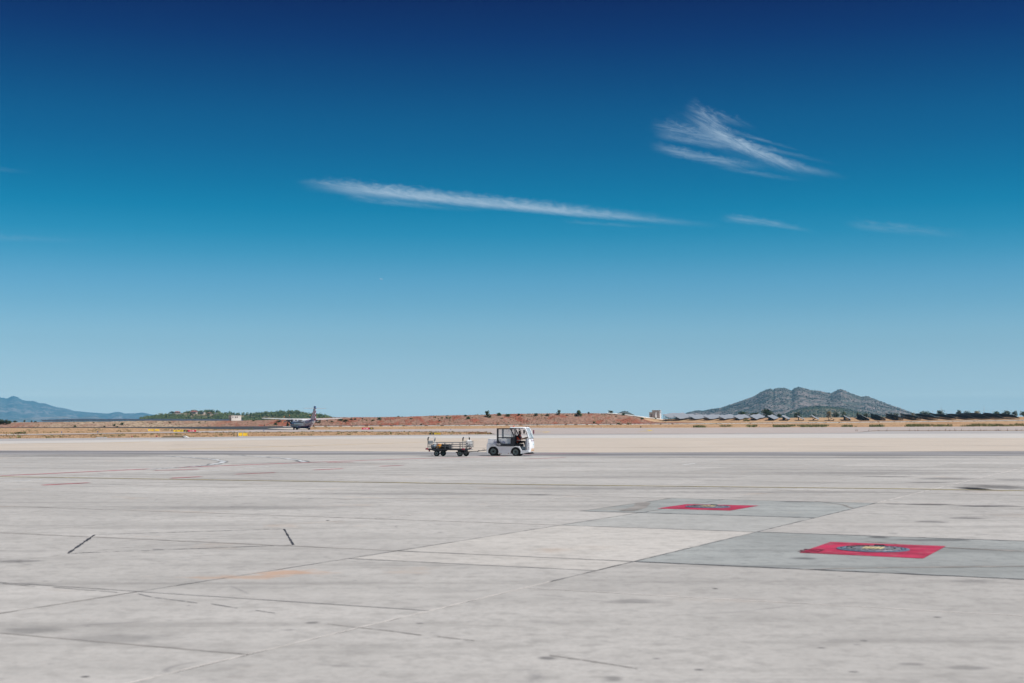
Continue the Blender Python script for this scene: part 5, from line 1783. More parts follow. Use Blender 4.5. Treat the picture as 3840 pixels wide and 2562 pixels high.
def pit(px, py, r, lab):
    g = at(px, py)
    e = empty('pit_cover', (g.x, g.y, 0.006), TH, lab, 'pit cover', 'fuel hydrant pit covers')
    MB().lathe([(0.0, r), (0.010, r), (0.016, r - 0.03), (0.016, r * 0.80), (0.006, r * 0.78), (0.0, r * 0.78)], (0, 0, 0), (0, 0, 1), 48).build('ring', M_PITRING, e, smooth=True)
    lid = MB().lathe([(0.001, r * 0.765), (0.016, r * 0.75), (0.020, r * 0.70), (0.020, 0.02)], (0, 0, 0), (0, 0, 1), 48).build('lid', M_PITLID, e, smooth=True)
    for k in range(28):
        a = 2 * math.pi * k / 28
        M = Matrix.Rotation(a, 4, 'Z')
        MB().box(r * 0.865, r * 0.90, -0.030, 0.030, 0.0155, 0.019, M).build('bolt', M_PITDK, e)
    for k in range(22):
        a = 2 * math.pi * (k + 0.3) / 22
        M = Matrix.Rotation(a, 4, 'Z')
        MB().box(r * 0.58, r * 0.62, -0.03, 0.03, 0.0195, 0.024, M).build('stud', M_PITDK, lid)
    yp = MB().box(-r * 0.30, r * 0.34, -r * 0.26, r * 0.26, 0.0195, 0.026).build('valve_plate', M_PITYEL, lid)
    for k in range(5):
        for j in range(4):
            xx, yy = -r * 0.24 + k * r * 0.125, -r * 0.18 + j * r * 0.12
            MB().box(xx - 0.022, xx + 0.022, yy - 0.008, yy + 0.008, 0.0255, 0.029).build('tread', M_PITLID, lid)
    MB().tube([(r * 0.72 * math.cos(t), r * 0.72 * math.sin(t), 0.024) for t in [R(a) for a in range(20, 105, 8)]], 0.008, 6).build('seal', M_PITDK, lid)
    hd = MB().tube([(r * 0.90, -0.09, 0.016), (r * 0.90, -0.08, 0.026), (r * 0.90, 0.08, 0.026), (r * 0.90, 0.09, 0.016)], 0.010, 6).build('handle', M_PITDK, e)


pit(3274, 2061, 0.60, 'nearer round steel pit cover with yellow centre in a red square')
pit(2654, 1902, 0.57, 'farther round steel pit cover with yellow centre in a red square')

# ================================================================ baggage tractor
M_TWHITE = pmat('tractor_white', (0.87, 0.88, 0.90), 0.35, var=0.03, scale=2, coat=0.3, dirt=(0.66, 0.65, 0.63), dirt_amt=0.25)
M_TGREY = pmat('charcoal_door_paint', (0.020, 0.024, 0.034), 0.45, var=0.1)
M_TYRE = pmat('tyre_rubber', (0.014, 0.014, 0.015), 0.85, var=0.2, scale=8)
M_RIM = pmat('grey_green_rim', (0.20, 0.25, 0.24), 0.5, 0.2, var=0.15, scale=6)
M_BLACK = pmat('black_plastic', (0.012, 0.012, 0.014), 0.6)
M_UNDER = pmat('chassis_black', (0.02, 0.02, 0.022), 0.8)
M_GLASS = glass_mat('cab_glass', (0.55, 0.65, 0.70), 0.16)
M_WSCREEN = glass_mat('windscreen_glass', (0.45, 0.60, 0.68), 0.30)
M_ORANGE = pmat('orange_lens', (0.75, 0.12, 0.02), 0.3)
M_AMBER = pmat('amber_reflector', (0.50, 0.20, 0.08), 0.4)
M_STRIPE = pmat('hazard_orange', (0.72, 0.33, 0.05), 0.5)
M_NAVY = pmat('navy_lettering', (0.03, 0.04, 0.22), 0.5)
M_TEAL = pmat('teal_plate', (0.18, 0.50, 0.50), 0.5)
M_MAROON = pmat('maroon_decal', (0.16, 0.02, 0.06), 0.5)
M_INNER = pmat('grey_step_panel', (0.14, 0.19, 0.22), 0.5)
M_LGREY = pmat('pale_grey_dash', (0.50, 0.52, 0.54), 0.6)
M_SEAT = pmat('black_seat_vinyl', (0.016, 0.016, 0.018), 0.6)

T_YAW = R(-14.0)
T_REF = Vector((0.446, -0.62, 0.0))
T_POS = at(1849.7, 1710.4) - Matrix.Rotation(T_YAW, 3, 'Z') @ T_REF
tractor = empty('baggage_tractor', T_POS, T_YAW, 'white airport baggage tractor with a charcoal sliding door and orange beacon', 'tractor')


def arc(cx, cz, r, a0, a1, n=14):
    return [(cx + r * math.cos(R(a0 + (a1 - a0) * k / n)), cz + r * math.sin(R(a0 + (a1 - a0) * k / n))) for k in range(n + 1)]


BODY = [(0.0, 0.15), (0.0, 0.78), (0.53, 0.78), (0.815, 0.64), (2.20, 0.64), (2.353, 0.375), (2.80, 0.375), (2.86, 0.25), (2.32, 0.15)]
BODY += arc(1.945, 0.255, 0.335, -18, 198)
BODY += [(1.60, 0.13), (0.80, 0.13)]
BODY += arc(0.446, 0.28, 0.355, -25, 205)
BODY += [(0.09, 0.15)]
for sy in (-1, 1):
    y0, y1 = (-0.64, -0.52) if sy < 0 else (0.52, 0.64)
    MB().prism(BODY, y0, y1).build('side_panel', M_TWHITE, tractor, bevel=0.012)
MB().box(0.012, 2.80, -0.519, 0.519, 0.22, 0.372).build('chassis', M_UNDER, tractor)
MB().box(0.012, 2.30, -0.519, 0.519, 0.374, 0.60).build('chassis', M_UNDER, tractor)
# rear deck between the panels and the engine cover above it
MB().box(0.002, 0.60, -0.518, 0.518, 0.602, 0.775).build('deck', M_TWHITE, tractor)
MB().add([(0.035, -0.575, 0.782), (0.035, 0.575, 0.782), (1.68, 0.575, 0.66), (1.68, -0.575, 0.66), (0.075, -0.545, 1.12), (0.075, 0.545, 1.12), (1.68, 0.545, 1.12), (1.68, -0.545, 1.12)],
         [(0, 3, 2, 1), (4, 5, 6, 7), (0, 1, 5, 4), (1, 2, 6, 5), (2, 3, 7, 6), (3, 0, 4, 7)]).build('engine_cover', M_TWHITE, tractor, bevel=0.02)
for xx in (0.2, 0.55, 0.93):
    MB().rbox(xx - 0.05, xx + 0.05, -0.557, -0.545, 1.075, 1.10, 0.004).build('latch', M_SWHT, tractor)
MB().rbox(-0.03, 0.0, -0.45, 0.45, 0.16, 0.30, 0.01).build('rear_bumper', M_UNDER, tractor)
MB().rbox(-0.12, 0.01, -0.08, 0.08, 0.30, 0.46, 0.02).build('hitch', M_UNDER, tractor)
# lettering on the engine cover
text_mesh('Goldair Handling', 0.165, M_NAVY, 'lettering', tractor, Matrix.Translation((0.45, -0.5775, 0.865)) @ Matrix.Rotation(R(87), 4, 'X'), shear=0.30, extrude=0.002, squeeze=0.70, bold=0.005)

# sliding doors, pushed back along both sides
def door(sy):
    y0, y1 = (-0.70, -0.655) if sy < 0 else (0.655, 0.70)
    d = MB()
    d.prism([(0.70, 0.65), (0.70, 1.80), (0.816, 1.735), (0.816, 0.65)], y0, y1)
    d.prism([(0.70, 1.80), (1.63, 1.80), (1.60, 1.735), (0.816, 1.735)], y0, y1)
    d.prism([(1.63, 1.80), (1.855, 1.37), (1.855, 1.22), (1.80, 1.22), (1.80, 1.35), (1.60, 1.735)], y0, y1)
    d.prism([(0.816, 1.15), (0.816, 1.22), (1.80, 1.22), (1.80, 1.15)], y0, y1)
    d.prism([(1.63, 0.81), (1.63, 1.15), (1.80, 1.15), (1.80, 1.22), (1.855, 1.22), (1.855, 0.65), (1.63, 0.65)], y0, y1)
    d.prism([(0.816, 0.65), (0.816, 0.81), (1.63, 0.81), (1.63, 0.65)], y0, y1)
    q = [(0.816, 0.81)] + [(0.816 + 0.31 - 0.31 * math.cos(R(a)), 1.12 - 0.31 * math.sin(R(a))) for a in range(0, 91, 10)]
    d.prism(q, y0, y1)
    o = d.build('door', M_TGREY, tractor)
    ym = (y0 + y1) / 2
    MB().prism([(0.816, 1.22), (0.816, 1.735), (1.60, 1.735), (1.80, 1.35), (1.80, 1.22)], ym - 0.004, ym + 0.004).build('pane', M_GLASS, o)
    MB().prism([(0.82, 0.815), (0.82, 1.149), (1.629, 1.149), (1.629, 0.815)], ym - 0.004, ym + 0.004).build('pane', M_GLASS, o)
    MB().rbox(1.66, 1.78, y0 - 0.02 if sy < 0 else y1, y0 if sy < 0 else y1 + 0.02, 1.0, 1.14, 0.006).build('handle', M_BLACK, o)
    MB().rbox(0.78, 1.86, y0 + 0.005, y1 + 0.02, 0.635, 0.652, 0.004).build('rail', M_BLACK, o)
    return o


near_door = door(-1)
door(1)
text_mesh('TLD', 0.165, M_SWHT, 'lettering', near_door, Matrix.Translation((0.712, -0.702, 0.695)) @ Matrix.Rotation(R(90), 4, 'X'), extrude=0.002, squeeze=0.82, bold=0.006)

# cab
rf = MB().add([(1.52, -0.60, 1.80), (1.52, 0.60, 1.80), (2.62, 0.60, 1.80), (2.62, -0.60, 1.80), (1.55, -0.57, 1.89), (1.55, 0.57, 1.89), (2.56, 0.56, 1.885), (2.56, -0.56, 1.885)],
              [(0, 3, 2, 1), (4, 5, 6, 7), (0, 1, 5, 4), (1, 2, 6, 5), (2, 3, 7, 6), (3, 0, 4, 7)]).build('roof', M_TWHITE, tractor, bevel=0.03)
MB().box(1.56, 2.50, -0.52, 0.52, 1.77, 1.799).build('roof_lining', M_BLACK, rf)
for sy in (-1, 1):
    pl = MB().tube([(2.40, sy * 0.575, 1.83), (2.55, sy * 0.58, 1.80), (2.63, sy * 0.58, 1.70), (2.71, sy * 0.58, 1.51), (2.83, sy * 0.58, 1.12)], [0.04, 0.042, 0.042, 0.04, 0.04], 8)
    pl.build('front_pillar', M_TWHITE, tractor, smooth=True)
    MB().box(1.86, 1.90, sy * 0.60 - 0.02, sy * 0.60 + 0.02, 0.642, 1.80).build('rear_pillar', M_TGREY, tractor)
    MB().tube([(1.90, sy * 0.575, 1.78), (2.02, sy * 0.575, 1.62)] if sy > 0 else [(1.88, sy * 0.585, 1.70), (1.88, sy * 0.585, 1.2)], 0.02, 6).build('grab_rail', M_BLACK, tractor)
rw = MB()
rw.box(1.66, 1.69, -0.58, -0.50, 1.122, 1.80).box(1.66, 1.69, 0.50, 0.58, 1.122, 1.80).box(1.66, 1.69, -0.499, 0.499, 1.74, 1.80).box(1.66, 1.69, -0.499, 0.499, 1.122, 1.20)
rwo = rw.build('rear_wall', M_TGREY, tractor)
MB().box(1.672, 1.680, -0.499, 0.499, 1.201, 1.739).build('pane', M_GLASS, rwo)
MB().box(1.69, 1.72, -0.56, 0.56, 0.62, 1.12).build('rear_bulkhead', M_BLACK, tractor)
MB().add([(2.60, -0.555, 1.80), (2.60, 0.555, 1.80), (2.868, 0.555, 1.15), (2.868, -0.555, 1.15), (2.61, -0.555, 1.80), (2.61, 0.555, 1.80), (2.878, 0.555, 1.15), (2.878, -0.555, 1.15)],
         [(0, 3, 2, 1), (4, 5, 6, 7), (0, 1, 5, 4), (1, 2, 6, 5), (2, 3, 7, 6), (3, 0, 4, 7)]).build('windscreen', M_WSCREEN, tractor)
MB().tube([(2.885, 0.10, 1.15), (2.80, 0.06, 1.36), (2.74, 0.18, 1.50)], 0.010, 6).build('wiper', M_BLACK, tractor)
MB().box(2.84, 2.884, -0.56, 0.56, 1.14, 1.175).build('windscreen_seal', M_BLACK, tractor)

# nose: a curved white front
nv_, nf_ = [], []
prof = [(0.24, 2.86), (0.26, 2.92), (0.45, 2.955), (0.75, 2.965), (0.95, 2.94), (1.10, 2.90), (1.145, 2.86)]
ycols = [-0.62, -0.61, -0.56, -0.4, -0.2, 0, 0.2, 0.4, 0.56, 0.61, 0.62]
for z, x in prof:
    for y in ycols:
        k = abs(y) / 0.62
        nv_.append((x - 0.10 * k ** 4 if abs(y) < 0.615 else 2.72, y, z))
m_ = len(ycols)
for i in range(len(prof) - 1):
    for j in range(m_ - 1):
        nf_.append((i * m_ + j, i * m_ + j + 1, (i + 1) * m_ + j + 1, (i + 1) * m_ + j))
n0 = len(nv_)
nv_ += [(2.70, -0.62, 0.24), (2.70, 0.62, 0.24), (2.72, 0.62, 1.145), (2.72, -0.62, 1.145)]
nf_ += [(n0, n0 + 1, n0 + 2, n0 + 3)]
nf_ += [tuple([n0 + 1, n0] + list(range(0, m_))), tuple([n0 + 3, n0 + 2] + list(range((len(prof) - 1) * m_ + m_ - 1, (len(prof) - 1) * m_ - 1, -1)))]
nf_ += [tuple([n0, n0 + 3] + [i * m_ for i in range(len(prof) - 1, -1, -1)]), tuple([n0 + 2, n0 + 1] + [i * m_ + m_ - 1 for i in range(len(prof))])]
nose = MB().add(nv_, nf_).build('nose', M_TWHITE, tractor, smooth=True)
MB().box(2.60, 2.719, -0.60, 0.60, 0.38, 1.12).build('dashboard', M_LGREY, tractor)


def nx(z, y):
    return lerp_tab([(a, b2) for a, b2 in prof], z) - 0.10 * (abs(y) / 0.62) ** 4


# hazard stripes on the lower nose
for k in range(7):
    ya = -0.42 + k * 0.135
    sl = 0.05 if k < 3 else -0.05
    vs = []
    for z, dy in ((0.30, 0.0), (0.50, sl)):
        for e_ in (0.0, 0.07):
            yy = ya + dy + e_
            vs.append((nx(z, yy) + 0.005, yy, z))
    MB().add(vs, [(0, 1, 3, 2)]).build('hazard_stripe', M_STRIPE, nose, fix=False)
for yy in (-0.30, 0.34):
    MB().rbox(nx(0.98, yy) - 0.02, nx(0.98, yy) + 0.006, yy - 0.045, yy + 0.045, 0.90, 1.05, 0.004).build('lamp', M_MAROON, nose)
MB().lathe([(0, 0.085), (0.01, 0.085), (0.01, 0.062), (0, 0.062)], (nx(0.97, 0.02) - 0.004, 0.02, 0.97), (1, 0, 0.15), 20).build('badge', M_MAROON, nose)
MB().rbox(nx(0.77, 0.08) - 0.01, nx(0.77, 0.08) + 0.006, 0.0, 0.17, 0.73, 0.79, 0.002).build('plate', M_TEAL, nose)
MB().rbox(nx(1.07, -0.3) - 0.01, nx(1.07, -0.3) + 0.005, -0.42, -0.18, 1.06, 1.085, 0.002).build('decal', M_NAVY, nose)
for z in (0.55, 0.82):
    MB().rbox(2.80, 2.86, -0.632, -0.615, z - 0.012, z + 0.012, 0.003).build('hinge', M_MAROON, nose)
MB().rbox(2.45, 2.88, -0.45, 0.45, 0.14, 0.238, 0.02).build('front_bumper', M_UNDER, tractor)
MB().tube([(2.86, -0.2, 0.20), (2.98, -0.1, 0.17), (2.98, 0.25, 0.17), (2.86, 0.35, 0.20)], 0.012, 6).build('tow_loop', M_DKSTEEL, tractor)
MB().box(2.24, 2.60, -0.50, -0.44, 0.378, 0.62).build('step_panel', M_INNER, tractor)
MB().box(2.20, 2.60, 0.30, 0.56, 0.378, 0.60).build('battery_box', M_INNER, tractor)
# lamps, mirrors, beacon
bc = MB().lathe([(0, 0.065), (0.018, 0.065), (0.02, 0.05), (0.075, 0.045), (0.092, 0.02)], (1.66, 0, 1.888), (0, 0, 1), 14).build('beacon', M_ORANGE, tractor, smooth=True)
MB().cyl((1.66, 0, 1.885), (1.66, 0, 1.902), 0.072, n=14).build('beacon_base', M_BLACK, bc)
for xx, zz in ((0.863, 0.175), (0.977, 0.175), (1.47, 0.175), (2.67, 0.47)):
    MB().cyl((xx, -0.641, zz), (xx, -0.652, zz), 0.026, n=10).build('reflector', M_AMBER, tractor)
mi = MB().rbox(2.49, 2.60, -0.80, -0.74, 1.46, 1.70, 0.02).build('mirror', M_BLACK, tractor)
MB().tube([(2.63, -0.60, 1.60), (2.58, -0.70, 1.60), (2.55, -0.77, 1.60)], 0.012, 6).build('bracket', M_BLACK, mi)
mi = MB().rbox(2.68, 2.72, -0.68, -0.63, 1.40, 1.52, 0.015).build('mirror', M_BLACK, tractor)
MB().tube([(2.68, -0.61, 1.56), (2.74, -0.66, 1.56), (2.71, -0.66, 1.50)], 0.010, 6).build('bracket', M_BLACK, mi)
mi = MB().rbox(2.78, 2.84, 0.74, 0.90, 1.44, 1.68, 0.02).build('mirror', M_MAROON, tractor)
MB().tube([(2.76, 0.60, 1.36), (2.80, 0.72, 1.42), (2.81, 0.82, 1.52)], 0.012, 6).build('bracket', M_BLACK, mi)
for yy in (-0.35, 0.3):
    MB().tube([(2.52, yy, 1.88), (2.60, yy, 1.915), (2.63, yy, 1.87)], 0.018, 6).build('work_lamp', M_BLACK, rf)
# seats, wheel
MB().rbox(1.76, 2.24, -0.12, 0.46, 0.62, 0.80, 0.05).rbox(1.73, 1.87, -0.10, 0.44, 0.72, 1.34, 0.05).build('seat', M_SEAT, tractor)
MB().rbox(1.76, 2.18, -0.54, -0.16, 0.62, 0.76, 0.04).build('seat', M_SEAT, tractor)
sw = MB()
sc_, sa_ = Vector((2.50, 0.16, 1.18)), Vector((-0.62, 0, 0.78)).normalized()
u1 = Vector((0, 1, 0))
u2 = sa_.cross(u1)
ringp = [sc_ + (u1 * math.cos(t) + u2 * math.sin(t)) * 0.17 for t in [2 * math.pi * k / 20 for k in range(21)]]
sw.tube(ringp, 0.014, 6)
for t in (0.5, 2.6, 4.7):
    sw.tube([sc_, sc_ + (u1 * math.cos(t) + u2 * math.sin(t)) * 0.17], 0.012, 6)
sw.tube([sc_, sc_ - sa_ * 0.35], 0.022, 6)
sw.build('steering_wheel', M_BLACK, tractor)


def wheel(parent, x, y, r, wd, rim_r, out, mt=M_TYRE, mr=M_RIM, steer=0.0):
    w = empty('wheel', (x, y, r), steer)
    w.parent = parent
    MB().lathe([(-wd / 2, rim_r), (-wd / 2, r * 0.90), (-wd * 0.36, r * 0.985), (-wd * 0.15, r), (wd * 0.15, r), (wd * 0.36, r * 0.985), (wd / 2, r * 0.90), (wd / 2, rim_r)],
               (0, 0, 0), (0, 1, 0), 36, caps=False).build('tyre', mt, w, smooth=True)
    s = out
    MB().lathe([(-s * wd * 0.2, rim_r * 0.99), (s * wd * 0.42, rim_r * 0.99), (s * wd * 0.50, rim_r * 1.02), (s * wd * 0.46, rim_r * 0.88), (s * wd * 0.25, rim_r * 0.80), (s * wd * 0.20, rim_r * 0.52), (s * wd * 0.34, rim_r * 0.48),
                (s * wd * 0.34, 0.01)], (0, 0, 0), (0, 1, 0), 28).build('rim', mr, w, smooth=True)
    hb = MB().lathe([(s * wd * 0.30, rim_r * 0.36), (s * wd * 0.55, rim_r * 0.33), (s * wd * 0.60, rim_r * 0.2), (s * wd * 0.60, 0.005)], (0, 0, 0), (0, 1, 0), 16)
    hb.build('hub', M_BLACK, w, smooth=True)
    nb = MB()
    for k in range(6):
        a = k * math.pi / 3
        nb.cyl((math.cos(a) * rim_r * 0.62, s * wd * 0.19, math.sin(a) * rim_r * 0.62), (math.cos(a) * rim_r * 0.62, s * wd * 0.30, math.sin(a) * rim_r * 0.62), rim_r * 0.09, n=6)
    nb.build('nuts', M_DKSTEEL, w)
    return w


for x, r in ((0.446, 0.295), (1.945, 0.272)):
    for sy in (-1, 1):
        wheel(tractor, x, sy * 0.53, r, 0.20, r * 0.62, sy)

# ================================================================ driver
def person_driver():
    x, y, z = 2.02, 0.16, 0.0
    J = {}
    bmv, edges, rad = [], [], []

    def V(n, p, r):
        J[n] = len(bmv)
        bmv.append(p)
        rad.append(r)

    def Ed(*ns):
        for a, b2 in zip(ns, ns[1:]):
            edges.append((J[a], J[b2]))
    V('pelvis', (x - 0.10, y, 0.90), (0.15, 0.13))
    V('belly', (x - 0.09, y, 1.02), (0.15, 0.13))
    V('chest', (x - 0.05, y, 1.20), (0.165, 0.125))
    V('upper', (x - 0.03, y, 1.31), (0.12, 0.10))
    V('neck', (x + 0.00, y, 1.39), (0.055, 0.055))
    V('jaw', (x + 0.035, y, 1.455), (0.068, 0.066))
    V('skull', (x + 0.025, y, 1.535), (0.092, 0.082))
    V('crown', (x + 0.015, y, 1.595), (0.062, 0.06))
    Ed('pelvis', 'belly', 'chest', 'upper', 'neck', 'jaw', 'skull', 'crown')
    for s, nme in ((-1, 'r'), (1, 'l')):
        V('sh' + nme, (x - 0.04, y + s * 0.17, 1.30), (0.075, 0.07))
        V('el' + nme, (x + 0.13, y + s * 0.21, 1.09), (0.050, 0.048))
        V('wr' + nme, (x + 0.36, y + s * 0.15, 1.165), (0.034, 0.030))
        V('pa' + nme, (x + 0.43, y + s * 0.13, 1.195), (0.040, 0.022))
        Ed('upper', 'sh' + nme, 'el' + nme, 'wr' + nme, 'pa' + nme)
        for k in range(4):
            a = (-0.026 + 0.0175 * k)
            V('f%d%s' % (k, nme), (x + 0.475, y + s * 0.13 + a, 1.225 + 0.006 * (k % 2)), (0.009, 0.009))
            V('g%d%s' % (k, nme), (x + 0.495 - 0.004 * k, y + s * 0.125 + a, 1.20), (0.0085, 0.0085))
            Ed('pa' + nme, 'f%d%s' % (k, nme), 'g%d%s' % (k, nme))
        V('t0' + nme, (x + 0.425, y + s * 0.095, 1.205), (0.010, 0.010))
        V('t1' + nme, (x + 0.46, y + s * 0.085, 1.225), (0.009, 0.009))
        Ed('pa' + nme, 't0' + nme, 't1' + nme)
        V('hip' + nme, (x - 0.04, y + s * 0.10, 0.895), (0.10, 0.10))
        V('kn' + nme, (x + 0.36, y + s * 0.13, 0.93), (0.068, 0.068))
        V('an' + nme, (x + 0.46, y + s * 0.12, 0.50), (0.042, 0.042))
        V('he' + nme, (x + 0.45, y + s * 0.12, 0.435), (0.045, 0.04))
        V('to' + nme, (x + 0.60, y + s * 0.13, 0.415), (0.04, 0.03))
        Ed('pelvis', 'hip' + nme, 'kn' + nme, 'an' + nme, 'he' + nme, 'to' + nme)
    me = bpy.data.meshes.new('person')
    me.from_pydata(bmv, edges, [])
    o = bpy.data.objects.new('person', me)
    COL.objects.link(o)
    sk = o.modifiers.new('skin', 'SKIN')
    for i, r in enumerate(rad):
        me.skin_vertices[0].data[i].radius = r
    me.skin_vertices[0].data[J['pelvis']].use_root = True
    sb = o.modifiers.new('sub', 'SUBSURF')
    sb.levels = sb.render_levels = 2
    bpy.context.view_layer.update()
    m2 = bpy.data.meshes.new_from_object(o.evaluated_get(bpy.context.evaluated_depsgraph_get()))
    bpy.data.objects.remove(o)
    # nose and ears, folded into the same surface
    bm = bmesh.new()
    bm.from_mesh(m2)

    def blob(c, sx, sy_, sz):
        r = bmesh.ops.create_icosphere(bm, subdivisions=2, radius=1.0)
        for v in r['verts']:
            v.co = Vector((c[0] + v.co.x * sx, c[1] + v.co.y * sy_, c[2] + v.co.z * sz))
    blob((x + 0.118, y, 1.505), 0.018, 0.014, 0.024)
    blob((x + 0.022, y - 0.086, 1.51), 0.018, 0.010, 0.030)
    blob((x + 0.022, y + 0.086, 1.51), 0.018, 0.010, 0.030)
    bm.to_mesh(m2)
    bm.free()
    skin = pmat('driver_skin', (0.32, 0.17, 0.115), 0.6)
    cloth = pmat('black_cotton', (0.012, 0.012, 0.016), 0.9)
    m2.materials.clear()
    m2.materials.append(skin)
    m2.materials.append(cloth)
    m2.name = 'person'
    for p in m2.polygons:
        c = p.center
        p.use_smooth = True
        forearm = c.x > x + 0.15 and c.z > 1.02
        p.material_index = 1 if (c.z < 1.375 and not forearm) else 0
    pr = bpy.data.objects.new('person', m2)
    COL.objects.link(pr)
    pr.location = T_POS
    pr.rotation_euler = (0, 0, T_YAW)
    tag(pr, 'driver in an orange vest and black clothes, both hands at the steering wheel', 'person')
    # hair and short beard
    hair = MB()
    hv, hf = [], []
    for i in range(9):
        for j in range(16):
            th, ph = R(8 + i * 11), 2 * math.pi * j / 16
            rr = 1.0 + 0.05 * mnoise.noise(Vector((i * 1.3, j * 1.1, 2)))
            px_, pz_ = math.sin(th) * math.cos(ph), math.cos(th)
            if px_ > 0.35 and pz_ < 0.45:
                px_ = 0.35
            hv.append((x + 0.012 + 0.102 * rr * px_, y + 0.093 * rr * math.sin(th) * math.sin(ph), 1.525 + 0.105 * rr * pz_))
    for i in range(8):
        for j in range(16):
            hf.append((i * 16 + j, i * 16 + (j + 1) % 16, (i + 1) * 16 + (j + 1) % 16, (i + 1) * 16 + j))
    hf.append(tuple(range(16)))
    hair.add(hv, hf)
    hair.build('hair', pmat('black_hair', (0.012, 0.010, 0.010), 0.8), pr, smooth=True)
    MB().lathe([(0.0, 0.030), (0.02, 0.062), (0.05, 0.074), (0.075, 0.066)], (x + 0.044, y, 1.385), (0.12, 0, 1), 14).build('beard', MATS['black_hair'], pr, smooth=True)
    em = pmat('eye', (0.7, 0.7, 0.7), 0.3)
    for s in (-1, 1):
        MB().lathe([(0, 0.002), (0.004, 0.011), (0.008, 0.010), (0.011, 0.002)], (x + 0.098, y + s * 0.034, 1.528), (1, 0, 0), 8).build('eye', em, pr)
    # hi-vis vest: an open shell round the chest
    vest_m = pmat('orange_vest', (0.92, 0.10, 0.035), 0.7, var=0.12, scale=6)
    refl = pmat('reflective_band', (0.62, 0.64, 0.64), 0.4)
    secs = [(0.865, x - 0.10, 0.185, 0.165), (0.98, x - 0.09, 0.185, 0.170), (1.10, x - 0.065, 0.185, 0.185), (1.22, x - 0.045, 0.168, 0.190), (1.32, x - 0.03, 0.135, 0.180), (1.375, x - 0.015, 0.085, 0.10)]

    def shell(secs_, off=0.0):
        n = 24
        v, f = [], []
        for z_, cx, ax, ay in secs_:
            for k in range(n):
                t = 2 * math.pi * k / n
                v.append((cx + (ax + off) * math.cos(t), y + (ay + off) * math.sin(t), z_))
        for i in range(len(secs_) - 1):
            for k in range(n):
                f.append((i * n + k, i * n + (k + 1) % n, (i + 1) * n + (k + 1) % n, (i + 1) * n + k))
        return MB().add(v, f)
    vo = shell(secs).build('vest', vest_m, pr, smooth=True)
    shell([(1.00, x - 0.087, 0.186, 0.172), (1.045, x - 0.077, 0.186, 0.177)], 0.005).build('reflective_band', refl, vo, smooth=True)
    for s in (-1, 1):
        MB().tube([(x - 0.19, y + s * 0.09, 1.05), (x - 0.17, y + s * 0.10, 1.25), (x - 0.04, y + s * 0.10, 1.385), (x + 0.10, y + s * 0.10, 1.26), (x + 0.13, y + s * 0.09, 1.05)], 0.022, 6).build('reflective_band', refl, vo)
    # grey stripe round the shins of the trousers
    MB().cyl((x + 0.425, y - 0.128, 0.70), (x + 0.437, y - 0.126, 0.64), 0.062, 0.058, 12).build('trouser_band', refl, pr)
    return pr


person_driver()

# ================================================================ baggage trailer
M_TSTEEL = pmat('trailer_grey_paint', (0.20, 0.22, 0.235), 0.5, 0.2, var=0.15, scale=4, dirt=(0.12, 0.11, 0.10), dirt_amt=0.4)
M_TDARK = pmat('trailer_dark_frame', (0.05, 0.05, 0.055), 0.6, 0.2)
M_BUMP = pmat('faded_red_rubber', (0.28, 0.03, 0.06), 0.6, var=0.2)
M_FOAM = pmat('black_foam_grip', (0.014, 0.015, 0.02), 0.9)
M_PLAST = pmat('white_polythene', (0.58, 0.58, 0.57), 0.35, var=0.1, scale=8)
M_PALEB = pmat('pale_hoop_bar', (0.62, 0.62, 0.62), 0.5)
W_YAW = R(-18.0)
W_REF = Vector((0.596, -0.60, 0.0))
W_POS = at(1637.6, 1712.0) - Matrix.Rotation(W_YAW, 3, 'Z') @ W_REF
trailer = empty('baggage_trailer', W_POS, W_YAW, 'four-wheeled open baggage trailer with tube rails behind the tractor', 'trailer')
MB().box(0.0, 2.42, -0.66, 0.66, 0.465, 0.50).build('deck', M_TDARK, trailer)
fr = MB()
fr.rbox(0.0, 2.42, -0.66, -0.60, 0.40, 0.464, 0.01).rbox(0.0, 2.42, 0.60, 0.66, 0.40, 0.464, 0.01)
for xx in (0.0, 0.55, 1.15, 1.75, 2.34):
    fr.box(xx, xx + 0.08, -0.599, 0.599, 0.40, 0.463)
fr.build('frame', M_TDARK, trailer)
for sy in (-1, 1):
    y = sy * 0.625
    rl = MB()
    rl.tube([(0.0, y, 0.855), (0.09, y, 0.885), (2.26, y, 0.885), (2.36, y, 0.86)], 0.016, 8)
    rl.build('top_rail', M_TSTEEL, trailer)
    for z in (0.755, 0.64):
        MB().tube([(0.02, y, z), (2.36, y, z)], 0.013, 6).build('rail', M_TSTEEL, trailer)
    for xx in (0.13, 0.66, 1.18, 1.71, 2.23):
        MB().tube([(xx, y, 0.501), (xx, y, 0.875)], 0.014, 6).build('rail_post', M_TSTEEL, trailer)
for x in (0.0, 2.39):
    for sy in (-1, 1):
        MB().tube([(x, sy * 0.62, 0.42), (x, sy * 0.62, 1.05)], 0.026, 8).build('hoop_post', M_TSTEEL, trailer)
        MB().tube([(x, sy * 0.62, 1.02), (x, sy * 0.615, 1.12), (x, sy * 0.57, 1.19), (x, sy * 0.47, 1.215)], [0.040, 0.042, 0.042, 0.036], 10).build('grip', M_FOAM, trailer, smooth=True)
    MB().tube([(x, -0.5, 1.21), (x, 0.5, 1.21)], 0.020, 8).build('hoop_bar', M_PALEB, trailer)
MB().box(0.01, 0.03, -0.58, 0.20, 0.80, 1.0).build('end_panel', M_TSTEEL, trailer)
for (xx, yy) in ((-0.06, -0.66), (2.42, -0.66), (-0.06, 0.66), (2.42, 0.66)):
    MB().rbox(xx - 0.08, xx + 0.09, yy - 0.06, yy + 0.06, 0.43, 0.53, 0.02).build('corner_bumper', M_BUMP, trailer)
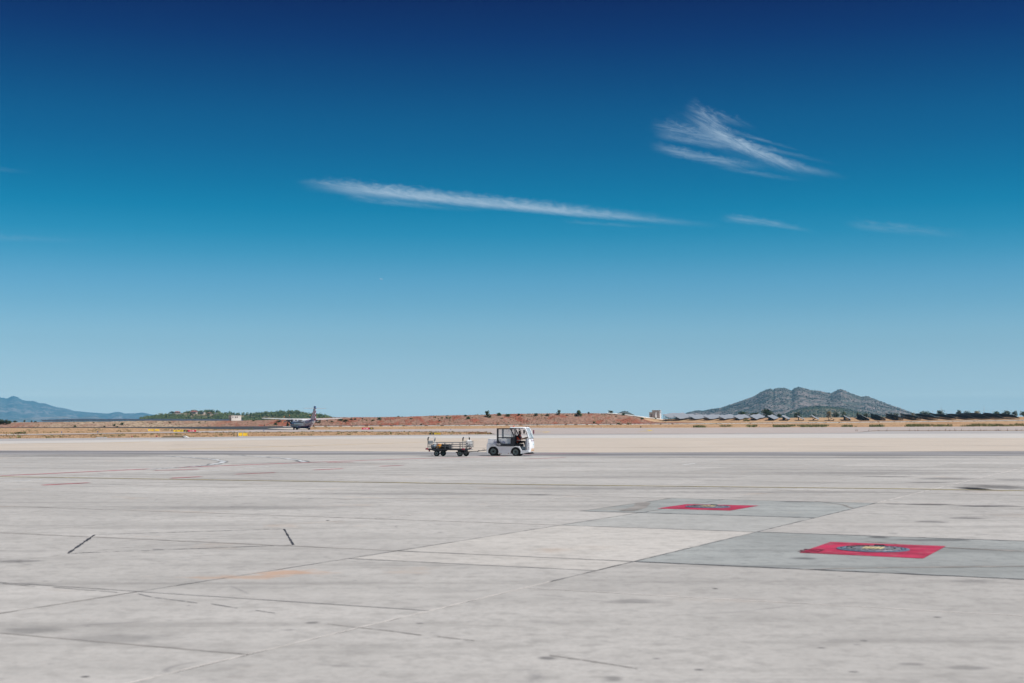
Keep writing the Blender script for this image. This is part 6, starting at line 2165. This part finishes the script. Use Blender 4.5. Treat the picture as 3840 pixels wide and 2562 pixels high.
MB().rbox(0.05, 0.12, -0.64, -0.52, 0.31, 0.43, 0.01).build('rear_lamp', M_BUMP, trailer)
for sy in (-1, 1):
    MB().prism([(0.22, 0.398), (0.95, 0.398), (0.80, 0.30), (0.50, 0.30)], sy * 0.54 - 0.03, sy * 0.54 + 0.03).build('axle_bracket', M_TDARK, trailer)
MB().cyl((0.596, -0.55, 0.19), (0.596, 0.55, 0.19), 0.03, n=8).build('axle', M_TDARK, trailer)
MB().lathe([(0.30, 0.30), (0.34, 0.34), (0.398, 0.34)], (2.15, 0, 0), (0, 0, 1), 20).build('turntable', M_TDARK, trailer)
MB().rbox(1.85, 2.45, -0.5, 0.5, 0.22, 0.30, 0.02).build('axle', M_TDARK, trailer)
MB().cyl((2.18, -0.55, 0.19), (2.18, 0.55, 0.19), 0.03, n=8).build('axle', M_TDARK, trailer)
for x in (0.596, 2.18):
    for sy in (-1, 1):
        wheel(trailer, x, sy * 0.58, 0.188, 0.13, 0.115, sy, mr=M_RIM, steer=R(6) if x > 1 else 0)
# draw bar to the tractor hitch
hitch_w = T_POS + Matrix.Rotation(T_YAW, 3, 'Z') @ Vector((-0.08, 0.0, 0.39))
hl = Matrix.Rotation(-W_YAW, 3, 'Z') @ (hitch_w - W_POS)
knee = Vector((2.40, 0, 0.30)).lerp(hl, 0.55)
knee.z = 0.315
db = MB().tube([(2.35, 0.12, 0.29), tuple(knee)], 0.026, 6).tube([(2.35, -0.12, 0.29), tuple(knee)], 0.026, 6).build('draw_bar', M_TDARK, trailer)
MB().tube([tuple(knee + Vector((-0.06, 0, -0.03))), tuple(knee + Vector((0.02, 0, 0.03))), tuple(knee + Vector((0.10, 0, 0.02))), tuple(hl)], [0.03, 0.04, 0.026, 0.024], 8).build('towing_eye', M_TDARK, db)
mid_ = knee.lerp(hl, 0.55)
dd = (hl - knee).normalized() * 0.09
MB().tube([tuple(mid_ - dd + Vector((0, 0, 0.02))), tuple(mid_ - dd + Vector((0, 0, 0.10))), tuple(mid_ + dd + Vector((0, 0, 0.10))), tuple(mid_ + dd + Vector((0, 0, 0.02)))], 0.010, 6).build('handle', M_TDARK, db)
MB().tube([(0.15, -0.5, 0.20), (0.25, -0.5, 0.04), (0.42, -0.55, 0.10)], 0.008, 5).build('chain', M_TSTEEL, trailer)
# wire basket at the front end
bk = MB()
bx0, bx1, by0, by1, bz0, bz1 = 2.45, 2.72, -0.52, 0.52, 0.62, 0.97
for z in (bz0, (bz0 + bz1) / 2, bz1):
    bk.tube([(bx0, by0, z), (bx1, by0, z), (bx1, by1, z), (bx0, by1, z), (bx0, by0, z)], 0.010, 5)
for k in range(4):
    xx = bx0 + (bx1 - bx0) * k / 3
    for yy in (by0, by1):
        bk.tube([(xx, yy, bz0), (xx, yy, bz1)], 0.008, 5)
for k in range(8):
    yy = by0 + (by1 - by0) * k / 7
    bk.tube([(bx1, yy, bz0), (bx1, yy, bz1)], 0.008, 5)
bk.box(bx0, bx1, by0, by1, bz0 - 0.02, bz0)
bk.tube([(2.5, -0.3, 0.46), (2.5, -0.3, bz0)], 0.03, 6).tube([(2.62, 0.3, 0.46), (2.62, 0.3, bz0)], 0.03, 6).box(2.42, 2.66, -0.4, 0.6, 0.43, 0.46)
bk.build('wire_basket', M_TSTEEL, trailer)


def lump(name, x0, x1, y0, y1, z0, z1, mat, label, cat, amp=0.12, seed=0, squar=3.0, group=None, freq=5.0):
    """soft bag: a rounded box with dents and folds"""
    v, f = [], []
    n, m_2 = 20, 12
    for i in range(m_2 + 1):
        th = math.pi * i / m_2
        for j in range(n):
            ph = 2 * math.pi * j / n
            d = Vector((math.sin(th) * math.cos(ph), math.sin(th) * math.sin(ph), math.cos(th)))
            r = (abs(d.x) ** squar + abs(d.y) ** squar + abs(d.z) ** squar) ** (-1 / squar)
            r *= 1 + amp * mnoise.fractal(d * freq * 0.4 + Vector((seed, seed * 2, 0)), 1.0, 2.0, 3)
            v.append((d.x * r * (x1 - x0) / 2, d.y * r * (y1 - y0) / 2, (d.z * r + 1) * (z1 - z0) / 2))
    for i in range(m_2):
        for j in range(n):
            f.append((i * n + j, (i + 1) * n + j, (i + 1) * n + (j + 1) % n, i * n + (j + 1) % n))
    return MB().add(v, f), Vector(((x0 + x1) / 2, (y0 + y1) / 2, z0))


def bag(name, dims, mat, label, cat, seed, extras=None, **kw):
    mb, c = lump(name, *dims, mat, label, cat, seed=seed, **kw)
    loc = W_POS + Matrix.Rotation(W_YAW, 3, 'Z') @ c
    e = empty(name, loc, W_YAW, label, cat, 'luggage on the trailer')
    mb.build('bag_body', mat, e, smooth=True)
    if extras:
        extras(e, dims)
    return e


M_BLUEGREY = pmat('blue_grey_nylon', (0.16, 0.21, 0.26), 0.7, var=0.25, scale=9)
M_GOLD = pmat('orange_yellow_nylon', (0.62, 0.28, 0.03), 0.6, var=0.3, scale=9)
M_CASE = pmat('black_suitcase_shell', (0.016, 0.017, 0.02), 0.5)
M_CASE2 = pmat('dark_grey_suitcase', (0.05, 0.055, 0.06), 0.55, var=0.3, scale=10)
M_TAGRED = pmat('red_tag', (0.6, 0.03, 0.04), 0.5)


def duffel_extra(e, d):
    w, h = d[1] - d[0], d[5] - d[4]
    dp = d[3] - d[2]
    MB().tube([(-w * 0.25, -dp / 2 - 0.005, h * 0.3), (-w * 0.2, -dp / 2 - 0.02, h * 0.9), (0, 0, h * 1.12), (w * 0.2, -dp / 2 - 0.02, h * 0.9), (w * 0.25, -dp / 2 - 0.005, h * 0.3)], 0.012, 6).build('strap', M_BLACK, e)
    MB().rbox(-w * 0.42, -w * 0.30, -dp / 2 - 0.02, -dp / 2, h * 0.92, h * 1.05, 0.005).build('luggage_tag', M_TAGRED, e)


def case_extra(e, d):
    w, h, dp = d[1] - d[0], d[5] - d[4], d[3] - d[2]
    MB().tube([(-w * 0.15, 0, h), (-w * 0.15, 0, h + 0.035), (w * 0.15, 0, h + 0.035), (w * 0.15, 0, h)], 0.010, 6).build('handle', M_BLACK, e)
    MB().rbox(-w / 2 - 0.004, w / 2 + 0.004, -0.008, 0.008, 0.02, h + 0.004, 0.003).build('zip_band', M_DKSTEEL, e)
    for sx in (-1, 1):
        MB().cyl((sx * w * 0.4, -dp * 0.42, 0.03), (sx * w * 0.4, -dp * 0.52, 0.03), 0.025, n=10).build('caster', M_TYRE, e)


def gold_extra(e, d):
    w, h, dp = d[1] - d[0], d[5] - d[4], d[3] - d[2]
    mb, c = lump('x', -w * 0.38, w * 0.42, -dp * 0.35, dp * 0.3, h * 0.80, h * 1.18, None, '', '', amp=0.2, seed=9)
    for i, v in enumerate(mb.v):
        mb.v[i] = (v[0], v[1], v[2] + h * 0.86)
    mb.build('top_pocket', M_GOLD, e, smooth=True)
    MB().rbox(-w * 0.2, w * 0.0, -dp * 0.3, -dp * 0.1, h * 1.12, h * 1.28, 0.01).build('luggage_tag', M_TAGRED, e)
    MB().tube([(w * 0.05, -dp * 0.52, h * 0.05), (w * 0.06, -dp * 0.56, h * 0.5), (w * 0.04, -dp * 0.45, h * 0.95)], 0.015, 6).build('strap', M_BLACK, e)


bag('duffel_bag', (0.10, 0.44, -0.52, 0.05, 0.50, 0.755), M_BLUEGREY, 'blue-grey duffel bag at the rear end of the trailer', 'bag', 1, duffel_extra)
bag('backpack', (0.48, 0.83, -0.50, -0.05, 0.50, 0.74), M_GOLD, 'orange-yellow soft bag with a red tag on the trailer', 'bag', 3, gold_extra, amp=0.2)
bag('suitcase', (0.84, 1.24, -0.50, 0.15, 0.50, 0.765), M_CASE, 'large black suitcase lying beside the orange bag', 'suitcase', 5, case_extra, amp=0.015, squar=9.0)
bag('suitcase', (1.26, 1.42, -0.50, -0.02, 0.50, 0.755), M_CASE2, 'small dark grey suitcase at the front end of the luggage', 'suitcase', 6, case_extra, amp=0.02, squar=8.0)
bag('holdall', (0.46, 0.95, 0.02, 0.45, 0.50, 0.77), M_CASE, 'black holdall behind the orange bag', 'bag', 8, duffel_extra, amp=0.12)
# crumpled sheets: one in the basket, one hung on the rear hoop
mb, c = lump('plastic_sheet', 2.47, 2.71, -0.48, 0.48, 0.64, 1.03, None, '', '', amp=0.35, seed=12, freq=9)
ps = empty('plastic_sheet', W_POS + Matrix.Rotation(W_YAW, 3, 'Z') @ c, W_YAW, 'crumpled clear plastic rain cover stuffed in the wire basket', 'plastic sheet')
mb.build('folded_sheet', M_PLAST, ps, smooth=True)
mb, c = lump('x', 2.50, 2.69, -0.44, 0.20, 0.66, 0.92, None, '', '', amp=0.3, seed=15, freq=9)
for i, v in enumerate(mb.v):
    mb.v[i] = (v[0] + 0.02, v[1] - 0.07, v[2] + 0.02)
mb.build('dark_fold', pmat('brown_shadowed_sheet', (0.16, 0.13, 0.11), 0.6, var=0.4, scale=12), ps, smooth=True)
v, f = [], []
for i in range(14):
    t = i / 13
    for j in range(5):
        s = (j / 4 - 0.5)
        wd = 0.16 * (1 - 0.4 * t) + 0.05 * math.sin(t * 9)
        v.append((0.02 + 0.05 * math.sin(t * 5 + j) + 0.10 * t, 0.42 + s * wd + 0.03 * math.sin(t * 7), 1.235 - 0.52 * t - (0.03 if abs(s) > 0.4 else 0)))
for i in range(13):
    for j in range(4):
        f.append((i * 5 + j, i * 5 + j + 1, (i + 1) * 5 + j + 1, (i + 1) * 5 + j))
so = MB().add([tuple(p) for p in v], f).build('hanging_sheet', M_PLAST, None, smooth=True)
so.location, so.rotation_euler = W_POS, (0, 0, W_YAW)
md = so.modifiers.new('thick', 'SOLIDIFY')
md.thickness = 0.012
tag(so, 'white plastic sheet hanging from the rear hoop of the trailer', 'plastic sheet')

# ================================================================ turboprop airliner
def livery_shade_mat():
    m, N, b = new_mat('airliner_livery_and_shade')
    tc = N.node('ShaderNodeTexCoord')
    sp = N.node('ShaderNodeSeparateXYZ')
    N.t.links.new(tc.outputs['Object'], sp.inputs[0])
    x, y, z = sp.outputs
    white = (0.78, 0.78, 0.79)
    # rings round the tail, slanting, from y = -6.5 back
    k = N.math('MULTIPLY_ADD', z, -0.55, y)
    ring = N.math('GREATER_THAN', N.math('FRACT', N.math('MULTIPLY', k, 1.05)), 0.42)
    zone = N.math('MULTIPLY', N.math('LESS_THAN', k, -7.6), N.math('GREATER_THAN', k, -13.4))
    c = N.mix(N.math('MULTIPLY', ring, zone), white, (0.17, 0.02, 0.07))
    belly = N.math('LESS_THAN', N.math('MULTIPLY_ADD', y, 0.03, z), 0.95)
    c = N.mix(belly, c, (0.03, 0.03, 0.12))  # navy belly is mostly the underside's shade put into the colour
    line = N.math('MULTIPLY', N.math('LESS_THAN', N.math('MULTIPLY_ADD', y, 0.03, z), 1.12), N.math('GREATER_THAN', N.math('MULTIPLY_ADD', y, 0.03, z), 0.95))
    c = N.mix(line, c, (0.40, 0.10, 0.18))
    N.t.links.new(c, b.inputs['Base Color'])
    b.inputs['Roughness'].default_value = 0.3
    b.inputs['Coat Weight'].default_value = 0.3
    return m


def fin_mat():
    m, N, b = new_mat('striped_fin')
    tc = N.node('ShaderNodeTexCoord')
    sp = N.node('ShaderNodeSeparateXYZ')
    N.t.links.new(tc.outputs['Object'], sp.inputs[0])
    x, y, z = sp.outputs
    k = N.math('MULTIPLY_ADD', z, 0.62, y)
    fr = N.math('FRACT', N.math('MULTIPLY', k, 1.35))
    low = N.math('LESS_THAN', z, 6.0)
    colr = N.mix(low, (0.03, 0.035, 0.13), (0.30, 0.025, 0.08))
    c = N.mix(N.math('GREATER_THAN', fr, 0.40), (0.70, 0.70, 0.74), colr)
    c = N.mix(N.math('GREATER_THAN', z, 7.0), c, (0.03, 0.05, 0.20))
    N.t.links.new(c, b.inputs['Base Color'])
    b.inputs['Roughness'].default_value = 0.35
    return m


M_LIV, M_FIN = livery_shade_mat(), fin_mat()
M_AWHITE = pmat('aircraft_white', (0.80, 0.80, 0.80), 0.35, var=0.03)
M_AGREY = pmat('aircraft_grey', (0.42, 0.42, 0.44), 0.4, var=0.05)
M_NAC = pmat('dark_nacelle', (0.06, 0.06, 0.08), 0.5)  # near-black: the shade on the nacelles is put into their base colour
M_TIP = pmat('orange_blade_tip', (0.70, 0.28, 0.05), 0.5)
M_BLADE = pmat('black_blade', (0.02, 0.02, 0.025), 0.5)
M_SKYB = pmat('blue_title', (0.06, 0.16, 0.42), 0.4)
g = at(1136, 1612.2)
A_YAW = R(24.6)
plane = empty('turboprop_airliner', g, A_YAW, 'white twin-propeller airliner with a striped T-tail taxiing away on the far taxiway', 'airplane')


def loft(secs, n=28):
    v, f = [], []
    for y, zc, r, sx in secs:
        for k in range(n):
            t = 2 * math.pi * k / n
            v.append((r * sx * math.cos(t), y, zc + r * math.sin(t)))
    for i in range(len(secs) - 1):
        for k in range(n):
            f.append((i * n + k, i * n + (k + 1) % n, (i + 1) * n + (k + 1) % n, (i + 1) * n + k))
    f += [tuple(range(n)), tuple(range((len(secs) - 1) * n, len(secs) * n))]
    return MB().add(v, f)


fus = loft([(13.5, 1.52, 0.05, 1), (13.2, 1.55, 0.36, 1), (12.6, 1.64, 0.72, 1), (11.6, 1.77, 1.08, 1), (10.4, 1.87, 1.34, 1), (9.0, 1.90, 1.43, 1), (5, 1.90, 1.43, 1), (0, 1.90, 1.43, 1), (-4.5, 1.90, 1.43, 1),
            (-6.0, 1.96, 1.36, 1), (-8.0, 2.13, 1.17, 1), (-10.0, 2.38, 0.87, 1), (-11.5, 2.58, 0.58, 1), (-12.6, 2.74, 0.36, 1), (-13.2, 2.82, 0.22, 1), (-13.5, 2.86, 0.05, 1)]).build('fuselage', M_LIV, plane, smooth=True)
for k in range(17):
    for sx in (-1, 1):
        yy = 8.6 - k * 0.82
        MB().rbox(sx * 1.405 - 0.02, sx * 1.405 + 0.02, yy - 0.13, yy + 0.13, 2.18, 2.55, 0.015).build('window', M_NAC, fus)
for sx in (-1, 1):
    MB().rbox(sx * 1.05 - 0.25, sx * 1.05 + 0.25, 11.0, 11.5, 2.25, 2.62, 0.05).build('cockpit_window', M_NAC, fus)
    MB().rbox(sx * 1.42 - 0.03, sx * 1.42 + 0.03, -6.9 + 0.6, -5.4, 1.2, 2.9, 0.03).build('door', M_AGREY, fus) if sx < 0 else None
t = text_mesh('SKY', 1.2, M_SKYB, 'title', fus, Matrix.Translation((-1.452, 8.6, 1.45)) @ Matrix.Rotation(R(-90), 4, 'Z') @ Matrix.Rotation(R(90), 4, 'X'), extrude=0.02, squeeze=1.3, bold=0.03)


def wing_panel(name, x0, x1, yle0, yle1, c0, c1, z0, z1, t0, t1, mat, parent):
    """aerofoil-like slab between two chords"""
    prof_ = [(0.0, 0.0), (0.04, 0.5), (0.25, 1.0), (0.6, 0.75), (1.0, 0.06), (1.0, -0.06), (0.6, -0.30), (0.25, -0.45), (0.04, -0.30)]
    v, f = [], []
    for x, yl, c, z, th in ((x0, yle0, c0, z0, t0), (x1, yle1, c1, z1, t1)):
        for u, w in prof_:
            v.append((x, yl - u * c, z + w * th / 2))
    n = len(prof_)
    for k in range(n):
        f.append((k, (k + 1) % n, n + (k + 1) % n, n + k))
    f += [tuple(range(n)), tuple(range(n, 2 * n))[::-1]]
    return MB().add(v, f).build(name, mat, parent, smooth=True)


for sx in (-1, 1):
    w = wing_panel('wing', 0.0, sx * 4.6, 1.7, 1.7, 2.6, 2.55, 3.45, 3.47, 0.48, 0.44, M_AWHITE, plane)
    w2 = wing_panel('outer_wing', sx * 4.62, sx * 13.5, 1.7, 1.25, 2.53, 1.45, 3.47, 3.72, 0.42, 0.20, M_AWHITE, plane)
    wing_panel('flap', sx * 1.5, sx * 8.6, -0.80, -0.62, 0.75, 0.55, 3.37, 3.48, 0.16, 0.10, M_AWHITE, plane)
    wing_panel('aileron', sx * 8.8, sx * 13.2, -0.42, -0.20, 0.45, 0.30, 3.56, 3.70, 0.10, 0.06, M_AWHITE, plane)
    for xx in (2.6, 5.6, 8.0):
        MB().rbox(sx * xx - 0.08, sx * xx + 0.08, -1.6, 0.2, 3.02, 3.30, 0.03).build('flap_fairing', M_NAC, w if xx < 4.6 else w2)
    nc = loft([(3.35, 3.02, 0.30, 1), (3.2, 3.02, 0.42, 1), (2.4, 3.0, 0.55, 1), (1.0, 3.0, 0.60, 1), (-0.6, 3.05, 0.50, 1), (-2.0, 3.18, 0.20, 1)], 20)
    for i, q in enumerate(nc.v):
        nc.v[i] = (q[0] + sx * 4.05, q[1], q[2])
    nco = nc.build('nacelle', M_NAC, plane, smooth=True)
    MB().cyl((sx * 4.05 + sx * 0.45, -0.3, 2.78), (sx * 4.05 + sx * 0.55, -1.5, 2.75), 0.16, n=12).build('exhaust', M_AGREY, nco)
    pr = empty('propeller', (sx * 4.05, 3.45, 3.02), 0)
    pr.parent = plane
    MB().lathe([(-0.1, 0.30), (0.15, 0.28), (0.45, 0.18), (0.62, 0.03)], (0, 0, 0), (0, 1, 0), 16).build('spinner', M_NAC, pr, smooth=True)
    for k in range(6):
        a = R(60 * k + (14 if sx < 0 else 40))
        M = Matrix.Rotation(a, 4, 'Y')
        bl = MB()
        pts = [(0.15, 0.07, 0.05, 55), (0.7, 0.17, 0.045, 42), (1.3, 0.19, 0.03, 30), (1.72, 0.16, 0.02, 24)]
        v, f = [], []
        for r_, hw_, th_, tw in pts:
            ca, sa = math.cos(R(tw)), math.sin(R(tw))
            for (u, w_) in ((-hw_, 0), (0, th_), (hw_, 0), (0, -th_)):
                v.append(M @ Vector((u * ca - w_ * sa, u * sa + w_ * ca, r_)))
        for i in range(len(pts) - 1):
            for j in range(4):
                f.append((i * 4 + j, i * 4 + (j + 1) % 4, (i + 1) * 4 + (j + 1) % 4, (i + 1) * 4 + j))
        f += [(0, 1, 2, 3), tuple(range(12, 16))]
        bo = MB().add(v, f).build('blade', M_BLADE, pr)
        v = []
        for r_, hw_, th_, tw in [(1.722, 0.16, 0.02, 24), (1.97, 0.09, 0.012, 21)]:
            ca, sa = math.cos(R(tw)), math.sin(R(tw))
            for (u, w_) in ((-hw_, 0), (0, th_), (hw_, 0), (0, -th_)):
                v.append(M @ Vector((u * ca - w_ * sa, u * sa + w_ * ca, r_)))
        MB().add(v, [(0, 1, 5, 4), (1, 2, 6, 5), (2, 3, 7, 6), (3, 0, 4, 7), (0, 1, 2, 3), (4, 5, 6, 7)]).build('blade_tip', M_TIP, bo)
# wing root fairing
loft([(2.3, 3.25, 0.10, 4), (1.5, 3.28, 0.30, 4.2), (0, 3.28, 0.36, 4.2), (-1.6, 3.25, 0.30, 4), (-2.8, 3.15, 0.05, 4)], 20).build('wing_fairing', M_AWHITE, plane, smooth=True)
# fin and T-tail
FIN = [(-6.2, 3.15), (-8.8, 3.45), (-10.4, 4.6), (-12.2, 7.35), (-12.35, 7.65), (-13.9, 7.65), (-14.1, 7.0), (-13.4, 3.1), (-12.8, 2.75), (-9.0, 2.9)]
v, f = [], []
for sgn, th in ((-1, 1), (1, 1)):
    for (y, z) in FIN:
        tk = 0.17 if z < 4 else 0.17 - 0.07 * (z - 4) / 3.6
        if (y, z) in (FIN[0], FIN[1], FIN[2], FIN[3], FIN[4]):
            tk *= 0.35
        v.append((sgn * tk, y, z))
n = len(FIN)
f = [tuple(range(n)), tuple(range(n, 2 * n))[::-1]] + [(i, (i + 1) % n, n + (i + 1) % n, n + i) for i in range(n)]
fin = MB().add(v, f).build('tail_fin', M_FIN, plane)
MB().rbox(-0.10, 0.10, -14.25, -13.55, 3.4, 6.85, 0.05).build('rudder', M_FIN, fin)
for sx in (-1, 1):
    wing_panel('stabilizer', sx * 0.05, sx * 3.66, -12.5, -12.9, 1.75, 1.15, 6.95, 6.95, 0.20, 0.12, M_AGREY, plane)
MB().lathe([(0, 0.05), (0.4, 0.19), (2.0, 0.19), (2.5, 0.05)], (0, -12.2, 6.97), (0, -1, 0), 12).build('tail_bullet', M_SKYB, fin, smooth=True)
MB().lathe([(0, 0.21), (0.35, 0.12), (0.45, 0.02)], (0, -13.2, 2.82), (0, -1, 0.05), 12).build('tail_cone', M_AWHITE, fus, smooth=True)
# landing gear
for sx in (-1, 1):
    loft([(1.9, 0.85, 0.05, 1), (1.2, 0.85, 0.42, 1), (0, 0.85, 0.55, 1), (-1.6, 0.88, 0.45, 1), (-2.6, 0.95, 0.05, 1)], 16)
    gp = loft([(2.2, 0.85, 0.05, 1), (1.4, 0.85, 0.42, 1), (0, 0.85, 0.52, 1), (-1.6, 0.88, 0.42, 1), (-2.8, 0.95, 0.05, 1)], 16)
    for i, q in enumerate(gp.v):
        gp.v[i] = (q[0] + sx * 1.40, q[1], q[2])
    gp.build('gear_fairing', M_LIV, plane, smooth=True)
    lg = MB().cyl((sx * 1.6, 0, 0.9), (sx * 2.05, -0.1, 0.42), 0.09, n=10).build('gear_leg', M_AGREY, plane)
    for dx_ in (-0.21, 0.21):
        MB().lathe([(-0.12, 0.2), (-0.12, 0.38), (-0.06, 0.43), (0.06, 0.43), (0.12, 0.38), (0.12, 0.2)], (sx * 2.05 + dx_, -0.1, 0.43), (1, 0, 0), 20).build('wheel', M_TYRE, lg, smooth=True)
lg = MB().cyl((0, 10.7, 0.9), (0, 10.7, 0.3), 0.07, n=10).build('gear_leg', M_AGREY, plane)
for dx_ in (-0.17, 0.17):
    MB().lathe([(-0.08, 0.15), (-0.08, 0.26), (0, 0.29), (0.08, 0.26), (0.08, 0.15)], (dx_, 10.7, 0.29), (1, 0, 0), 18).build('wheel', M_TYRE, lg, smooth=True)

# ---- a jet far up in the sky
jp = on_depth(1430, 1046.5, 19000)
jet = empty('distant_jet', jp, R(-82), 'tiny white jet flying far off in the clear sky left of centre', 'airplane')
loft([(19, 0, 0.2, 1), (17.5, 0, 1.5, 1), (14, 0, 2.0, 1), (-8, 0, 2.0, 1), (-15, 0.6, 1.0, 1), (-18.5, 1.1, 0.2, 1)], 14).build('fuselage', M_AWHITE, jet, smooth=True)
for sx in (-1, 1):
    wing_panel('wing', sx * 1.5, sx * 17.0, 4.5, -4.0, 6.0, 1.6, -0.8, 0.6, 0.8, 0.3, M_AWHITE, jet)
    wing_panel('stabilizer', sx * 0.5, sx * 6.0, -13.0, -16.0, 3.4, 1.4, 1.2, 1.6, 0.4, 0.2, M_AWHITE, jet)
    en = loft([(4.5, -1.8, 1.0, 1), (2.5, -1.8, 1.1, 1), (0.5, -1.8, 0.6, 1)], 12)
    en.v = [(q[0] + sx * 5.8, q[1], q[2]) for q in en.v]
    en.build('engine', M_AGREY, jet, smooth=True)
MB().add([(-0.2, -11.5, 1.8), (-0.2, -16.0, 7.6), (-0.2, -18.2, 7.6), (-0.2, -17.5, 1.4), (0.2, -11.5, 1.8), (0.2, -16.0, 7.6), (0.2, -18.2, 7.6), (0.2, -17.5, 1.4)],
         [(0, 1, 2, 3), (7, 6, 5, 4), (0, 4, 5, 1), (1, 5, 6, 2), (2, 6, 7, 3), (3, 7, 4, 0)]).build('tail_fin', M_AWHITE, jet)

# ================================================================ haze: the air over the plain
m = bpy.data.materials.new('haze')
m.use_nodes = True
tr_ = m.node_tree
for nd in list(tr_.nodes):
    tr_.nodes.remove(nd)
ho = tr_.nodes.new('ShaderNodeOutputMaterial')
hv_ = tr_.nodes.new('ShaderNodeVolumePrincipled')
hv_.inputs['Color'].default_value = (0.14, 0.62, 1.0, 1.0)
hv_.inputs['Density'].default_value = 5.5e-5
tr_.links.new(hv_.outputs[0], ho.inputs['Volume'])
tag(MB().box(-12000, 12000, -70, 26000, -6.0, 470.0).build('haze', m), 'thin blue summer haze over the plain', 'haze', kind='stuff')
